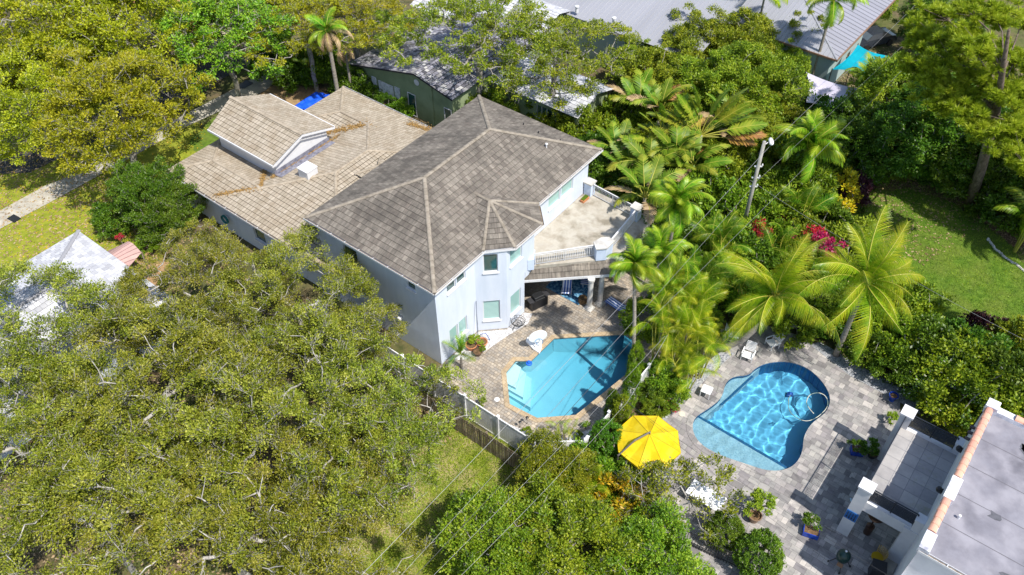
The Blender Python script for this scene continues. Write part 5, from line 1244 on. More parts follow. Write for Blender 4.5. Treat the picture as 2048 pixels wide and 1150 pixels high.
# ------------------------------------------------------------------ modern house at the lower right
MT['mod_wall'] = mat_noise('white_render', [(.54, .54, .56), (.62, .62, .64), (.68, .68, .69)], scale=.9, rough=.9)
MT['terr_tile'] = mat_brick('terrace_tiles', [(.31, .30, .31), (.36, .35, .355), (.41, .395, .39)], .78, .78, (.22, .22, .24), msize=.012, coord='Object', offset=0, noise=.5, nscale=.8, stains=(.5, (.22, .23, .10), .56, .80))
MT['flat_roof'] = mat_noise('grey_roof_membrane', [(.12, .115, .135), (.20, .195, .225), (.29, .285, .32)], scale=.5, detail=13, rough=.8, bump=.006, bscale=20, cols2=[(.11, .10, .115), (.42, .41, .45)], scale2=.9, fac2=.75)
MT['pink_tile'] = mat_brick('pink_barrel_tile', [(.62, .26, .17), (.70, .34, .23), (.68, .42, .18)], 30, .42, (.2, .1, .08), msize=.01, coord='Object', offset=0, noise=.4)
mo = thing('modern_house', 'white rendered house with flat grey roof, terracotta-capped parapet and railed terrace at the lower right', 'house')
FZ = 3.4; m = MB()
m.bb(0.0, 3.3, 28.55, 34.5, FZ - .5, FZ - .02); m.build('terrace_slab', MT['mod_wall'], mo)
m = MB(); m.poly([(.36, 28.9, FZ), (3.3, 28.9, FZ), (3.3, 34.15, FZ), (.36, 34.15, FZ)]); m.poly([(.04, 28.95, FZ + .004), (.36, 28.95, FZ + .004), (.36, 34.1, FZ + .004), (.04, 34.1, FZ + .004)]); m.build('terrace_floor', MT['terr_tile'], mo)
def pier(x0, x1, y0, y1, zt, nm='terrace_pier'):
    m = MB(); m.bb(x0, x1, y0, y1, 0, zt - .12); m.bb(x0 - .05, x1 + .05, y0 - .05, y1 + .05, zt - .119, zt); m.build(nm, MT['mod_wall'], mo)
pier(-.32, .32, 28.4, 29.0, 4.5); pier(-.28, .32, 34.1, 34.75, 4.5); pier(2.6, 3.05, 28.45, 28.9, 4.3); pier(2.7, 3.1, 34.15, 34.6, 4.3)
pier(2.35, 3.02, 28.46, 29.1, 3.3, 'patio_wall')
m = MB(); m.bb(.3, 3.0, 28.56, 28.8, FZ - .8, FZ - .5); m.build('beam', MT['mod_wall'], mo)
def mrail(p0, p1, nb=8, name='terrace_railing', bar=.05):
    p0, p1 = Vector(p0), Vector(p1); d = p1 - p0; L = d.length; ang = math.atan2(d.y, d.x); c = (p0 + p1) / 2; m = MB()
    m.box(c + Vector((0, 0, 1.0)), (L, .055, .05), ang)
    for i in range(nb): m.box(c + Vector((0, 0, .12 + i * .105)), (L, min(.04, bar), bar), ang)
    for i in range(3): m.box(p0 + d * (i / 2) + Vector((0, 0, .5)), (.055, .055, 1.0), ang)
    m.build(name, mat_plain('anthracite_metal', (.018, .022, .03), rough=.4), mo)
mrail((.36, 28.7, FZ), (2.6, 28.7, FZ)); mrail((.34, 34.4, FZ), (2.7, 34.4, FZ)); mrail((0.0, 29.05, FZ), (0.0, 34.1, FZ), 8, bar=.018)
XW = 3.02; RZ2 = 6.7; m = MB()
wall(m, (XW, 36.0), (XW, 25.2), 0, RZ2); wall(m, (XW, 36.0), (XW, 35.3), 0, RZ2); m.bb(XW + .02, 16, 25.3, 35.4, 0, RZ2 - .3)
m.build('wall', MT['mod_wall'], mo)
m = MB(); m.poly([(XW + .3, 25.45, RZ2 - .22), (16, 25.45, RZ2 - .22), (16, 35.2, RZ2 - .22), (XW + .3, 35.2, RZ2 - .22)])
for k in range(1, 6): pass
m.build('flat_roof', MT['flat_roof'], mo); m = MB()
for y in (27.4, 29.3, 31.2, 33.1): m.poly([(XW + .32, y, RZ2 - .214), (16, y, RZ2 - .214), (16, y + .035, RZ2 - .214), (XW + .32, y + .035, RZ2 - .214)])
m.build('roof_seams', mat_plain('dark_seam', (.12, .115, .13), rough=.9), mo)
rnd = random.Random(9); m = MB()
for k in range(5):
    px_, py_2 = rnd.uniform(3.8, 7), rnd.uniform(26, 34.5); m.prism([(px_ + math.cos(a) * rnd.uniform(.2, .6), py_2 + math.sin(a) * rnd.uniform(.15, .4)) for a in [i * .785 for i in range(8)]], RZ2 - .219, RZ2 - .212, False)
o = m.build('tar_patches', mat_plain('tar', (.10, .10, .115), rough=.6, var=.4), mo); o['kind'] = 'stuff'
q = G(1917, 1036, RZ2 - .2); m = MB(); m.lathe((q.x, q.y, RZ2 - .22), [(.06, 0), (.05, .2), (.07, .21), (.07, .25)], 10); m.build('vent_pipe', MT['white'], mo)
m = MB(); m.bb(XW - .02, XW + .34, 25.3, 35.5, RZ2 - .26, RZ2 + .1); m.bb(XW - .08, XW + .5, 34.9, 35.5, RZ2 - .25, RZ2 + .3); m.bb(XW - .06, XW + .42, 28.45, 29.85, RZ2 - .25, RZ2 + .24); m.bb(XW - .06, XW + .42, 25.25, 26.3, RZ2 - .25, RZ2 + .22); m.bb(XW + .5, 16, 35.0, 35.4, RZ2 - .26, RZ2 + .06)
m.build('parapet', mat_noise('patched_parapet', [(.30, .30, .36), (.58, .58, .62), (.78, .78, .80)], scale=1.6, detail=10, rough=.8, contrast=(.35, .6)), mo)
rnd = random.Random(4); TILE_RUNS = []
for y0, y1 in ((29.9, 34.8), (26.35, 28.4)):
    y = y0; m = MB(); TILE_RUNS.append(m)
    while y < y1 - .2:
        b0 = len(m.v); L = .44
        for yy, rr in ((y, .2), (y + L, .175)):
            for k in range(9): a = math.pi * k / 8; m.v.append((XW + .15 + math.cos(a) * rr + rnd.uniform(-.008, .008), yy, RZ2 + .1 + math.sin(a) * rr * .8))
        for k in range(8): m.f.append((b0 + k, b0 + k + 1, b0 + 10 + k, b0 + 9 + k))
        m.f.append(tuple(b0 + k for k in range(9))); y += L - .02
m = MB(); xx = XW + 1.35
while xx < 12:
    b0 = len(m.v)
    for x_, rr in ((xx, .2), (xx + .44, .175)):
        for k in range(9): a = math.pi * k / 8; m.v.append((x_, 35.2 + math.cos(a) * rr, RZ2 + .06 + math.sin(a) * rr * .8))
    for k in range(8): m.f.append((b0 + k, b0 + k + 1, b0 + 10 + k, b0 + 9 + k))
    xx += .42
TILE_RUNS.append(m)
def mat_islands(name, cols, rough=.75):
    m, t, b, N, L = nt(name); g = N.new('ShaderNodeNewGeometry'); tc = N.new('ShaderNodeTexCoord'); n = N.new('ShaderNodeTexNoise'); n.inputs['Scale'].default_value = 4; n.inputs['Detail'].default_value = 8; L.new(tc.outputs['Object'], n.inputs['Vector'])
    mx = N.new('ShaderNodeMix'); mx.data_type = 'FLOAT'; mx.inputs[0].default_value = .75; L.new(n.outputs[0], mx.inputs[2]); L.new(g.outputs['Random Per Island'], mx.inputs[3])
    r = ramp(N, cols); L.new(mx.outputs[0], r.inputs[0]); L.new(r.outputs[0], b.inputs['Base Color']); b.inputs['Roughness'].default_value = rough; return m
MT['barrel'] = mat_islands('barrel_tiles', [(.55, .25, .18), (.66, .33, .24), (.70, .38, .26), (.72, .45, .18)])
for m in TILE_RUNS: m.build('parapet_tiles', MT['barrel'], mo)
m, md = MB(), MB(); gutter(m, md, (XW + .1, 25.3, RZ2 + .02), (16, 25.3, RZ2 + .02), (0, -1, 0)); go = m.build('gutter', MT['white'], mo); md.build('gutter_bed', MT['wood'], go)
m = MB(); m.bb(XW + .1, 16, 22.0, 25.28, 2.9, 3.4); m.bb(XW - .04, XW + .14, 21.0, 25.28, 3.0, 3.75); m.build('lower_terrace', MT['mod_wall'], mo)
m = MB(); m.bb(XW - .6, XW - .02, 26.0, 35.2, 0, 0.16); m.build('plinth', MT['concrete'], mo)
for py_, lb in ((882, 'black round lamp by the back corner of the terrace wall'), (962, 'black round lamp low on the terrace wall, the one nearer the camera')):
    y = 33.2 if py_ == 882 else 30.2
    t = thing('wall_lamp', lb, 'wall lamp', (XW - .12, y, 5.0)); m = MB(); m.lathe((-.06, 0, -.1), [(.02, 0), (.12, .03), (.15, .14), (.12, .25), (.02, .29)], 14); m.build('globe', MT['dark'], t); m = MB(); m.box((.05, 0, .0), (.16, .05, .4)); m.build('bracket', MT['dark'], t)
for k, y in enumerate((33.9, 33.4, 32.9)):
    pass
m = MB()
for y in (33.85, 33.45, 33.0): m = MB(); m.box((XW - .1, y, RZ2 - .5), (.3, .12, .12)); m.build('rafter_tail', mat_plain('brown_rafters', (.08, .06, .06)), mo)
tb = thing('tool_board', 'blue board with hanging black grill tools on the pillar of the modern house', 'tool board', (0, 28.37, 1.95)); m = MB(); m.box((0, 0, 0), (.62, .03, .75)); m.build('board', mat_plain('board_blue', (.02, .14, .42)), tb)
for k in range(4): m = MB(); m.box((-.2 + k * .13, -.03, .08), (.03, .02, .4)); m.box((-.2 + k * .13, -.03, -.18), (.07, .02, .12)); m.build('tool', MT['dark'], tb)
# stepped stone slab, grill and so on
st('stone_step', [(-.95, 28.4), (-.32, 28.4), (-.32, 34.1), (-.95, 34.1)], .028, MT['travertine'])
m = MB(); m.bb(-.95, -.33, 28.2, 34.6, .0, .15); o = m.build('stone_step', MT['travertine']); tag(o, kind='structure')
eg = thing('ceramic_grill', 'dark green egg-shaped ceramic grill on a black three-legged stand', 'grill', (0, 0, 0)); m = MB(); m.lathe((0, 0, .45), [(.05, 0), (.24, .05), (.33, .25), (.35, .42), (.33, .6), (.22, .8), (.08, .88), (.05, .95)], 24); m.build('body', mat_plain('dark_green_glaze', (.01, .04, .035), rough=.3), eg, smooth=True)
m = MB(); m.lathe((0, 0, 1.38), [(.06, 0), (.06, .05)], 12); m.build('cap', MT['white'], eg)
for i in range(4): a = i * 1.571 + .4; m = MB(); m.tube([(.25 * math.cos(a), .25 * math.sin(a), .55), (.5 * math.cos(a), .5 * math.sin(a), .1), (.55 * math.cos(a), .55 * math.sin(a), .02)], .022, 6); m.lathe((.55 * math.cos(a), .55 * math.sin(a), .0), [(.05, 0), (.05, .08)], 8); m.build('leg', MT['dark'], eg)
m = MB(); m.box((.05, -.52, .78), (.3, .22, .03)); m.build('side_shelf', mat_plain('teak', (.25, .13, .06)), eg); put(eg, 1678, 1128, .03)
bn = thing('storage_bin', 'black plastic bin standing beside the green egg-shaped grill', 'bin', (0, 0, 0)); m = MB(); m.prism([(-.32, -.3), (.32, -.3), (.32, .3), (-.32, .3)], 0, .95); m.build('body', MT['dark'], bn, bevel=.03); m = MB(); m.box((0, 0, .99), (.72, .68, .07)); m.build('lid', MT['dark'], bn, bevel=.02); put(bn, 1748, 1150, .03, .3)
ht = thing('round_patio_heater', 'round brown metal patio heater under the terrace of the modern house', 'patio heater', (1.05, 29.3, .03)); m = MB(); m.lathe((0, 0, 0), [(.2, 0), (.22, .7), (.05, .75), (.05, 1.7), (.42, 1.72), (.38, 1.8), (.05, 1.95)], 26); m.build('body', mat_plain('bronze', (.12, .07, .05), rough=.3, metal=.7), ht)
wc = thing('wicker_chair', 'yellow wicker chair under the terrace of the modern house', 'chair', (2.0, 28.0, .03), .8); m = MB(); m.lathe((0, 0, .36), [(.3, 0), (.3, .06)], 18); m.build('seat', MT['leaf_croton'], wc); m = MB()
for i in range(11): a = -1.2 + i * .24; m.tube([(.3 * math.cos(a), .3 * math.sin(a), .4), (.4 * math.cos(a), .4 * math.sin(a), .95)], .02, 5)
m.build('backrest', mat_plain('yellow_wicker', (.50, .33, .08)), wc)
for a in (0.7, 2.3, 3.9, 5.5): m = MB(); m.tube([(.25 * math.cos(a), .25 * math.sin(a), .36), (.28 * math.cos(a), .28 * math.sin(a), 0)], .018, 5); m.build('leg', MT['dark'], wc)
t = thing('flip_flops', 'pair of pale blue sandals on the paving beside the terrace pillar', 'sandals', (0, 0, 0))
for k in range(2): m = MB(); m.prism([(math.cos(a) * .05 + k * .14, math.sin(a) * .13) for a in [i * math.pi / 6 for i in range(12)]], 0, .03); m.build('sandal', mat_plain('pale_blue_foam', (.5, .68, .74)), t)
put(t, 1702, 1000, .155, .6)

# ------------------------------------------------------------------ sails, car, pole and wires
def sail(name, corners, label, mat, sag=.5):
    t = thing(name, label, 'shade sail', (0, 0, 0)); a, b, c, d = [G(x, y, z) for x, y, z in corners]; K = 12; m = MB(); g = []
    for i in range(K + 1):
        row = []
        for j in range(K + 1):
            u, v = i / K, j / K
            uu = u + (.5 - u) * .16 * math.sin(math.pi * v); vv = v + (.5 - v) * .16 * math.sin(math.pi * u)
            p = a.lerp(b, uu).lerp(d.lerp(c, uu), vv); p.z -= sag * math.sin(math.pi * u) * math.sin(math.pi * v); row.append(p)
        g.append(row)
    for i in range(K):
        for j in range(K): m.poly([g[i][j], g[i + 1][j], g[i + 1][j + 1], g[i][j + 1]])
    m.build('cloth', mat, t, smooth=True)
    for p in (a, b, c, d): mm = MB(); mm.tube([(p.x, p.y, 0), (p.x, p.y, p.z + .1)], .04, 6); mm.build('post', MT['dark'], t)
MT['turq'] = mat_leaf('turquoise_shade_cloth', [(.005, .34, .46), (.008, .40, .52)], trans=.35, hue=0, rough=.8, spec=.1)
MT['lilac'] = mat_leaf('pale_shade_cloth', [(.60, .57, .70), (.66, .62, .74)], trans=.3, hue=0, rough=.8, spec=.1)
sail('turquoise_sail', [(1716, 89, 4.2), (1778, 112, 3.6), (1740, 152, 4.2), (1664, 139, 3.4)], 'turquoise square shade sail beside the end of the metal roof', MT['turq'])
sail('white_sail', [(1612, 144, 3.6), (1722, 178, 3.8), (1664, 222, 3.2), (1612, 205, 3.6)], 'pale lilac shade sail beside the round-crowned green trees', MT['lilac'])
# car beyond the turquoise sail
cr_ = thing('parked_car', 'dark grey car parked beyond the turquoise sail', 'car', (0, 0, 0)); mcar = mat_plain('dark_car_paint', (.05, .06, .08), rough=.2, spec=.8, metal=.3); mcg = mat_glass('car_glass', (.12, .16, .2))
m = MB(); prof = [(-2.1, .35), (-2.15, .75), (-1.5, .92), (-.8, 1.38), (.7, 1.42), (1.4, .98), (2.1, .85), (2.15, .4)]
for i in range(len(prof)): pass
nP = len(prof); b0 = 0
for s, k in ((-.85, 1), (.85, 1)): m.v += [(x, s * (.82 if z > 1.1 else 1), z) for x, z in prof]
for i in range(nP): j = (i + 1) % nP; m.f.append((i, j, nP + j, nP + i))
m.f += [tuple(range(nP)), tuple(reversed(range(nP, 2 * nP)))]; m.build('body', mcar, cr_, bevel=.05)
m = MB(); m.poly([(-1.38, -.72, .98), (-.84, -.66, 1.36), (-.84, .66, 1.36), (-1.38, .72, .98)]); m.poly([(.76, -.66, 1.43), (1.34, -.72, 1.05), (1.34, .72, 1.05), (.76, .66, 1.43)])
for p in range(len(m.v)): m.v[p] = (m.v[p][0], m.v[p][1], m.v[p][2] + .03)
m.build('windscreen', mcg, cr_)
for x in (-1.35, 1.35):
    for s in (-.86, .86): m = MB(); m.lathe((x, s, .33), [(.33, -.1), (.33, .1)], 16, Matrix.Rotation(math.pi / 2, 3, 'X')); m.build('wheel', MT['dark'], cr_)
put(cr_, 1742, 88, 0, math.radians(60))
# utility pole
q = G(1477, 490); up = thing('utility_pole', 'grey wooden utility pole with a white street lamp head above the palms', 'utility pole', (q.x, q.y, 0)); PH = 9.7
ptop = G(1529, 283, PH); lx, ly = ptop.x - q.x, ptop.y - q.y
m = MB(); m.tube([(0, 0, 0), (lx * .5, ly * .5, PH * .5), (lx, ly, PH)], [.16, .135, .11], 14); m.build('post', mat_noise('grey_pole_wood', [(.20, .19, .17), (.32, .31, .28), (.42, .40, .37)], scale=4, rough=.95, stretch=(3, 3, .3)), up, smooth=True)
m = MB(); m.tube([(lx, ly, PH - .3), (lx + .15, ly + .25, PH - .15)], .03, 6); m.build('lamp_arm', MT['white'], up)
lh = MB(); lh.lathe((lx + .28, ly + .42, PH - .12), [(.02, -.3), (.12, -.28), (.15, -.1), (.15, .15), (.1, .3), (.02, .32)], 16, Matrix.Rotation(math.pi / 2, 3, 'X') @ Matrix.Rotation(.6, 3, 'Y')); lh.build('lamp_head', MT['plastic_white'], up, smooth=True)
m = MB()
for z in (7.6, 6.6, 5.8): m.box((lx * z / PH, ly * z / PH, z), (.5, .08, .08), .6); m.lathe((lx * z / PH + .2, ly * z / PH + .15, z + .04), [(.05, 0), (.06, .08), (.03, .16)], 8)
m.build('insulators', MT['white'], up)
MT['wire_light'] = mat_plain('aluminium_cable', (.30, .30, .30), rough=.5, metal=.3); MT['wire_dark'] = mat_plain('black_cable', (.03, .03, .03), rough=.5)
def wire(pa, pb, label, r=.016, sag=.35, mat=None, extend=(0, 0)):
    a, b = G(*pa), G(*pb); d = b - a; a2, b2 = a - d * extend[0], b + d * extend[1]; pts = []
    for i in range(25):
        f = i / 24; p = a2.lerp(b2, f); p.z -= sag * 4 * f * (1 - f) - sag * 4 * 0; pts.append(p)
    m = MB(); m.tube(pts, r * .5, 5); o = m.build('overhead_cable', mat or MT['wire_light']); tag(o, label, 'cable', 'overhead cables crossing the gardens'); return o
wire((1540, 292, 9.3), (720, 1150, 8.2), 'pale overhead cable from the pole lamp down to the lawn, the upper left one', .02, .3, extend=(0, .12))
wire((1890, -50, 9.6), (1540, 290, 9.4), 'pale overhead cable arriving at the pole top from the upper right', .018, .2, extend=(.1, 0))
wire((1500, 380, 7.6), (800, 1150, 7.0), 'overhead cable hanging from the side of the pole over the pool corner', .014, .3, MT['wire_light'], (0, .12))
wire((1900, 0, 7.8), (1503, 372, 7.6), 'thinner overhead cable running from the pole toward the metal roof', .013, .2, extend=(.12, 0))
wire((1960, -20, 8.6), (1300, 640, 7.6), 'overhead cable crossing left of the turquoise sail and over the coconut palms', .015, .3, MT['wire_light'], (.1, 0))
wire((1300, 640, 7.6), (830, 1150, 7.2), 'dark overhead cable over the right edge of the cut-corner pool', .026, .3, MT['wire_dark'], (0, .12))
wire((1330, 672, 7.4), (905, 1110, 7.2), 'pale overhead cable just right of the dark one above the cut-corner pool', .014, .25, extend=(0, .15))
wire((1335, 670, 7.8), (1254, 805, 7.4), 'short pale cable slanting down to the cable junction above the umbrella', .02, .1)
wire((1254, 805, 7.4), (950, 1120, 7.0), 'pale overhead cable from the junction toward the bottom edge', .014, .25, extend=(0, .2))
wire((1254, 805, 7.4), (1780, 1150, 6.4), 'pale service cable crossing the stone deck to the modern house', .016, .35, MT['wire_dark'], (0, .1))
wire((1240, 790, 7.4), (1700, 1150, 6.2), 'black service cable over the umbrella and the shallow shelf', .013, .4, MT['wire_dark'], (0, .1))
wire((1500, 360, 7.0), (2080, 690, 6.5), 'thin cable from the pole across the right lawn', .016, .5, extend=(0, .1))
# ------------------------------------------------------------------ trees
TK = MT['twig']; BK = MT['bark']
tree_kind('oak1', MT['leaf_oak'], TK, TK, seed=1, R=6.0, H=2.7, zc=6.2, nclump=290, per=300, leaf=(.125, .07), clump=(.42, .85), flat=.75, twigs=9, trunk=.24, tip_r=.013, open_=.5, inner=.3)
tree_kind('oak2', MT['leaf_oak'], TK, TK, seed=2, R=6.0, H=2.5, zc=6.4, nclump=290, per=300, leaf=(.125, .07), clump=(.42, .85), flat=.75, twigs=9, trunk=.18, tip_r=.013, open_=.35, inner=.3, lump=.25)
tree_kind('oak3', MT['leaf_oak'], TK, TK, seed=3, R=5.0, H=2.4, zc=5.6, nclump=170, per=260, leaf=(.125, .07), clump=(.38, .75), flat=.75, twigs=10, trunk=.18, tip_r=.013, open_=.5, inner=.3, lump=.3)
tree_kind('yoak', MT['leaf_oak_yellow'], BK, TK, seed=4, R=6.4, H=4.0, zc=7.0, nclump=420, per=150, leaf=(.20, .11), clump=(.5, 1.0), flat=.6, twigs=3, trunk=.36, low=-.5)
tree_kind('yoak2', MT['leaf_oak_yellow'], BK, TK, seed=5, R=5.6, H=3.6, zc=6.8, nclump=340, per=150, leaf=(.20, .11), clump=(.5, 1.0), flat=.6, twigs=4, trunk=.32, low=-.5, lump=.28)
tree_kind('spread', MT['leaf_mid'], BK, TK, seed=6, R=6.2, H=2.8, zc=8.0, nclump=250, per=130, leaf=(.20, .11), clump=(.5, .95), flat=.5, twigs=6, trunk=.30, low=-.3, open_=.55, inner=.25, tip_r=.018, lump=.25)
tree_kind('dense', MT['leaf_mid'], BK, None, seed=7, R=4.2, H=3.6, zc=4.4, nclump=300, per=190, leaf=(.24, .11), clump=(.5, .85), flat=.75, twigs=0, trunk=.25, low=-.55, lump=.3, hang=.25)
tree_kind('bright', MT['leaf_bright'], BK, TK, seed=8, R=4.4, H=3.4, zc=6.4, nclump=210, per=120, leaf=(.26, .11), clump=(.5, .85), flat=.6, twigs=3, trunk=.24, low=-.6, open_=.5, lump=.25, hang=.25)
tree_kind('lush', MT['leaf_bright'], BK, TK, seed=9, R=3.8, H=2.7, zc=3.6, nclump=260, per=170, leaf=(.17, .10), clump=(.45, .8), flat=.7, twigs=2, trunk=.18, low=-.6, lump=.28)
tree_kind('wispy', MT['leaf_mid'], TK, TK, seed=10, R=2.2, H=1.9, zc=2.8, nclump=70, per=60, leaf=(.15, .09), clump=(.3, .55), flat=.7, twigs=8, trunk=.055, low=-.5, open_=.4, tip_r=.010)
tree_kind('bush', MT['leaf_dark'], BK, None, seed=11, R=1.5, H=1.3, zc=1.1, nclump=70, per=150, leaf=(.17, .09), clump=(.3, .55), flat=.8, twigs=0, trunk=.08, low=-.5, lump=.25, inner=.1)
tree_kind('bush2', MT['leaf_mid'], BK, None, seed=12, R=1.6, H=1.2, zc=1.0, nclump=60, per=150, leaf=(.24, .08), clump=(.35, .6), flat=.8, twigs=0, trunk=.08, low=-.5, lump=.35, inner=.1, up=.6)
tree_kind('topiary', MT['leaf_dark'], BK, None, seed=13, R=.95, H=1.15, zc=1.15, nclump=420, per=60, leaf=(.07, .045), clump=(.10, .16), flat=.9, twigs=0, trunk=.07, low=-.85, lump=.03, inner=0)
tree_kind('column', MT['leaf_dark'], BK, None, seed=14, R=.55, H=1.9, zc=1.9, nclump=130, per=90, leaf=(.12, .045), clump=(.14, .24), flat=1.3, twigs=0, trunk=.06, low=-.95, lump=.1, inner=0, hang=-.4)
tree_kind('croton', MT['leaf_croton'], BK, None, seed=15, R=1.2, H=1.1, zc=1.1, nclump=60, per=60, leaf=(.24, .08), clump=(.25, .42), flat=.8, twigs=0, trunk=.05, low=-.4, lump=.25, inner=.1, up=.8)
tree_kind('flowering', MT['leaf_red'], BK, None, seed=16, R=.6, H=.45, zc=2.2, nclump=16, per=50, leaf=(.15, .08), clump=(.2, .32), flat=.8, twigs=3, trunk=.04, low=-.4, lump=.3)
tree_kind('sapling', MT['leaf_lime'], BK, None, seed=17, R=.75, H=.55, zc=1.15, nclump=26, per=55, leaf=(.17, .08), clump=(.18, .3), flat=.8, twigs=2, trunk=.04, low=-.3, lump=.2)
def crown_at(key, px, py, zc, label, s=1.0, rz=0.0, cat='tree', name='broadleaf_tree', group=None, leafmat=None, sz=None):
    q = G(px, py, zc * (sz or s)); return plant(key, name, (q.x, q.y), label, cat, s, rz, group, leafmat, sz)
OG = 'grey-barked oaks on the lower left'
for key, px, py, s, rz, lb in (
    ('oak3', 80, 690, 1.05, .3, 'sparse grey-twigged oak whose crown lies over the white hip roof'),
    ('oak1', 400, 592, .82, 1.0, 'olive oak between the white hip roof and the low blue wall'),
    ('oak2', 590, 612, .84, 2.2, 'olive oak against the low beige roof, its twigs over the eave'),
    ('oak1', 300, 810, 1.0, 3.4, 'broad oak in the middle of the lower left canopy, with thick pale fork'),
    ('oak2', 560, 850, 1.0, 4.0, 'largest olive oak, its pale limbs showing left of the board fence'),
    ('oak3', 690, 690, .62, 5.1, 'thin-crowned oak beside the shaded side wall of the tall house'),
    ('oak3', 752, 848, .88, .9, 'olive oak crown overhanging the board fence'),
    ('oak1', 80, 900, .95, 5.5, 'oak at the left edge halfway down the picture'),
    ('oak2', 210, 1060, .95, .4, 'oak at the bottom edge near the left corner'),
    ('oak1', 460, 1080, .92, 2.6, 'oak at the bottom edge left of the dry lawn'),
    ('oak3', 650, 1015, .85, 3.9, 'small oak crown bordering the dry lawn')):
    crown_at(key, px, py, 6.2 if key != 'oak3' else 5.6, lb, s, rz, name='oak_tree', group=OG)
YG = 'yellow-leaved oaks at the top left'
for key, px, py, s, rz, lb in (
    ('yoak', 60, 60, 1.1, .2, 'yellow-olive oak in the top left corner'),
    ('yoak2', 250, 50, 1.1, 1.6, 'yellow-olive oak on the top edge between the corner oak and the bright green tree'),
    ('yoak', 60, 190, .85, 3.0, 'yellow-olive oak over the left edge above the sidewalk, dark trunk on the grass'),
    ('yoak2', 225, 215, .9, 4.4, 'yellow-olive oak over the sidewalk beside the beige roof')):
    crown_at(key, px, py, 7.0 if key == 'yoak' else 6.8, lb, s, rz, name='oak_tree', group=YG)
crown_at('bright', 445, 75, 6.4, 'bright green tree with long leaves and forked grey trunk by the path', 1.0, .7)
crown_at('bright', 470, 20, 6.4, 'bright green tree on the top edge behind the forked one', 0.9, 2.7)
crown_at('spread', 610, 60, 8.0, 'feathery yellow-green tree left of the dry-skirted palm', .75, 1.2, leafmat=MT['leaf_oak_yellow'])
crown_at('spread', 705, 30, 8.0, 'feathery yellow-green tree right of the dry-skirted palm on the top edge', .75, 2.9, leafmat=MT['leaf_oak_yellow'])
crown_at('spread', 955, 78, 8.0, 'spreading olive tree over the slate roof with leaning grey trunk', .92, .4)
crown_at('spread', 1110, 115, 8.0, 'open spreading olive tree over the white tiled roof', .85, 3.7)
crown_at('bright', 770, 70, 6.4, 'small yellow-green tree over the left end of the slate roof', .55, 1.1, leafmat=MT['leaf_lime'])
MG = 'round-crowned green trees by the metal roof'
for px, py, s, rz, lb in ((1330, 165, .72, 0, 'round-crowned green tree left of the others, above the tattered banana leaves'), (1385, 100, .72, 1.3, 'round-crowned green tree standing at the eave of the metal roof'), (1410, 28, .42, .9, 'topmost knob of green crown in front of the metal roof'), (1465, 100, .78, 2.2, 'round-crowned green tree in the middle of its group, before the metal roof'), (1410, 190, .75, 4.2, 'round-crowned green tree directly above the traveller palm'), (1500, 185, .82, 5.2, 'largest round-crowned green tree, in front of the pale sail'), (1470, 265, .62, 1.2, 'low round-crowned tree left of the pole top'), (1600, 85, .6, 3.3, 'small round-crowned green tree by the trunk of the tall palm'), (1565, 130, .5, 2.3, 'small round-crowned green tree between the tall palm and its largest neighbour'), (1285, 135, .5, 4.4, 'small round-crowned green tree below the four-pane window'), (1545, 245, .5, 5.0, 'narrow green tree between the pale sail and the pole')):
    crown_at('dense', px, py, 4.4, lb, s, rz, group=MG)
crown_at('lush', 300, 398, 3.2, 'dark green rounded tree by the corner of the low beige wing', .6, .5, leafmat=MT['leaf_dark'], sz=.8)
crown_at('lush', 335, 425, 3.0, 'smaller dark green tree right beside the low blue wall', .6, 2.5, leafmat=MT['leaf_dark'])
BG = 'bright green trees on the bottom edge'
for px, py, s, rz, lb, mt in ((1010, 1100, .78, .2, 'bright green tree at the bottom edge beside the dry lawn', None), (1130, 1105, .8, 1.9, 'olive green tree in the middle of the bottom edge', MT['leaf_mid']), (1300, 1150, .72, 3.3, 'bright green tree on the bottom edge beside the round topiaries', None), (1110, 955, .55, 4.0, 'olive green shrub-tree at the corner of the white fence', MT['leaf_mid'])):
    crown_at('lush', px, py, 3.6, lb, s, rz, group=BG if mt is None else None, leafmat=mt)
crown_at('wispy', 1385, 985, 2.8, 'thin small tree with pale forked stems before the white outdoor table', 1.0, .3)
crown_at('wispy', 1310, 1000, 2.6, 'thin leafy small tree left of the white outdoor table', .9, 2.3)
crown_at('wispy', 860, 800, 2.8, 'thin grey-twigged shrub beside the fan palm at the white fence', .75, 1.3, leafmat=MT['leaf_oak'])
# understorey on the right; its shade is partly put into darker leaf colours
for px, py, s, rz, mt, lb in (
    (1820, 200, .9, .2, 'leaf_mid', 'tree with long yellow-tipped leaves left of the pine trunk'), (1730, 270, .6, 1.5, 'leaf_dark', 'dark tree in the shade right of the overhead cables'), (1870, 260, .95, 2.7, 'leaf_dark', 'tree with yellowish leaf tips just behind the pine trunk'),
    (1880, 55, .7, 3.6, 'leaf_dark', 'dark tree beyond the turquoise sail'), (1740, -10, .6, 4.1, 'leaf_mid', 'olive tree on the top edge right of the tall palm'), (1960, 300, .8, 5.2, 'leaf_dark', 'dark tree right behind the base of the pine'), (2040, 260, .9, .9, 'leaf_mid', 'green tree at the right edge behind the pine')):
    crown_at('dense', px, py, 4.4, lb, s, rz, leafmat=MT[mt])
plant('dense', 'broadleaf_tree', (7.5, 59.5), 'tall green tree just beyond the right edge, shading the far end of the lawn', 'tree', .95, .4, None, MT['leaf_dark'], 2.9)
n_b = 0
def bush(key, px, py, s, label, mat=None, cat='shrub', sz=None, name='shrub', group=None, z=None):
    global n_b; n_b += 1
    zc = {'bush': 1.1, 'bush2': 1.0, 'topiary': 1.15, 'column': 1.9, 'croton': 1.1, 'flowering': 2.2, 'sapling': 1.15}[key] * (sz or s)
    q = G(px, py, zc if z is None else z); return plant(key, name, (q.x, q.y), label, cat, s, n_b * 1.7, group, MT[mat] if mat else None, sz)
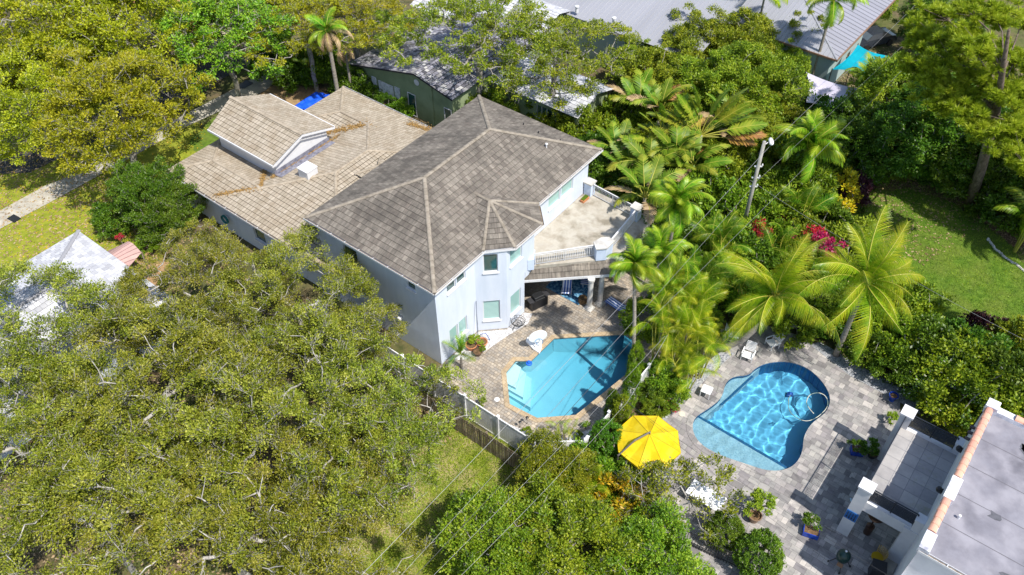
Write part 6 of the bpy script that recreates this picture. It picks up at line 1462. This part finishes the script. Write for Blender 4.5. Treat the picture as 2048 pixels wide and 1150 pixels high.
for px, py, s, sz, lb in ((1214, 885, 1.0, 1.25, 'tall dark clipped shrub left of the yellow umbrella'), (1262, 935, .95, 1.0, 'rounded clipped shrub under the lower left edge of the yellow umbrella'), (1449, 1062, .95, .95, 'round clipped topiary ball behind the one in the bottom corner of the stone deck'), (1518, 1112, 1.18, 1.15, 'largest round clipped topiary ball on the bottom edge of the stone deck')):
    bush('topiary', px, py, s, lb, sz=sz, name='topiary', cat='topiary', mat='leaf_topiary')
for px, py, s, sz, mt, lb in ((1223, 818, .62, .75, 'leaf_dark', 'slim dark green cypress by the cut corner of the white fence'), (1262, 780, .75, 1.0, 'leaf_bright', 'stout cypress column right of the white side fence'), (1270, 730, .7, .9, 'leaf_bright', 'upper cypress column beside the palm trunk'), (1240, 830, .8, .8, 'leaf_mid', 'olive cypress column above the yellow umbrella')):
    bush('column', px, py, s, lb, mt, sz=sz, name='cypress', cat='cypress')
for a in (
    ('bush2', 1330, 460, 1.2, 'leafy shrub under the crown of the large feathery palm', 'leaf_bright'),
    ('bush2', 1370, 600, 1.2, 'leafy undergrowth filling the areca clump', 'leaf_bright'),
    ('bush2', 1430, 540, 1.2, 'leafy shrub halfway between the pole and the white armchairs', 'leaf_lime'),
    ('bush2', 1700, 500, 1.1, 'leafy shrub at the upper side of the right coconut crown', 'leaf_lime'),
    ('bush2', 1580, 640, 1.0, 'leafy shrub before the gravel border between the coconut palms', 'leaf_bright'),
    ('bush2', 1500, 600, 1.1, 'leafy shrub at the root of the left coconut crown', 'leaf_bright'),
    ('bush', 1620, 540, 1.1, 'green shrub above the gap of the coconut crowns', 'leaf_bright'),
    ('bush', 1640, 600, 1.1, 'bright shrub in the gap between the coconut crowns', 'leaf_lime'),
    ('bush', 1300, 640, 1.0, 'green undergrowth beside the pool-end trunk', 'leaf_bright'),
    ('bush', 1325, 755, .75, 'glossy green shrub with red blossom right of the cypress columns', 'leaf_bright'), ('bush', 1345, 790, .55, 'low green shrub behind the pink flowers at the gravel edge', 'leaf_bright'), ('bush', 1305, 790, .5, 'green shrub between the cypress and the gravel edge', None), ('bush', 1310, 815, .45, 'low shrub just above the yellow umbrella', 'leaf_bright'),
    ('bush', 1420, 560, 1.1, 'dark shrub under the arching palm fronds left of the coconut palm', None), ('bush2', 1460, 500, 1.3, 'leafy shrub below the utility pole', 'leaf_bright'), ('bush2', 1530, 440, 1.3, 'green shrub between the pole and the magenta blooms', 'leaf_bright'), ('bush2', 1590, 400, 1.5, 'tall leafy shrub behind the magenta blooms', 'leaf_bright'), ('bush2', 1560, 350, 1.5, 'bright shrub just right of the utility pole', 'leaf_bright'), ('bush2', 1620, 330, 1.4, 'tall pale green shrub above the yellow croton', 'leaf_lime'),
    ('bush', 1640, 440, 1.2, 'green shrub between the yellow croton and the coconut crown', None), ('bush', 1600, 480, 1.1, 'green shrub under the magenta blooms', 'leaf_mid'), ('bush', 1500, 520, 1.1, 'dark shrub behind the left coconut crown', None),
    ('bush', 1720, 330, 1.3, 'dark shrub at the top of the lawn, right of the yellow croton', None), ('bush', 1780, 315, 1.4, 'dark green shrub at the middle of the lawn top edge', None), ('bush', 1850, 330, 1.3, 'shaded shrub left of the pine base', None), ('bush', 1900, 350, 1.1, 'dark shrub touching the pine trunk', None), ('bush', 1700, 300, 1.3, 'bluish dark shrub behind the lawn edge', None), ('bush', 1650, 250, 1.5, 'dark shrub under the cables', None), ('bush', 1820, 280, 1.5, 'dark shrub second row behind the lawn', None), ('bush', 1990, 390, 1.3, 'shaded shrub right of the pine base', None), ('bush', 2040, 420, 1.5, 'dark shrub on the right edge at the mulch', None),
    ('bush', 1820, 620, 1.2, 'green shrub under the right tips of the coconut crown', 'leaf_mid'), ('bush', 1790, 680, 1.15, 'bushy green shrub between coconut palm and lawn', 'leaf_mid'), ('bush', 1850, 700, 1.3, 'green shrub at the near edge of the lawn', 'leaf_dark'), ('bush', 1735, 695, .9, 'dark shrub above the gravel border', None), ('bush', 1800, 742, .85, 'dark shrub by the upper end of the gravel border', None), ('bush', 1900, 745, 1.4, 'green shrub below the purple bush', 'leaf_mid'), ('bush', 1990, 770, 1.5, 'green shrub by the right edge above the modern roof', 'leaf_dark'), ('bush', 1950, 720, 1.3, 'dark green shrub beside the purple bush', 'leaf_dark'), ('bush', 2040, 720, 1.4, 'green shrub on the right edge beside the lawn', 'leaf_mid'), ('bush', 1690, 645, .9, 'shaded shrub under the two coconut crowns', None), ('bush', 1930, 800, 1.4, 'leafy shrub beside the modern roof corner', 'leaf_mid'), ('bush', 2010, 820, 1.3, 'green shrub behind the tiled parapet', 'leaf_mid'),
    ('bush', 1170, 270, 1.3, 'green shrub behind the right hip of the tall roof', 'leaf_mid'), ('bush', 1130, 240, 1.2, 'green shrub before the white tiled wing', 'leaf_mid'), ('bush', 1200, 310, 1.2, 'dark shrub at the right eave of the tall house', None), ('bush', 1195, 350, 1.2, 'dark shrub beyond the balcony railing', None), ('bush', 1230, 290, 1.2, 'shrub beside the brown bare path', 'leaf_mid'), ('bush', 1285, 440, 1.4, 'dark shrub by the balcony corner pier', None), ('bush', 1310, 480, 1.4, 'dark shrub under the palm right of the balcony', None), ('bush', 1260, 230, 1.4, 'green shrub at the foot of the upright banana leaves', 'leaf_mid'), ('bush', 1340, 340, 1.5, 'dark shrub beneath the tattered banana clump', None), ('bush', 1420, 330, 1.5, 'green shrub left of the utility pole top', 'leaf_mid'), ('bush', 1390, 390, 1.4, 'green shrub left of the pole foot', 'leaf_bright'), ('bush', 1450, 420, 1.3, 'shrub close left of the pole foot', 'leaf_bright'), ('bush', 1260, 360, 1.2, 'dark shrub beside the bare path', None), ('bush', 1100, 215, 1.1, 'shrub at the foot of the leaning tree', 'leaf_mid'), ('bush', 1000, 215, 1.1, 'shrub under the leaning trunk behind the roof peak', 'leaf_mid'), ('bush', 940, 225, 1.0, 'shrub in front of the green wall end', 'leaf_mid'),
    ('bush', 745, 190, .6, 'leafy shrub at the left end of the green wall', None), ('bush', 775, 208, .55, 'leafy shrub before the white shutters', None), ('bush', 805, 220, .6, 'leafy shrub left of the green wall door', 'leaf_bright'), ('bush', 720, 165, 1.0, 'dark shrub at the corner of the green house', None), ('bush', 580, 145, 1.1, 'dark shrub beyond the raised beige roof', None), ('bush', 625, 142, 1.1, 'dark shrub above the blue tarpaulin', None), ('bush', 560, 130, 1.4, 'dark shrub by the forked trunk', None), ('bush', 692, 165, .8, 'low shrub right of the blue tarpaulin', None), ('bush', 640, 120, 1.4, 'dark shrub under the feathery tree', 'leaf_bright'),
    ('bush', 230, 440, .9, 'low green shrub at the left foot of the dark rounded tree', None), ('bush', 300, 490, .6, 'small lime shrub at the corner of the bare orange soil', 'leaf_bright'), ('bush2', 1130, 1000, 1.0, 'shrub under the cables near the white fence corner', 'leaf_bright'), ('bush2', 1180, 945, 1.0, 'shrub left of the clipped shrub pair', 'leaf_bright'), ('bush', 1300, 1050, .9, 'reddish-leaved low shrub behind the metal pickets', 'leaf_mid'),
    ('bush', 1700, 380, .9, 'dark reddish croton at the lawn corner', 'leaf_purple'), ('bush', 1965, 672, .9, 'dark purple shrub on the right lawn', 'leaf_purple'), ('bush', 1180, 330, .8, 'purplish shrub beyond the balcony near the roof corner', 'leaf_purple')):
    bush(*a)
for px, py, s, lb in ((1672, 388, 1.25, 'bright yellow croton at the top left of the right lawn'), (1222, 1005, 1.15, 'yellow croton on the bottom left of the umbrella'), (1245, 1060, .8, 'orange-tipped croton lowest of the group near the metal fence'), (1205, 370, .7, 'small yellow-orange croton beyond the balcony')):
    bush('croton', px, py, s, lb, name='croton', cat='croton shrub')
for px, py, s, lb in ((1516, 458, 1.0, 'magenta flowering shrub left of the other blooms'), (1578, 440, .7, 'small red flower spike at the top of the blooms'), (1585, 468, .8, 'red flowering shrub just below the flower spike'), (1625, 470, 1.0, 'dark magenta shrub left of the largest'), (1650, 495, 1.3, 'largest dark magenta shrub beside the right coconut crown'), (240, 475, .4, 'thin grey bougainvillea with few pink flowers by the curved pink shed'), (1345, 812, .6, 'low pink flowers at the edge of the stone deck'), (1150, 888, .4, 'small red flowering plant in the white gravel corner')):
    bush('flowering', px, py, s, lb, name='flowering_shrub', cat='flowering shrub', sz=s * (.35 if py > 800 else 1.15))
for i, (px, py, s, lb) in enumerate(((1878, 765, 1.05, 'white-flowering hedge shrub left of the terrace back rail'), (1915, 800, 1.15, 'white-flowering hedge shrub between terrace and modern roof'), (1880, 745, 1.1, 'white-flowering hedge shrub furthest from the terrace'), (1845, 722, .9, 'white-flowering shrub at the end of the gravel border'))):
    bush('bush', px, py, s, lb, 'leaf_flower', name='flowering_hedge', cat='hedge')
bush('sapling', 1515, 1005, 1.0, 'bushy yellow-green plant growing in the brown barrel pot', name='potted_plant', cat='potted plant', z=1.3)
bush('sapling', 1622, 1045, .6, 'spiky dark plant in the dark blue planter by the step', 'leaf_dark', name='potted_plant', cat='potted plant', z=.7)
bush('sapling', 1745, 897, .7, 'dark leafy plant in the dark pot by the terrace wall', 'leaf_dark', name='potted_plant', cat='potted plant', z=.8)
bush('sapling', 1715, 890, .6, 'thin green plant in the dark blue planter in shade', 'leaf_dark', name='potted_plant', cat='potted plant', z=.7)
bush('sapling', 1782, 838, .5, 'small lime plant at the wall under the terrace pier', name='small_plant', cat='plant', z=.5)
bush('sapling', 950, 683, .55, 'lime green plant behind the terracotta pots', name='small_plant', cat='plant', z=.6)
bush('sapling', 967, 668 + 30, .3, 'small green sprout beside the right terracotta pot', 'leaf_bright', name='small_plant', cat='plant', z=.3)
bush('sapling', 1053, 862, .35, 'small green tuft in the white gravel by the fence corner post', 'leaf_bright', name='small_plant', cat='plant', z=.3)
bush('sapling', 964, 806, .35, 'small green tuft between pavers and white fence', 'leaf_bright', name='small_plant', cat='plant', z=.3)
bush('sapling', 1172, 851, .3, 'small green tuft in the white gravel below the pool corner, the upper one', 'leaf_bright', name='small_plant', cat='plant', z=.3)
bush('sapling', 1158, 870, .35, 'small green tuft in the white gravel near the side fence, the lower one', 'leaf_bright', name='small_plant', cat='plant', z=.3)

# ------------------------------------------------------------------ pine
def pine():
    rng = np.random.default_rng(21); base = G(1936, 417, 0); t = thing('pine_tree', 'tall leaning pine with bare brown trunk and long bright needles at the top right', 'pine tree', (base.x, base.y, 0))
    k1, k2 = G(1992, 225, 10.0) - base, G(2018, 60, 18.0) - base
    m = MB(); pts = [Vector((0, 0, -.2)), k1 * .5 + Vector((.1, 0, 0)), k1, k1.lerp(k2, .5), k2]; m.tube(pts, [.42, .34, .27, .18, .08], 14); m.build('trunk', MT['bark_pine'], t, smooth=True)
    Cs = []; P0 = []; P1 = []; Ra = []; Rb = []
    spots = [(1880, 25, 14), (1930, 70, 15), (1845, 95, 12.5), (1905, 130, 13), (1960, 150, 13), (2030, 120, 13.5), (1870, 165, 12), (1935, 205, 11.5), (2035, 190, 12), (1990, 30, 16), (2045, 40, 15), (1850, 40, 12.5), (1880, 210, 11), (1960, 250, 10.5), (2030, 250, 11), (1900, 80, 14), (1985, 100, 15), (1830, 130, 11.5), (2050, 320, 9), (1935, 20, 16), (1955, 95, 15.5), (1890, 120, 13.5), (2000, 180, 12.5), (1915, 175, 12), (2010, 290, 10), (1860, 70, 13.5)]
    for x, y, z in spots:
        c = np.array(G(x, y, z) - base); f = max(.45, min(.98, (z - 2.0) / 17)); p = np.array(k1 * (f / .555) if f < .555 else k1.lerp(k2, (f - .555) / .445)); mid = (p + c) / 2 + np.array([0, 0, .5])
        P0 += [p, mid]; P1 += [mid, c]; Ra += [.09, .05]; Rb += [.05, .025]
        for _ in range(44):
            d = rng.normal(0, 1, 3) * [1, 1, .45]; e = c + d * rng.uniform(.2, .85); Cs.append(e); P0.append(mid * .3 + c * .7); P1.append(e); Ra.append(.022); Rb.append(.01)
    a = frustums(P0, P1, Ra, Rb, 4); o = bpy.data.objects.new('branches', np_mesh('branches', a[0], a[1], MT['bark_pine'])); COL.objects.link(o); o.parent = t
    Cs = np.array(Cs); n = len(Cs); k = 120
    D = rng.normal(0, 1, (n, k, 3)); D[:, :, 2] = np.abs(D[:, :, 2]) * .9 - .15; D = D / np.linalg.norm(D, axis=2, keepdims=True); L = rng.uniform(.28, .5, (n, k, 1))
    C = Cs[:, None] + D * L * .55; Nn = rng.normal(0, 1, (n, k, 3)); V, F = leaves(C.reshape(-1, 3), D.reshape(-1, 3), Nn.reshape(-1, 3), L.reshape(-1), np.full(n * k, .05))
    o = bpy.data.objects.new('needles', np_mesh('needles', V, F, MT['leaf_pine'])); COL.objects.link(o); o.parent = t
pine()

# ------------------------------------------------------------------ palms
frond_kind('coco_y', MT['frond_coco'], seed=1, L=4.5, n=72, ll=1.0, lw=.052, droop=.9, lift=.55, vee=.15, hang=.55, rib=.045)
frond_kind('coco_m', MT['frond_coco'], seed=2, L=4.9, n=76, ll=1.05, lw=.054, droop=1.35, lift=.6, vee=-.05, hang=.8, rib=.05, curl=.15)
frond_kind('coco_o', MT['frond_coco'], seed=3, L=4.6, n=66, ll=1.05, lw=.054, droop=1.7, lift=.6, vee=-.1, hang=1.0, rib=.05, curl=-.2)
frond_kind('coco_b', MT['frond_coco'], seed=21, L=4.6, n=70, ll=1.1, lw=.054, droop=1.5, lift=.7, vee=-.25, hang=1.3, rib=.05, curl=.55, gap=.05)
frond_kind('coco_c', MT['frond_coco'], seed=22, L=4.3, n=66, ll=1.15, lw=.054, droop=1.2, lift=.5, vee=-.3, hang=1.5, rib=.05, curl=-.5, gap=.08)
frond_kind('fox_y', MT['frond_green'], seed=4, L=2.3, n=60, ll=0.65, lw=.07, droop=1.2, lift=.7, vee=.5, hang=.6, rib=.03)
frond_kind('fox_m', MT['frond_green'], seed=5, L=2.6, n=64, ll=0.70, lw=.07, droop=1.9, lift=.8, vee=.3, hang=.9, rib=.03)
frond_kind('fox_o', MT['frond_green'], seed=6, L=2.6, n=64, ll=0.70, lw=.07, droop=2.3, lift=.7, vee=.1, hang=1.1, rib=.03, curl=.3)
frond_kind('ar_y', MT['frond_lime'], seed=7, L=2.4, n=34, ll=.6, lw=.045, droop=1.1, lift=.9, vee=.45, hang=.45, rib=.028, pet=.22)
frond_kind('ar_m', MT['frond_lime'], seed=8, L=2.7, n=36, ll=.65, lw=.045, droop=1.7, lift=1.0, vee=.25, hang=.6, rib=.028, pet=.22)
frond_kind('ar_o', MT['frond_lime'], seed=9, L=2.6, n=36, ll=.65, lw=.045, droop=2.2, lift=1.0, vee=.15, hang=.8, rib=.028, pet=.22, curl=.3)
# coconut palms
def hub(px, py, z): q = G(px, py, z); return q
h1 = hub(1546, 598, 5.2); b1 = G(1425, 697, .2)
palm('coconut_palm', (b1.x, b1.y), 5.2, 'coconut palm with thick curving trunk and yellow-green fronds above the white chairs', ('coco_y', 'coco_m', 'coco_o', 'coco_b', 'coco_c'), 30, 11, s=1.0, r=.22, cat='coconut palm', group='coconut palms by the curved pool', tmin=-.55, tmax=1.05,
     curve=[(0, 0, .0)] + [tuple(G(x, y, z) - Vector((b1.x, b1.y, 0))) for x, y, z in ((1450, 694, .6), (1482, 682, 1.4), (1508, 660, 2.4), (1528, 630, 3.8), (1546, 602, 5.0))])
h2 = hub(1728, 575, 6.2)
palm('coconut_palm', (h2.x, h2.y), 6.2, 'coconut palm with long drooping yellow fronds between the curved pool and the right lawn', ('coco_y', 'coco_m', 'coco_o', 'coco_b', 'coco_c'), 28, 12, s=.98, r=.18, cat='coconut palm', group='coconut palms by the curved pool', tmin=-.55, tmax=1.05)
FK = ('fox_y', 'fox_m', 'fox_o'); AK = ('ar_y', 'ar_m', 'ar_o'); PG = 'feathery palms by the patio'
q = G(1262, 755); q9 = hub(1268, 540, 8.6); palm('feather_palm', (q.x, q.y), 8.6, 'feathery green palm covering the corner of the balcony, slim trunk at the pool end', FK, 24, 13, s=.82, r=.13, lean=(q9.x - q.x, q9.y - q.y), tmin=-.2, tmax=.9, group=PG, mat=None)
q = hub(1352, 420, 7.6); palm('feather_palm', (q.x, q.y), 7.6, 'large feathery palm right of the balcony railing', FK, 26, 14, s=1.05, r=.12, tmin=-.2, tmax=.95, group=PG)
q = hub(1318, 520, 6.2); palm('feather_palm', (q.x, q.y), 6.2, 'lower feathery palm behind the blue striped lounger', FK, 18, 15, s=.9, r=.09, tmin=-.1, tmax=.95, group=PG)
q = hub(1665, 12, 8.2); palm('tall_palm', (q.x, q.y), 8.2, 'tall palm with drooping fronds in front of the metal roof', FK, 20, 16, s=1.25, r=.15, tmin=-.4, tmax=.7)
q = hub(1530, -10, 7.0); palm('tall_palm', (q.x, q.y), 7.0, 'yellowing palm on the top edge over the metal roof', FK, 12, 17, s=1.05, r=.12, tmin=-.4, tmax=.6, mat=MT['frond_lime'])
palm('feather_palm', (4.6, 46.2), 8.6, 'tall feathery palm beyond the right edge whose shadow falls on the sunny lawn', FK, 22, 88, s=1.0, r=.13, tmin=-.2, tmax=.9)
q = hub(655, 70, 7.5); palm('dry_skirted_palm', (q.x, q.y), 7.5, 'palm with grey trunk and brown dead fronds hanging, beyond the blue tarpaulin', FK, 16, 18, s=1.0, r=.2, tmin=-1.0, tmax=.6, dead=7)
q = hub(690, 100, 4.8); palm('dry_skirted_palm', (q.x, q.y), 4.8, 'smaller palm with orange-brown dead fronds, left of the green wall', FK, 10, 19, s=.75, r=.12, tmin=-1.2, tmax=.4, dead=8)
for i, (px, py, z, s, n, lb, kk, mt) in enumerate((
    (1345, 590, 4.6, .95, 13, 'uppermost yellow-green areca palm right of the pool-end trunk', AK, None), (1385, 610, 4.2, 1.0, 13, 'yellow-green areca palm left of the curving coconut trunk', AK, None), (1325, 650, 4.0, .9, 12, 'areca palm closest to the pool-end trunk', AK, None), (1375, 660, 3.6, 1.0, 13, 'areca palm in the middle of the clump between the pools', AK, None), (1410, 695, 2.8, .95, 12, 'yellow-green areca palm arching over the gravel by the curved pool', AK, None), (1350, 705, 2.8, .9, 12, 'lower areca palm behind the cypress columns', AK, None), (1378, 745, 2.0, .75, 10, 'lowest areca palm pointing at the small white table', AK, None), (1330, 560, 5.0, .9, 12, 'green areca palm behind the slim pool-end palm', AK, 'frond_green'), (1400, 560, 3.6, 1.0, 12, 'green areca palm between the feathery palm and the coconut palm', AK, 'frond_green'),
    (1440, 480, 3.2, 1.1, 12, 'arching green palm below the pole', AK, 'frond_green'), (1600, 420, 2.6, 1.0, 10, 'green areca palm beside the magenta blooms', AK, 'frond_green'), (1620, 300, 5.0, 1.3, 20, 'drooping bamboo-like palm by the pale sail', FK, 'frond_green'), (1730, 175, 4.0, 1.1, 11, 'dark palm whose fronds lie over the turquoise sail', FK, 'frond_green'), (2060, 330, 4.0, 1.3, 14, 'green palm on the right edge beside the pine', FK, 'frond_green'), (2065, 440, 3.0, 1.3, 12, 'low palm on the right edge above the lawn', FK, 'frond_green'), (1130, 868, 1.0, .45, 9, 'small yellow palm in the white gravel corner', AK, None), (1185, 975, 1.9, .75, 8, 'yellow areca palm beside the yellow croton', AK, None), (1560, 500, 2.0, .9, 9, 'low palm under the magenta blooms', AK, 'frond_green'), (1480, 570, 2.2, .9, 9, 'low palm behind the left coconut crown', AK, 'frond_green'))):
    q = hub(px, py, z); palm('areca_palm' if kk is AK else 'feather_palm', (q.x, q.y), z, lb, kk, int(n * 1.5), 40 + i, s=s, r=.05, tmin=.0, tmax=1.0, group='areca palms between the pools' if (kk is AK and mt is None) else None, mat=MT[mt] if mt else None, crown=False, multi=.55 if kk is AK else .25)
# cycad-like fan palm at the fence
frond_kind('stiff', MT['frond_lime'], seed=30, L=1.35, n=26, ll=.38, lw=.05, droop=.8, lift=.7, vee=.35, hang=.15, rib=.02)
q = hub(922, 716, .9); palm('small_palm', (q.x, q.y), .9, 'small stiff-leaved green palm between the blue wall corner and the white fence', ('stiff', 'stiff', 'stiff'), 10, 77, s=1.15, r=.09, tmin=.0, tmax=1.0, mat=MT['frond_green'], crown=False)
# bananas and traveller's palm
frond_kind('ban1', MT['banana'], seed=31, L=2.7, n=28, ll=.5, lw=.14, droop=.9, lift=.7, vee=.25, hang=.25, rib=.03, pet=.32, segs=2, tipw=.75, jag=.12)
frond_kind('ban2', MT['banana'], seed=32, L=2.9, n=28, ll=.54, lw=.13, droop=1.7, lift=.8, vee=.1, hang=.5, rib=.03, pet=.32, segs=2, tipw=.7, jag=.2, gap=.05)
frond_kind('trav', MT['banana'], seed=33, L=4.2, n=40, ll=.62, lw=.14, droop=.45, lift=.35, vee=.2, hang=.2, rib=.04, pet=.45, segs=2, tipw=.6, jag=.2, gap=.06)
def fan_plant(name, px, py, z, label, keys, n, seed, s=1.0, dry=0, cat='banana plant', fan=None, spread=1.2, r=.11, group=None, low=.0):
    rnd = random.Random(seed); q = G(px, py, z); t = thing(name, label, cat, (q.x, q.y, 0), 0, group); m = MB(); m.tube([(0, 0, 0), (0, 0, z)], [r * 1.3, r], 9); m.build('trunk', MT['palm_bark'], t, smooth=True)
    for i in range(n):
        f = i / max(1, n - 1)
        if fan is not None:
            a = fan + (0 if i % 2 else math.pi); tilt = math.pi / 2 - .35 - spread * (f ** .9) + rnd.uniform(-.08, .08)
        else: a = i * 2.4 + rnd.uniform(-.3, .3); tilt = .75 - (0.75 - low) * f
        dr = i >= n - dry
        add_frond(t, keys[i % len(keys)], (0, 0, z - .15), a, tilt, rnd.uniform(-.4, .4), s * rnd.uniform(.85, 1.1), name='leaf', mat=MT['banana_dry'] if dr and i % 2 else MT['leaf_dead'] if dr else None)
    return t
fan_plant('traveller_palm', 1400, 270, 4.4, 'traveller palm with a fan of tattered upright leaves in the middle of the garden', ('trav',), 22, 1, 1.1, 5, 'traveller palm', fan=.65, spread=1.6, r=.2)
fan_plant('traveller_palm', 1325, 280, 4.0, 'second traveller palm with brown dead leaves left of the first', ('trav',), 20, 2, .95, 8, 'traveller palm', fan=1.1, spread=1.7, r=.2)
for px, py, z, s, dry, lb, lo in ((1275, 215, 3.0, 1.0, 1, 'banana plant with upright green leaves behind the white tiled wing', .3), (1300, 335, 3.4, 1.0, 4, 'banana plant with brown hanging leaves in the middle of the clump', -.3), (1262, 340, 2.8, .85, 0, 'banana plant with glossy green leaves over the brown path', .2), (1290, 395, 4.2, 1.0, 3, 'banana plant leaning its yellowing leaves over the balcony rail', -.3), (1320, 225, 3.6, 1.0, 4, 'banana plant with upright green leaves between the traveller palms and the white wing', .3), (1385, 335, 3.2, .95, 4, 'banana plant with torn brown leaves left of the pole', -.2), (1235, 310, 2.6, .85, 2, 'banana plant with yellowing leaves right of the tall roof corner', .1), (1350, 310, 3.8, .9, 2, 'banana plant with yellow leaves at the centre of the garden', .0), (1455, 250, 3.8, .9, 3, 'banana plant with curled pale dead leaves beside the round-crowned trees', -.1), (1620, 60, 2, .8, 0, 'small banana plant by the metal house', .3), (570, 125, 1.6, 1.0, 0, 'banana-leaved plant above the blue tarpaulin', .5), (615, 140, 1.6, 1.0, 0, 'broad-leaved dark plant right above the blue tarpaulin', .5)):
    fan_plant('banana_plant', px, py, z, lb, ('ban1', 'ban2'), 13, px, s * 1.25, dry, low=lo)
# thatch of dead leaves hanging round the middle trunk
rnd = random.Random(6); es = thing('stone_edging', 'curving row of small pale stones along the right side of the lawn', 'stone edging', (0, 0, 0)); m = MB(); ep = [G(x, y) for x, y in ((1975, 478), (1990, 498), (2010, 515), (2035, 532), (2060, 552))]
for i in range(len(ep) - 1):
    for k in range(9):
        c = ep[i].lerp(ep[i + 1], k / 9); m.lathe((c.x + rnd.uniform(-.05, .05), c.y + rnd.uniform(-.05, .05), 0), [(.10, 0), (rnd.uniform(.08, .12), .06), (.03, .12)], 7)
m.build('stones', MT['white_dirty'], es)
# grass blades and fallen leaves
def scatter(name, polys, n, size, mat, seed, z=.02, up=1.0, flat=True):
    rng = np.random.default_rng(seed); out = []
    for poly in polys:
        P = np.array(poly); lo, hi = P.min(0), P.max(0); c = rng.uniform(lo, hi, (n, 2)); ins = np.zeros(n, bool); j = len(P) - 1
        for i in range(len(P)):
            cond = ((P[i, 1] > c[:, 1]) != (P[j, 1] > c[:, 1])) & (c[:, 0] < (P[j, 0] - P[i, 0]) * (c[:, 1] - P[i, 1]) / (P[j, 1] - P[i, 1] + 1e-12) + P[i, 0]); ins ^= cond; j = i
        out.append(c[ins])
    c = np.concatenate(out); c = np.c_[c, np.full(len(c), z) + rng.uniform(0, .02, len(c))]
    D = rng.normal(0, 1, c.shape); 
    if flat: D[:, 2] *= .15; Nn = np.array([0, 0, 1.]) + rng.normal(0, .2, c.shape)
    else: D[:, 2] = np.abs(D[:, 2]) + .5; Nn = rng.normal(0, 1, c.shape); c[:, 2] += size[0] * .3
    s = rng.uniform(.7, 1.3, len(c)); V, F = leaves(c, D, Nn, size[0] * s, size[1] * s)
    o = bpy.data.objects.new(name, np_mesh(name, V, F, mat)); COL.objects.link(o); o['kind'] = 'stuff'; return o
dry = pxl([(420, 1200), (620, 1080), (700, 900), (860, 830), (1080, 900), (1010, 1010), (900, 1200)]); lawnp = pxl([(1560, 470), (1690, 400), (1790, 362), (1900, 385), (1960, 440), (2060, 520), (2100, 700), (1960, 760), (1820, 720), (1700, 650), (1600, 560)]); yel = pxl([(-120, 520), (-120, 240), (100, 200), (330, 240), (420, 250), (390, 330), (300, 470), (300, 520), (170, 640), (0, 700)])
scatter('grass', [dry], 60000, (.16, .03), MT['leaf_lime'], 1, flat=False)
scatter('grass', [lawnp], 60000, (.12, .025), MT['leaf_bright'], 2, flat=False)
scatter('fallen_leaves', [yel], 5000, (.14, .09), MT['leaf_croton'], 3)
scatter('fallen_leaves', [pxl([(1690, 398), (1700, 372), (1800, 345), (1930, 372), (2060, 420), (2060, 520), (1960, 440), (1900, 400), (1790, 372)])], 5000, (.14, .07), MT['leaf_dead'], 4)
scatter('ground_leaves', [[(-75, 5), (-24, -6), (-20, 21.5), (-27, 21.5), (-75, 23)], [(-24, 41.5), (-12.3, 41), (-5, 48), (10, 90), (-40, 70)]], 26000, (.2, .11), MT['leaf_dead'], 5)
scatter('groundcover', [[(-24, 41), (-19, 41), (-13.4, 36.5), (-13.4, 24.5), (-12.2, 25), (-11.8, 30), (-12.2, 36), (-9.5, 40.5), (-4, 40), (2, 39), (2, 44), (-5, 47), (-9, 54), (-10, 62), (-14, 70), (-30, 62), (-40, 46)]], 60000, (.26, .11), MT['leaf_dark'], 6, flat=False)
